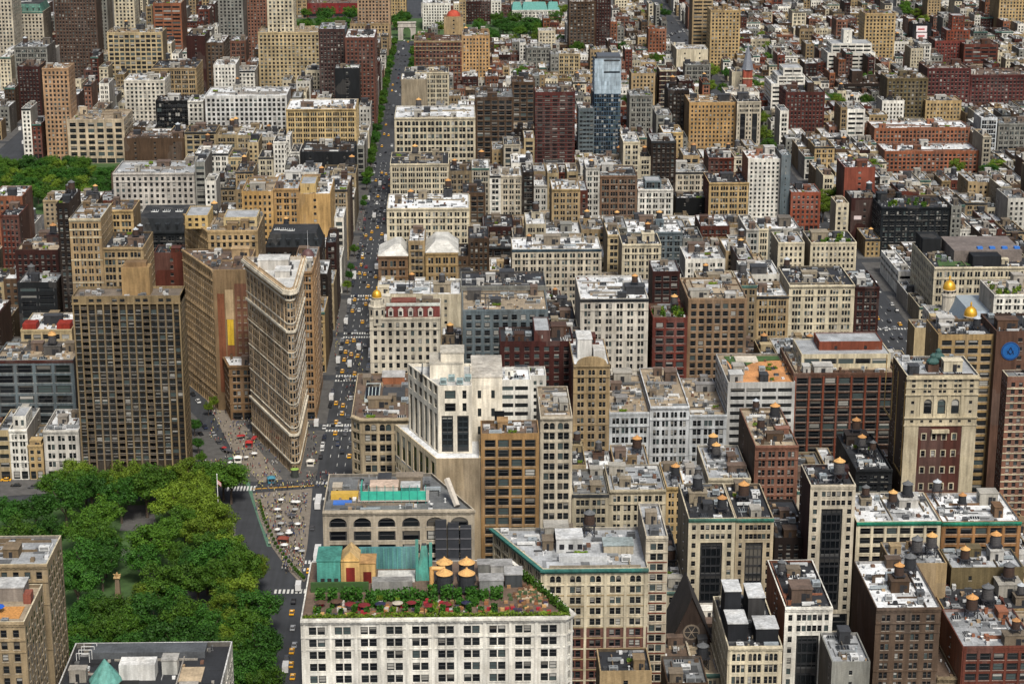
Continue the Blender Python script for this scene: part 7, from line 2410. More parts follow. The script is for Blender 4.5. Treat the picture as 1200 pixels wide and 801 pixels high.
# ---- the brown tower with columns of balconies
def balcony_tower():
    x0, z = at(84, 348, 870); x1 = at(211, 348, 870)[0]
    D = 870.0
    root = link('apartment_tower', None, None, loc=((x0 + x1) / 2, D, 0))
    tag(root, 'tall brown apartment tower with tan piers and three columns of balconies', 'tower')
    ox = (x0 + x1) / 2
    a, W = x0 - ox, x1 - x0
    pier, dark = lin((138, 120, 90)), lin((60, 53, 43))
    g = Geo(0, 0, 300)
    nb = 14
    bw = W / nb
    fh = 2.95
    nf = int((z - 8) / fh)
    bal = (1, 5, 9)
    rows = [(7 + i * fh + .75, 7 + i * fh + 2.55) for i in range(nf)]
    for k in range(nb):
        u0, u1 = k * bw + .32, (k + 1) * bw - .32
        if k in bal:
            facade(g, (a, 1.5), (1, 0), u0, u1, 0, z - 3, [(u0 + .15, u1 - .15)], [(p - .5, q) for p, q in rows], .1, dark, (.06, .05, .05))
            for i in range(nf):
                zz = 7 + i * fh
                link('balcony', BALC(u1 - u0), root, loc=(a + (u0 + u1) / 2, .05, zz))
            for (xx, s) in ((a + u0, 1), (a + u1, -1)):
                q = [[(xx, 0, 0), (xx, 1.5, 0), (xx, 1.5, z - 3), (xx, 0, z - 3)]]
                g.W.quads(q if s > 0 else [q[0][::-1]], dark)
        else:
            facade(g, (a, .1), (1, 0), u0, u1, 0, z - 3, [(u0 + .12, u1 - .12)], rows, .18, dark, (.05, .045, .04))
    for k in range(nb + 1):
        c = min(max(k * bw, .42), W - .42)
        g.W.box(a + c - .32, a + c + .32, -.6, .3, 0, z - 2.2, pier)
    # attic
    g.hero = 0
    facade(g, (a, -.3), (1, 0), 0, W, z - 3, z, [(k * bw + .6, (k + 1) * bw - .6) for k in range(nb) if k % 3 != 1], [(z - 2.4, z - .9)], .5, mul(pier, .92))
    g.W.box(a - .2, a + W + .2, -.7, -.31, z - 3.3, z - 2.7, mul(pier, 1.1), bottom=True)
    S = dict(c=mul(pier, .8), side=mul(pier, .8), style='punch', bw=4.2, ww=.5, fh=2.95, belt=0, corn=0)
    for (P, U, L2) in (((a + W, 0), (0, 1), 17), ((a, 17), (0, -1), 17)):
        facade(g, P, U, 0, L2, 0, z, make_cols(L2, dict(bw=4.2, grp=1, ww=.5))[0], rows, .3, mul(pier, .75))
    g.W.quads([[(a + W, 17, 0), (a, 17, 0), (a, 17, z), (a + W, 17, z)]], mul(pier, .75))
    g.W.box(a, a + W, .25, 17, z - 3.4, z - .8, mul(pier, .8))
    g.Rf.quads([[(a + .3, .2, z - .75), (a + W - .3, .2, z - .75), (a + W - .3, 16.7, z - .75), (a + .3, 16.7, z - .75)]], lin((120, 108, 94)))
    for (p, q, r, s) in ((a, a + W, .2, .6), (a, a + W, 16.4, 16.9), (a, a + .4, .61, 16.39), (a + W - .4, a + W, .61, 16.39)):
        g.W.box(p, q, r, s, z - .7, z + .3, mul(pier, 1.0))
    emit(g, root)
    zr = z - .75
    box_part('tower_house', root, a + W * .45, a + W * .71, 5, 13, zr, zr + 12.5, lin((160, 132, 92)))
    box_part('tower_house', root, a + W * .48, a + W * .68, 6.5, 11.5, zr + 12.5, zr + 14.5, lin((138, 112, 82)))
    rng = random.Random(12)
    for i in range(26):
        x = a + 2 + rng.random() * (W - 4)
        y = rng.uniform(1.5, 15)
        if W * .42 < x - a < W * .74 and 4 < y < 20:
            continue
        link(rng.choice(['air_conditioner', 'vent_pipe']), UNIT['ac'][i % 2], root, loc=(x, y, zr), scale=(rng.uniform(1, 2.4), rng.uniform(1, 2), rng.uniform(.8, 2)), color=rng.choice([(.4, .4, .4), (.15, .15, .15), (.6, .6, .58)]))

_BAL = {}
def BALC(w):
    if 'm' not in _BAL:
        mb = MB()
        mb.box(-w / 2, w / 2, -.35, 1.4, -.12, .06, lin((150, 132, 108)), bottom=True)
        mb.box(-w / 2, w / 2, -.35, -.29, .06, 1.0, lin((78, 72, 66)))
        mb.box(-w / 2, w / 2, -.40, -.26, 1.0, 1.08, lin((176, 160, 136)))
        _BAL['m'] = mb.mesh('balcony', [M['wall']])
    return _BAL['m']
balcony_tower()

# ---- the steep dark church
def church():
    z0 = 12.0
    root = link('church', None, None, loc=on(803, 760, 12)[:1] + (652.0, 0))
    tag(root, 'dark brownstone church with a steep gable and round traceried window', 'church')
    c = lin((66, 54, 48))
    w, ap, e = 8.4, at(806, 700, 640)[1], 19.0
    g = Geo(0, 0)
    y0, y1 = -12, 10
    g.W.quads([[(w, y0, 0), (w, y1, 0), (w, y1, e), (w, y0, e)], [(-w, y1, 0), (-w, y0, 0), (-w, y0, e), (-w, y1, e)]], c)
    g.W.poly([(-w, y0, 0), (w, y0, 0), (w, y0, e), (0, y0, ap), (-w, y0, e)], c)
    g.W.poly([(w, y1, 0), (-w, y1, 0), (-w, y1, e), (0, y1, ap), (w, y1, e)], c)
    part('wall', g.W, [M['wall']], root)
    mb = MB()
    for s in (-1, 1):
        q = [(s * (w + .8), y0 - .6, e - 1.2), (s * (w + .8), y1 + .3, e - 1.2), (0, y1 + .3, ap + .4), (0, y0 - .6, ap + .4)]
        mb.quads([q if s > 0 else q[::-1]], lin((52, 48, 48)))
    part('roof', mb, [M['roof']], root)
    mb = MB()
    zc = e + (ap - e) * .36
    for k, r in enumerate((2.9, 2.3)):
        mb.poly([(r * math.cos(t), y0 - .1 - k * .08, zc + r * math.sin(t)) for t in np.linspace(0, 2 * math.pi, 20)[:-1]], lin((150, 136, 120)) if k == 0 else (.015, .015, .018))
    part('round_window', mb, [M['wall']], root)
    mb = MB()
    for i in range(6):
        t = i * math.pi / 3
        mb.tube((0, y0 - .24, zc), (2.4 * math.cos(t), y0 - .24, zc + 2.4 * math.sin(t)), .16, .16, 4, lin((150, 136, 120)))
    part('tracery', mb, [M['wall']], root)
    for s in (-1, 1):
        for i in range(6):
            y = y0 + 3 + i * 5.5
            box_part('buttress', root, s * w - (.2 if s < 0 else -.0) - (1.3 if s < 0 else 0), s * w + (1.3 if s > 0 else 0) + (.0 if s > 0 else -.05), y, y + 1.2, 0, e - 2, lin((170, 158, 140)))
church()

# ------------------------------------------------------------------ trees
def tree_meshes():
    out = []
    for kind in range(6):
        rng = np.random.default_rng(100 + kind)
        rr = random.Random(50 + kind)
        Hh = 1.0
        tr = MB()
        tr.tube((0, 0, 0), (.01, .01, .36), .030, .020, 7)
        limbs = []
        for i in range(6):
            t = i * 1.05 + rr.uniform(-.3, .3)
            e = (.26 * math.cos(t) * rr.uniform(.7, 1.1), .26 * math.sin(t) * rr.uniform(.7, 1.1), rr.uniform(.58, .82))
            tr.tube((.01, .01, rr.uniform(.28, .36)), e, .014, .005, 5)
            limbs.append(e)
        trunk = tr.mesh('trunk', [M['bark']])
        cr = MB()
        n_cl = 46
        cl = []
        for i in range(n_cl):
            u = rng.normal(size=3); u /= np.linalg.norm(u)
            r = rng.uniform(.55, 1.0)
            if u[2] < -.35:
                u[2] *= .5
            cl.append((np.array([u[0] * .40 * r, u[1] * .40 * r, .66 + u[2] * .30 * r]), rng.uniform(.07, .125)))
        for (c, rad_) in cl:
            n = int(150 * (rad_ / .1) ** 2)
            d = rng.normal(size=(n, 3)); d /= np.linalg.norm(d, axis=1)[:, None]
            p = c + d * rad_ * rng.uniform(.5, 1.28, (n, 1)) * np.array([1, 1, .8])
            nn = d + rng.normal(size=(n, 3)) * .55 + np.array([0, 0, .35])
            nn /= np.linalg.norm(nn, axis=1)[:, None]
            a = np.cross(nn, rng.normal(size=(n, 3))); a /= np.linalg.norm(a, axis=1)[:, None]
            b = np.cross(nn, a)
            s = rng.uniform(.007, .018, (n, 1))
            cr.quads(np.stack([p - a * s - b * s * .7, p + a * s - b * s * .7, p + a * s + b * s * .7, p - a * s + b * s * .7], axis=1))
        crown = {k: None for k in ('leaf_a', 'leaf_b', 'leaf_c')}
        key = ('leaf_a', 'leaf_b', 'leaf_c', 'leaf_a', 'leaf_b', 'leaf_c')[kind]
        out.append((trunk, cr.mesh('crown', [M[key]], weld=False), key))
    return out
TREES = tree_meshes()
TONE = {'leaf_a': 'mid green', 'leaf_b': 'yellow-green', 'leaf_c': 'deep green'}
TREE_PTS = []
ANCH = [(q[0], q[1], q[2]) for q in LMS]
for nm, p in (('stone monument in the park', on(139, 706)), ('white flagpole', on(257, 622)), ('crossing before the wedge-shaped tower', on(300, 580)), ('gravel plaza', on(325, 640)),
              ('cross street beside the park', on(40, 580)), ('cross street below the brown tower', on(150, 580)), ('grey park path', on(165, 665)), ('south end of the plaza', on(345, 690)),
              ('white-parapet roof below the park', on(200, 745)), ('tan tower at the park corner', on(95, 700)), ('marble arch', on(477, 47)), ('red clock tower spire', (at(876, 80, 1780)[0], 1780))):
    ANCH.append((p[0], p[1], nm))
def where_short(w):
    for k, v in (('thick', ' inside the park'), ('plaza side', ' on the park edge'), ('cross street', ' on the park edge'), ('avenue', ' on the avenue'), ('back yard', ' in a yard'), ('square', ' in the square')):
        if k in w:
            return v if len(v) < 13 else ''
    return ''

def tree(x, y, h, where, z=0.15, kind=None, spread=1.0, group='park trees'):
    if group != 'trees of the near park' and all(hidden(x + dx, y, z + h * f) for dx, f in ((0, .92), (-h * .3, .7), (h * .3, .7), (0, .6))):
        return
    k = R_.randrange(6) if kind is None else kind
    tr, cr, tone = TREES[k]
    o = link('tree', None, None, loc=(x, y, z), rz=R_.uniform(0, 6.28))
    s = spread * R_.uniform(.9, 1.12)
    o.scale = (h * s, h * s, h)
    link('trunk', tr, o)
    link('crown', cr, o)
    size = 'tall' if h > 18.5 else ('small' if h < 9.5 else 'mid-sized')
    form = 'wide-crowned' if s > 1.08 else ('slim' if s < .92 else 'round-crowned')
    L = min(ANCH, key=lambda q: math.hypot(q[0] - x, q[1] - y))
    d = math.hypot(L[0] - x, L[1] - y)
    tag(o, f"{size} {form} {TONE[tone]} tree {'next to' if d < 22 else 'near' if d < 60 else 'away from'} the {L[2]}{where_short(where)}", 'tree', group)
    TREE_PTS.append((x, y))

HB = [bbox(d['fp']) for d in HANDS]
# near park: crown tops measured in the photograph
park = [(8, 590), (40, 585), (75, 572), (105, 560), (140, 566), (170, 556), (200, 575), (232, 582), (255, 596), (20, 615), (55, 612), (92, 605), (120, 590),
        (98, 640), (118, 618), (90, 668), (106, 700), (98, 735), (124, 728), (150, 722), (176, 702), (196, 690), (214, 706), (190, 668), (170, 690), (230, 668),
        (250, 640), (268, 632), (282, 652), (262, 662), (288, 680), (300, 700), (276, 700), (292, 722), (306, 742), (280, 748), (300, 768), (286, 786), (310, 790),
        (232, 742), (205, 730), (182, 742), (210, 760), (150, 745), (196, 612), (215, 600), (178, 622), (235, 612), (212, 640), (88, 720), (240, 720), (275, 770), (296, 655), (5, 640), (118, 650)]
for i, (px, py) in enumerate(park):
    h = R_.uniform(17, 23)
    x, y = on(px, py, h * .86)
    if not (620 < y < 842) or x < -212:
        if y >= 842 or y <= 605:
            continue
    if y < 622:
        y = 622 + R_.uniform(0, 5)
    bright = px > 140 and py < 700
    tree(x, y, h, ('on the lawn of the park by the plaza' if px > 220 else 'inside the shady park' if py > 600 else 'in the park along the cross street'),
         kind=R_.choice([1, 4, 1, 0] if bright and R_.random() < .7 else [0, 2, 3, 5, 2]), spread=R_.uniform(.84, 1.06), group='trees of the near park')
for px in range(72, 285, 17):
    h = R_.uniform(16, 20.5)
    x, y = on(px + R_.uniform(-4, 4), 584, 0)
    tree(x, R_.uniform(828, 838), h, 'in the park along the cross street', kind=R_.choice([0, 1, 4, 3]), group='trees of the near park')
for D in np.arange(628, 832, 11):
    x = -86 if D < 740 else -86 - (D - 740) * .33
    tree(x + R_.uniform(-2, 1), D, R_.uniform(15, 20), 'along the plaza side of the near park', kind=R_.choice([1, 4, 0, 3, 1]), group='trees of the near park')
for i in range(14):
    px, py = R_.uniform(85, 300), R_.uniform(625, 800)
    if (128 < px < 180 and 650 < py < 712) or px < 85 + (py - 625) * .02:
        continue
    h = R_.uniform(16, 21)
    x, y = on(px, py, h * .8)
    if 622 < y < 836 and x < -84:
        tree(x, y, h, 'in the thick of the near park', kind=R_.choice([0, 2, 3, 5]), group='trees of the near park')
for (px, py) in ((222, 487), (228, 500), (232, 520), (236, 535), (250, 470), (256, 462), (262, 458), (244, 476)):
    x, y = on(px, py, 5)
    tree(x, y, R_.uniform(7, 10), 'on the pavement beside the slanting avenue', spread=.8, group='street trees')
# union square trees
for i in range(48):
    px, py = -4 + (i % 12) * 12.4 + R_.uniform(-4, 4), 187 + (i // 12) * 11.5 + R_.uniform(-3, 3)
    if px > 105 and py < 190:
        continue
    h = R_.uniform(14, 20)
    x, y = on(px, py, h * .85)
    tree(x, y, h, 'in the square beyond the tan belted tower', kind=R_.choice([0, 2, 3, 5, 4]), spread=1.05, group='trees of the middle square')
# far square on both sides of the arch
for i in range(46):
    if i < 22:
        px, py = R_.uniform(345, 418), R_.uniform(9, 32)
    elif i < 40:
        px, py = R_.uniform(562, 652), R_.uniform(14, 40)
    else:
        px, py = R_.uniform(456, 475), R_.uniform(16, 26)
    h = R_.uniform(15, 21)
    x, y = on(px, py, h * .8)
    tree(x, y, h, 'in the far square near the marble arch', kind=R_.choice([0, 2, 3, 5]), spread=1.1, group='trees of the far square')
# avenue trees south of the arcaded block
for D in np.arange(1470, 2200, 18):
    for X in (-67.5, -45.5):
        if D > 1640 or X < -60:
            if R_.random() < (.85 if X < -60 else .5):
                tree(X, D + R_.uniform(-3, 3), R_.uniform(9, 14), 'lining the avenue toward the marble arch', kind=R_.choice([0, 2, 3]), spread=.85, group='street trees')
for D in np.arange(1180, 1440, 22):
    if R_.random() < .35:
        tree(-67, D, R_.uniform(6, 9), 'on the avenue pavement', spread=.8, group='street trees')
# back gardens and side streets of the low blocks
yard = [(690, 92), (680, 98), (705, 100), (665, 20), (675, 14), (760, 10), (770, 6), (780, 12), (752, 14), (660, 8), (888, 90), (894, 82), (968, 118), (978, 112), (985, 124), (1060, 30), (1050, 92), (1038, 88),
        (1082, 20), (1065, 10), (1120, 190), (1160, 195), (1170, 190), (1180, 186), (1140, 60), (1030, 175), (968, 52), (1045, 52), (1035, 95), (1022, 92), (885, 96), (575, 35), (640, 88), (676, 92), (860, 66), (1075, 12), (948, 128), (978, 140),
        (972, 98), (965, 110), (1180, 15), (1190, 40), (880, 155), (893, 152), (900, 165), (1020, 190), (1175, 205), (1105, 55), (1030, 60), (945, 60), (930, 68), (905, 60), (870, 60), (600, 62), (730, 60), (715, 62), (960, 20), (985, 15), (1000, 30),
        (1040, 5), (1060, 3), (1085, 8), (1100, 14), (1120, 20), (1150, 10), (1010, 60), (1015, 88), (1000, 75), (950, 90), (955, 70), (1195, 70), (1160, 75), (970, 225), (985, 222), (990, 215), (965, 235)]
for (px, py) in yard:
    h = R_.uniform(15, 20)
    x, y = on(px, py, h * .85)
    tree(x, y, h, 'in the gardens of the low far blocks', kind=R_.choice([0, 2, 3, 4, 1]), spread=1.1, group='garden trees of the far blocks')

ny = 0
for s in range(13, 1, -1):
    a, b = BLOCKS[s]
    for X in np.arange(-330, 700, 13):
        if ny < 34 and R_.random() < .3 and not (FIFTH[0] - 4 < X < FIFTH[1] + 4) and not any(p[0] - 5 < X < p[1] + 5 and p[2] - 4 < (a + b) / 2 < p[3] + 4 for p in HB):
            n0 = len(TREE_PTS)
            tree(X + R_.uniform(-4, 4), (a + b) / 2 + R_.uniform(-5, 5), R_.uniform(14, 19), 'rising from a back yard of the low far blocks', kind=R_.choice([0, 2, 3, 4, 1]), spread=.95, group='garden trees of the far blocks')
            ny += len(TREE_PTS) - n0
print('TREES', len(TREE_PTS), ny)

# ------------------------------------------------------------------ vehicles
def car_parts(kind):
    p = {}
    if kind in ('sedan', 'taxi', 'suv'):
        h1, h2 = (.85, 1.45) if kind != 'suv' else (1.0, 1.75)
        mb = MB()
        prof = [(-2.3, .35), (-2.35, .7), (-2.0, h1), (2.1, h1), (2.35, .65), (2.3, .35)]
        for (a, b) in zip(prof[:-1], prof[1:]):
            mb.quads([[(-.9, a[0], a[1]), (.9, a[0], a[1]), (.9, b[0], b[1]), (-.9, b[0], b[1])]])
        mb.poly([(.9, y, z) for y, z in prof][::-1]); mb.poly([(-.9, y, z) for y, z in prof])
        mb.box(-.86, .86, -2.2, 2.2, .25, .36, bottom=True)
        p['body'] = mb.mesh('body', [M['car']])
        mb = MB()
        b, t = rect(-.82, .82, -1.7, 1.15), rect(-.66, .66, -1.15, .55)
        mb.quads([[(*b[i], h1), (*b[(i + 1) % 4], h1), (*t[(i + 1) % 4], h2), (*t[i], h2)] for i in range(4)])
        p['windows'] = mb.mesh('cabin_glass', [M['carglass']])
        mb = MB(); mb.box(-.68, .68, -1.18, .58, h2 - .03, h2 + .05, bottom=True)
        p['roof'] = mb.mesh('roof', [M['car']])
        p['wheel_at'] = [(-.84, -1.4), (.84, -1.4), (-.84, 1.4), (.84, 1.4)]
    elif kind == 'van':
        mb = MB(); mb.box(-1.1, 1.1, -3.4, 1.5, .6, 3.1, bottom=True)
        p['cargo_box'] = mb.mesh('cargo_box', [M['car']])
        mb = MB(); mb.box(-1.0, 1.0, 1.55, 3.3, .45, 1.4); mb.box(-1.0, 1.0, 1.55, 2.5, 1.4, 2.35)
        p['body'] = mb.mesh('cab', [M['car']])
        mb = MB(); mb.quads([[(-.92, 2.52, 1.45), (-.92, 3.0, 1.42), (.92, 3.0, 1.42), (.92, 2.52, 1.45)]]); mb.box(-.9, .9, 2.5, 2.56, 1.45, 2.2)
        p['windows'] = mb.mesh('windscreen', [M['carglass']])
        p['wheel_at'] = [(-.95, -2.2), (.95, -2.2), (-.92, 2.4), (.92, 2.4)]
    else:
        mb = MB(); mb.box(-1.27, 1.27, -6, 6, .4, 3.0, bottom=True); mb.box(-1.0, 1.0, -5.4, 1, 3.0, 3.25); mb.box(-.8, .8, 2, 4, 3.0, 3.3)
        p['body'] = mb.mesh('body', [M['car']])
        mb = MB()
        for s in (-1, 1):
            mb.box(s * 1.28 - .01, s * 1.28 + .01, -5.6, 5.4, 1.5, 2.5)
        mb.box(-1.15, 1.15, 5.99, 6.02, 1.2, 2.7)
        p['windows'] = mb.mesh('windows', [M['carglass']])
        p['wheel_at'] = [(-1.1, -3.6), (1.1, -3.6), (-1.1, 3.9), (1.1, 3.9)]
    return p
CARS = {k: car_parts(k) for k in ('sedan', 'suv', 'van', 'bus')}
CARS['taxi'] = CARS['sedan']
_w = MB()
for (r0, x0, r1, x1) in ((.33, -.11, .33, .11), (.33, .11, .05, .11), (.05, -.11, .33, -.11)):
    q = []
    for i in range(10):
        a, b = 2 * math.pi * i / 10, 2 * math.pi * (i + 1) / 10
        q.append([(x0, r0 * math.cos(a), r0 * math.sin(a)), (x0, r0 * math.cos(b), r0 * math.sin(b)), (x1, r1 * math.cos(b), r1 * math.sin(b)), (x1, r1 * math.cos(a), r1 * math.sin(a))])
    _w.quads(q)
WHEEL = _w.mesh('wheel', [M['rubber']])
_s = MB(); _s.box(-.35, .35, -.12, .12, 0, .2)
SIGN = _s.mesh('roof_sign', [M['car']])
CCOL = [('black', (.012, .012, .014)), ('white', (.62, .62, .61)), ('silver', (.34, .35, .36)), ('dark grey', (.07, .072, .078)), ('navy', (.015, .022, .05)), ('red', (.25, .02, .02))]
NC = [0]

def vehicle(kind, x, y, where, rz=0.0, z=0.012, col=None):
    P = CARS[kind]
    if kind == 'taxi':
        cn, cc = 'yellow', (.72, .36, .02)
    elif col is not None:
        cn, cc = CCOL[col]
    elif kind in ('van', 'bus'):
        cn, cc = CCOL[1]
    else:
        cn, cc = R_.choices(CCOL, [6, 3, 3, 4, 1.5, .8])[0]
    nm = {'sedan': 'car', 'taxi': 'taxi', 'suv': 'car', 'van': 'box_truck', 'bus': 'bus'}[kind]
    o = link(nm, None, None, loc=(x, y, z), rz=rz)
    for k, d in P.items():
        if k in ('body', 'cargo_box'):
            b_ = link(d.name.split('.')[0], d, o, color=cc)
    for k, d in P.items():
        if k in ('windows', 'roof'):
            link(d.name.split('.')[0], d, b_, color=cc)
    for (a, b) in P['wheel_at']:
        s = 1.0 if kind not in ('van', 'bus') else 1.4
        link('wheel', WHEEL, o, loc=(a, b, .33 * s), scale=(1, s, s))
    if kind == 'taxi':
        link('roof_sign', SIGN, o, loc=(0, -.3, 1.5), color=(.8, .75, .6))
    tag(o, f"{cn} {dict(sedan='saloon car', taxi='taxi cab', suv='tall car', van='box truck', bus='city bus')[kind]} {where}", nm.replace('_', ' ').replace('box truck', 'truck'), 'vehicles on the avenues and streets')
    NC[0] += 1

ORD = ['first', 'second', 'third', 'fourth', 'fifth', 'sixth', 'seventh', 'eighth', 'ninth', 'tenth', 'eleventh', 'twelfth', 'thirteenth', 'fourteenth', 'fifteenth', 'sixteenth', 'seventeenth']
def where5(D):
    if D > 931:
        return f'in the {ORD[min(16, int((D - 865) // 79))]} avenue block past the wedge-shaped tower crossing'
    for lim, s in ((770, 'on the avenue beside the near park'), (866, 'at the wide crossing before the wedge-shaped tower'), (930, 'on the avenue under the wedge-shaped tower'), (1010, 'on the avenue by the gold-domed corner'),
                   (1100, 'on the avenue past the gold dome'), (1260, 'on the avenue by the long cream block'), (1480, 'on the avenue by the arcaded cream block'), (9999, 'far down the avenue toward the arch')):
        if D < lim:
            return s

def down(x, a, b, gap, p, taxi=.3, parked=False, where=None):
    y = a
    while y < b:
        y += R_.uniform(*gap)
        if any(q - 20 < y < q + 1 for q, _ in BLOCKS.values()) and parked:
            continue
        if R_.random() < p:
            r = R_.random()
            k = 'taxi' if r < taxi and not parked else R_.choices(['sedan', 'suv', 'van'], [5, 3, .45])[0]
            vehicle(k, x + R_.uniform(-.25, .25), y, (where or where5(y)) if not parked else 'parked ' + (where or where5(y)).replace('on the', 'at the kerb of the'), rz=R_.uniform(-.03, .03))

# the long avenue: moving lanes, parked rows
for X in (-61.8, -58.4, -55, -51.6):
    if X < -58:
        down(X, 880, 1560, (7, 24), .62)
    else:
        down(X, 690, 1560, (8, 30), .6)
for X in (-64.6, -48.4):
    down(X, 880 if X < -60 else 690, 1560, (5.4, 6.2), .72, parked=True)
for X in (-62, -58, -54):
    down(X, 1560, 2200, (16, 50), .6)
# traffic beside the park at measured spots
for (px, py, k) in ((342, 717, 'taxi'), (343, 735, 'sedan'), (345, 755, 'sedan'), (342, 762, 'taxi'), (341, 778, 'taxi'), (343, 792, 'taxi'), (344, 704, 'sedan'), (336, 770, 'sedan'), (335, 783, 'van'), (350, 688, 'van'), (362, 668, 'taxi'),
                    (372, 650, 'bus'), (373, 590, 'bus'), (366, 618, 'sedan'), (393, 507, 'taxi'), (401, 484, 'taxi'), (394, 494, 'taxi'), (396, 520, 'suv'), (405, 412, 'taxi'), (371, 497, 'van'), (380, 500, 'sedan')):
    x, y = on(px, py, .6)
    vehicle(k, x, y, where5(y))
# wide avenue on the west
for X in (223, 228, 233, 238, 243, 248, 252):
    down(X, 980, 1400, (9, 30), .55, where='on the wide western avenue', parked=X in (223, 252))
# slanting avenue and the cross street by the park
for (px, py) in ((218, 452), (226, 462), (232, 470), (222, 440), (215, 425), (234, 495), (235, 508), (250, 508), (256, 518), (261, 526), (226, 450), (240, 500), (217, 432)):
    x, y = on(px, py, .6)
    vehicle(R_.choice(['sedan', 'suv', 'van', 'sedan']), x, y, 'on the slanting avenue beside the wedge-shaped tower', rz=.40)
for (px, py) in ((120, 577), (127, 577), (134, 576), (141, 576), (148, 577), (156, 577), (164, 577), (172, 574), (200, 572), (112, 574), (96, 571), (20, 566), (40, 568), (8, 560)):
    x, y = on(px, py, .6)
    if 836 < y < 862 or True:
        vehicle(R_.choice(['sedan', 'suv', 'sedan', 'taxi']), x, 848 + (py - 574) * -1.2, 'on the cross street behind the near park', rz=1.57)
for (px, py) in ((367, 497), (370, 497), (360, 500)):
    pass
# streets seen at the upper left
for (px, py) in ((18, 145), (24, 152), (30, 160), (36, 170), (20, 135), (40, 176), (28, 168)):
    x, y = on(px, py, .6)
    vehicle(R_.choice(['sedan', 'taxi', 'van']), x, y, 'on the far avenue beside the slim tan tower', rz=.05)
# open street in the low quarter
for i in range(16):
    x, y = on(R_.uniform(786, 808), R_.uniform(18, 48), .6)
    vehicle(R_.choice(['sedan', 'suv']), x, y, 'parked in the open street of the far low quarter', rz=.15)

# ------------------------------------------------------------------ plaza furniture and people
def planter_box(x, y):
    o = link('street_planter', None, None, loc=(x, y, .15))
    link('box', PB, o); link('plant', PL, o)
    tag(o, 'round stone planter with a small green bush on the plaza', 'planter', 'planters on the plaza')
_pb = MB(); _pb.lathe(0, 0, [(.8, 0), (.95, .8), (.8, .8), (.75, .7)], 10, lin((150, 144, 136))); PB = _pb.mesh('box', [M['wall']])
_pl = MB(); leafy(_pl, [(-.6, .6, -.6, .6, .7, 1.9)], 70, .22, np.random.default_rng(2)); PL = _pl.mesh('plant', [M['leaf_a']], weld=False)
for i in range(26):
    f = i / 25
    pl = [(300, 590), (306, 612), (320, 642), (340, 668), (352, 680)]
    s = f * 4; j = min(3, int(s)); t = s - j
    px, py = pl[j][0] + (pl[j + 1][0] - pl[j][0]) * t + 2, pl[j][1] + (pl[j + 1][1] - pl[j][1]) * t
    planter_box(*on(px + 2, py, .15))
for i in range(22):
    px, py = R_.uniform(318, 355), R_.uniform(588, 672)
    x, y = on(px, py, .15)
    if px > 304 + (py - 590) * .55:
        cn, c = R_.choice([('grey', (.35, .36, .36)), ('white', (.7, .7, .68)), ('dark', (.06, .06, .07))])
        umbrella(x, y, .15, c, cn, 'on the gravel plaza between the carriageways', R_.uniform(1.3, 1.7))
for i in range(14):
    x, y = on(R_.uniform(262, 300), R_.uniform(505, 552), .15)
    cn, c = R_.choice([('red', (.35, .03, .03)), ('white', (.7, .7, .68)), ('dark', (.06, .06, .07)), ('green', (.05, .2, .12))])
    umbrella(x, y, .15, c, cn, 'on the plaza under the wedge-shaped tower', R_.uniform(1.2, 1.6))

def kiosk(px, py, col, name, label, w=3.2):
    x, y = on(px, py, .15)
    o = link(name, None, None, loc=(x, y, .15), rz=R_.uniform(-.2, .2))
    mb = MB(); mb.box(-w / 2, w / 2, -1.4, 1.4, 0, 2.3, col); part('body', mb, [M['tmetal']], o)
    mb = MB()
    b, t = rect(-w / 2 - .3, w / 2 + .3, -1.7, 1.7), rect(-w / 2 + 1, w / 2 - 1, -.3, .3)
    mb.quads([[(*b[i], 2.3), (*b[(i + 1) % 4], 2.3), (*t[(i + 1) % 4], 3.2), (*t[i], 3.2)] for i in range(4)], mul(col, 1.1)); mb.poly([(*p, 3.2) for p in t], col); mb.poly([(*p, 2.3) for p in b[::-1]], col)
    part('roof', mb, [M['tmetal']], o)
    mb = MB(); mb.box(-w / 2 + .3, w / 2 - .3, -1.46, -1.41, 1.0, 2.0, (.02, .02, .02)); part('counter_window', mb, [M['tmetal']], o)
    tag(o, label, 'kiosk')
kiosk(279, 541, lin((224, 220, 210)), 'kiosk', 'white market kiosk on the plaza beside the cycle lane')
kiosk(292, 523, lin((160, 40, 36)), 'kiosk', 'red market kiosk on the plaza under the wedge-shaped tower')
kiosk(332, 636, lin((120, 60, 46)), 'kiosk', 'brown food kiosk on the gravel plaza', 4.2)
kiosk(364, 545, lin((206, 200, 190)), 'kiosk', 'white vendor cart stand on the traffic island at the prow')
kiosk(318, 565, lin((60, 120, 140)), 'kiosk', 'blue-green vendor stand at the crossing before the prow')

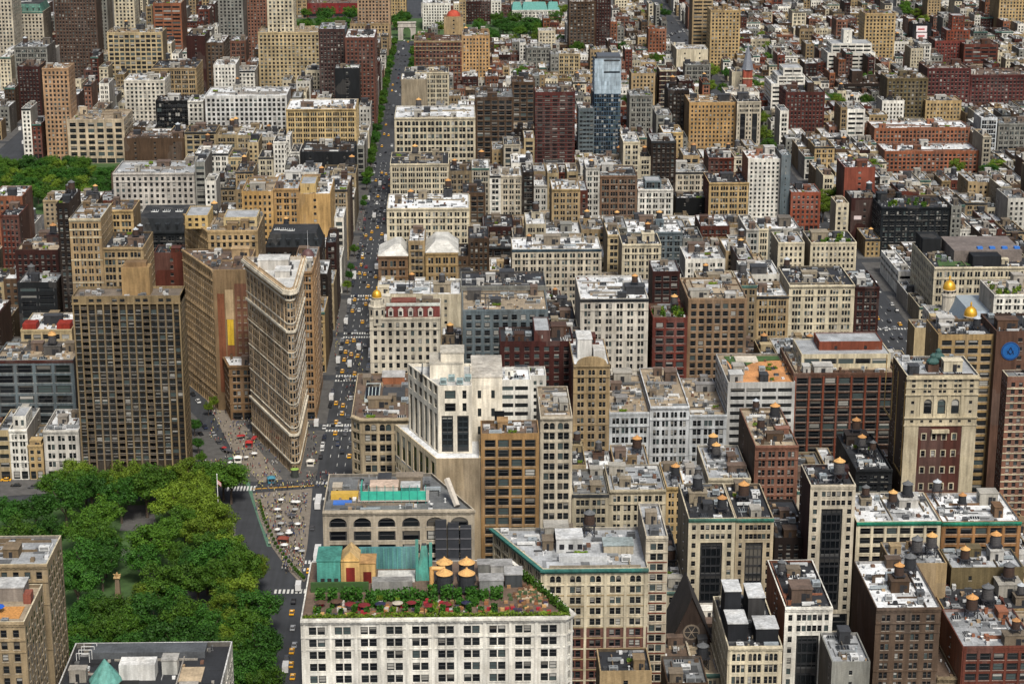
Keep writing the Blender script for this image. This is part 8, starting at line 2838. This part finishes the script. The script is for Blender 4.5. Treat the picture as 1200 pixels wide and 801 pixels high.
# people, far below: small figures with legs, torso, arms and head
def crowd(areas, n, seed, label):
    rng = random.Random(seed)
    mb = MB()
    o = link('crowd', None, None)
    for i in range(n):
        (xa, xb, ya, yb) = rng.choice(areas)
        x, y = on(rng.uniform(xa, xb), rng.uniform(ya, yb), .15)
        z, s = .15, rng.uniform(.9, 1.05)
        t = rng.uniform(0, 6.28)
        top = rng.choice([(.02, .02, .03), (.5, .5, .48), (.25, .04, .04), (.05, .08, .2), (.3, .28, .22), (.12, .12, .12), (.6, .55, .2)])
        leg = rng.choice([(.02, .025, .05), (.03, .03, .03), (.2, .17, .12)])
        skin = rng.choice([(.45, .28, .2), (.2, .11, .07), (.55, .36, .27)])
        ca, sa = math.cos(t), math.sin(t)
        for sd_ in (-1, 1):
            ox_, oy_ = ca * .1 * sd_, sa * .1 * sd_
            st = .14 * sd_
            mb.tube((x + ox_ - sa * st, y + oy_ + ca * st, z), (x + ox_, y + oy_, z + .85 * s), .065, .09, 5, leg)
            mb.tube((x + ca * .24 * sd_, y + sa * .24 * sd_, z + .8 * s), (x + ca * .2 * sd_, y + sa * .2 * sd_, z + 1.4 * s), .04, .055, 4, top)
        mb.lathe(x, y, [(.15, z + .82 * s), (.17, z + 1.0 * s), (.22, z + 1.38 * s), (.07, z + 1.48 * s), (.06, z + 1.54 * s)], 6, top)
        mb.lathe(x, y, [(.07, z + 1.52 * s), (.11, z + 1.62 * s), (.09, z + 1.75 * s), (.02, z + 1.8 * s)], 6, skin if rng.random() < .5 else (.03, .02, .015))
    me = mb.mesh('crowd', [M['cloth']])
    bpy.data.objects.remove(o)
    o = link('crowd', me)
    stuff(o)
    o['label'] = label
    o['category'] = 'crowd'
crowd([(300, 360, 578, 600), (312, 358, 600, 640), (330, 356, 640, 672)], 430, 31, 'people sitting and walking on the gravel plaza')
crowd([(246, 300, 470, 520), (262, 330, 520, 562), (225, 262, 540, 562)], 470, 32, 'people on the plaza and pavement beside the wedge-shaped tower')
crowd([(352, 392, 552, 572), (360, 372, 470, 545), (405, 425, 395, 470), (392, 398, 330, 420), (418, 428, 240, 330), (300, 360, 564, 576)], 400, 33, 'people crossing the avenue at the prow of the tower')

# monument, flagpole and marble arch
def monument():
    x, y = on(139, 706, .15)
    zt = 17.0
    o = link('monument', None, None, loc=(x, y, .15))
    mb = MB(); mb.box(-1.6, 1.6, -1.6, 1.6, 0, 2.0, lin((150, 138, 120))); part('plinth', mb, [M['wall']], o)
    mb = MB()
    b, t = rect(-1.1, 1.1, -1.1, 1.1), rect(-.7, .7, -.7, .7)
    mb.quads([[(*b[i], 2.0), (*b[(i + 1) % 4], 2.0), (*t[(i + 1) % 4], 10.5), (*t[i], 10.5)] for i in range(4)], lin((140, 120, 96))); part('shaft', mb, [M['wall']], o)
    mb = MB(); mb.box(-1.2, 1.2, -1.2, 1.2, 10.5, 11.1, lin((212, 176, 120)), bottom=True)
    for s in (-1, 1):
        mb.tube((0, 0, 11.3), (s * 1.5, 0, 12.0), .35, .12, 5, lin((216, 180, 120)))
    mb.lathe(0, 0, [(.5, 11.1), (.6, 11.8), (.2, 12.8)], 7, lin((206, 166, 110)))
    part('finial', mb, [M['wall']], o)
    tag(o, 'brown tapering stone monument with a tan winged top on the park lawn', 'monument')
monument()
def flagpole():
    x, y = on(257, 622, 0.15)
    o = link('flagpole', None, None, loc=(x, y, .15))
    mb = MB(); mb.lathe(0, 0, [(.6, 0), (.6, .6), (.22, .8), (.16, 25), (.3, 25.1), (.02, 25.7)], 8, lin((220, 220, 218))); part('pole', mb, [M['tmetal']], o)
    mb = MB()
    for i in range(7):
        mb.quads([[(.15 + j * .3, .12 * math.sin(j), 21.0 + i * .27 - j * .25), (.45 + j * .3, .12 * math.sin(j + 1), 20.75 + i * .27 - j * .25), (.45 + j * .3, .12 * math.sin(j + 1), 21.02 + i * .27 - j * .25), (.15 + j * .3, .12 * math.sin(j), 21.27 + i * .27 - j * .25)] for j in range(5)], (.4, .03, .03) if i % 2 == 0 else (.7, .7, .68))
    part('flag', mb, [M['cloth']], o)
    tag(o, 'white flagpole with a drooping striped flag at the edge of the park', 'flagpole')
flagpole()
def arch():
    x, y = on(477, 47, .15)
    o = link('triumphal_arch', None, None, loc=(x, y, .15))
    c = lin((190, 184, 174))
    mb = MB()
    for s in (-1, 1):
        mb.box(s * 6.8 - 2.7, s * 6.8 + 2.7, -2.5, 2.5, 0, 14, c)
    pts = [(4.1 * math.cos(t), 10 + 4.1 * math.sin(t)) for t in np.linspace(0, math.pi, 11)]
    mb.poly([(9.5, -2.5, 14)] + [(9.5, -2.5, 19)] + [(-9.5, -2.5, 19), (-9.5, -2.5, 14), (-4.1, -2.5, 14)] + [(4.1, -2.5, 14)], c)
    for (a, b) in zip(pts[:-1], pts[1:]):
        mb.quads([[(a[0], -2.4, a[1]), (a[0], -2.4, 14), (b[0], -2.4, 14), (b[0], -2.4, b[1])], [(a[0], -2.4, a[1]), (b[0], -2.4, b[1]), (b[0], 2.4, b[1]), (a[0], 2.4, a[1])]], c)
    mb.box(-9.5, 9.5, -2.45, 2.5, 14.02, 19, c)
    part('pier', mb, [M['wall']], o)
    mb = MB(); mb.box(-10.1, 10.1, -3.1, 3.1, 18.4, 19.6, mul(c, 1.05), bottom=True); mb.box(-10, 10, -3, 3, 14.2, 14.9, mul(c, 1.05), bottom=True); part('cornice', mb, [M['wall']], o)
    tag(o, 'small pale marble arch closing the end of the avenue', 'arch')
arch()
def spire():
    x = at(876, 80, 1780)[0]
    o = link('clock_tower', None, None, loc=(x, 1780, 0))
    mb = MB(); mb.box(-4, 4, -4, 4, 0, 38, lin((150, 78, 62))); mb.box(-4.5, 4.5, -4.5, 4.5, 30, 31, lin((200, 180, 150)), bottom=True); part('shaft', mb, [M['wall']], o)
    mb = MB(); mb.lathe(0, 0, [(5.6, 38), (5.2, 39), (.1, 60)], 8, lin((112, 116, 124)), cap=False, phase=math.pi / 8); part('spire', mb, [M['tmetal']], o)
    tag(o, 'slim red brick clock tower with a grey pointed spire', 'tower')
spire()

# ------------------------------------------------------------------ repeats with one label share one group
for lab, obs in LABELS.items():
    if len(obs) > 1:
        gset = {o.get('group') for o in obs}
        gname = obs[0].get('group') or obs[0]['category'] + ' repeats'
        for o in obs:
            o['group'] = gname
print('TRIS', sum(len(m.loops) - 2 * len(m.polygons) for m in bpy.data.meshes))
for q in TOOLONG:
    print('TOOLONG', len(q.split()), q)
print('OBJECTS', NOBJ[0], 'hand', len(HANDS), 'near', len(NEAR), 'far', len(FAR), 'tanks', TANKS[0], 'cars', NC[0])
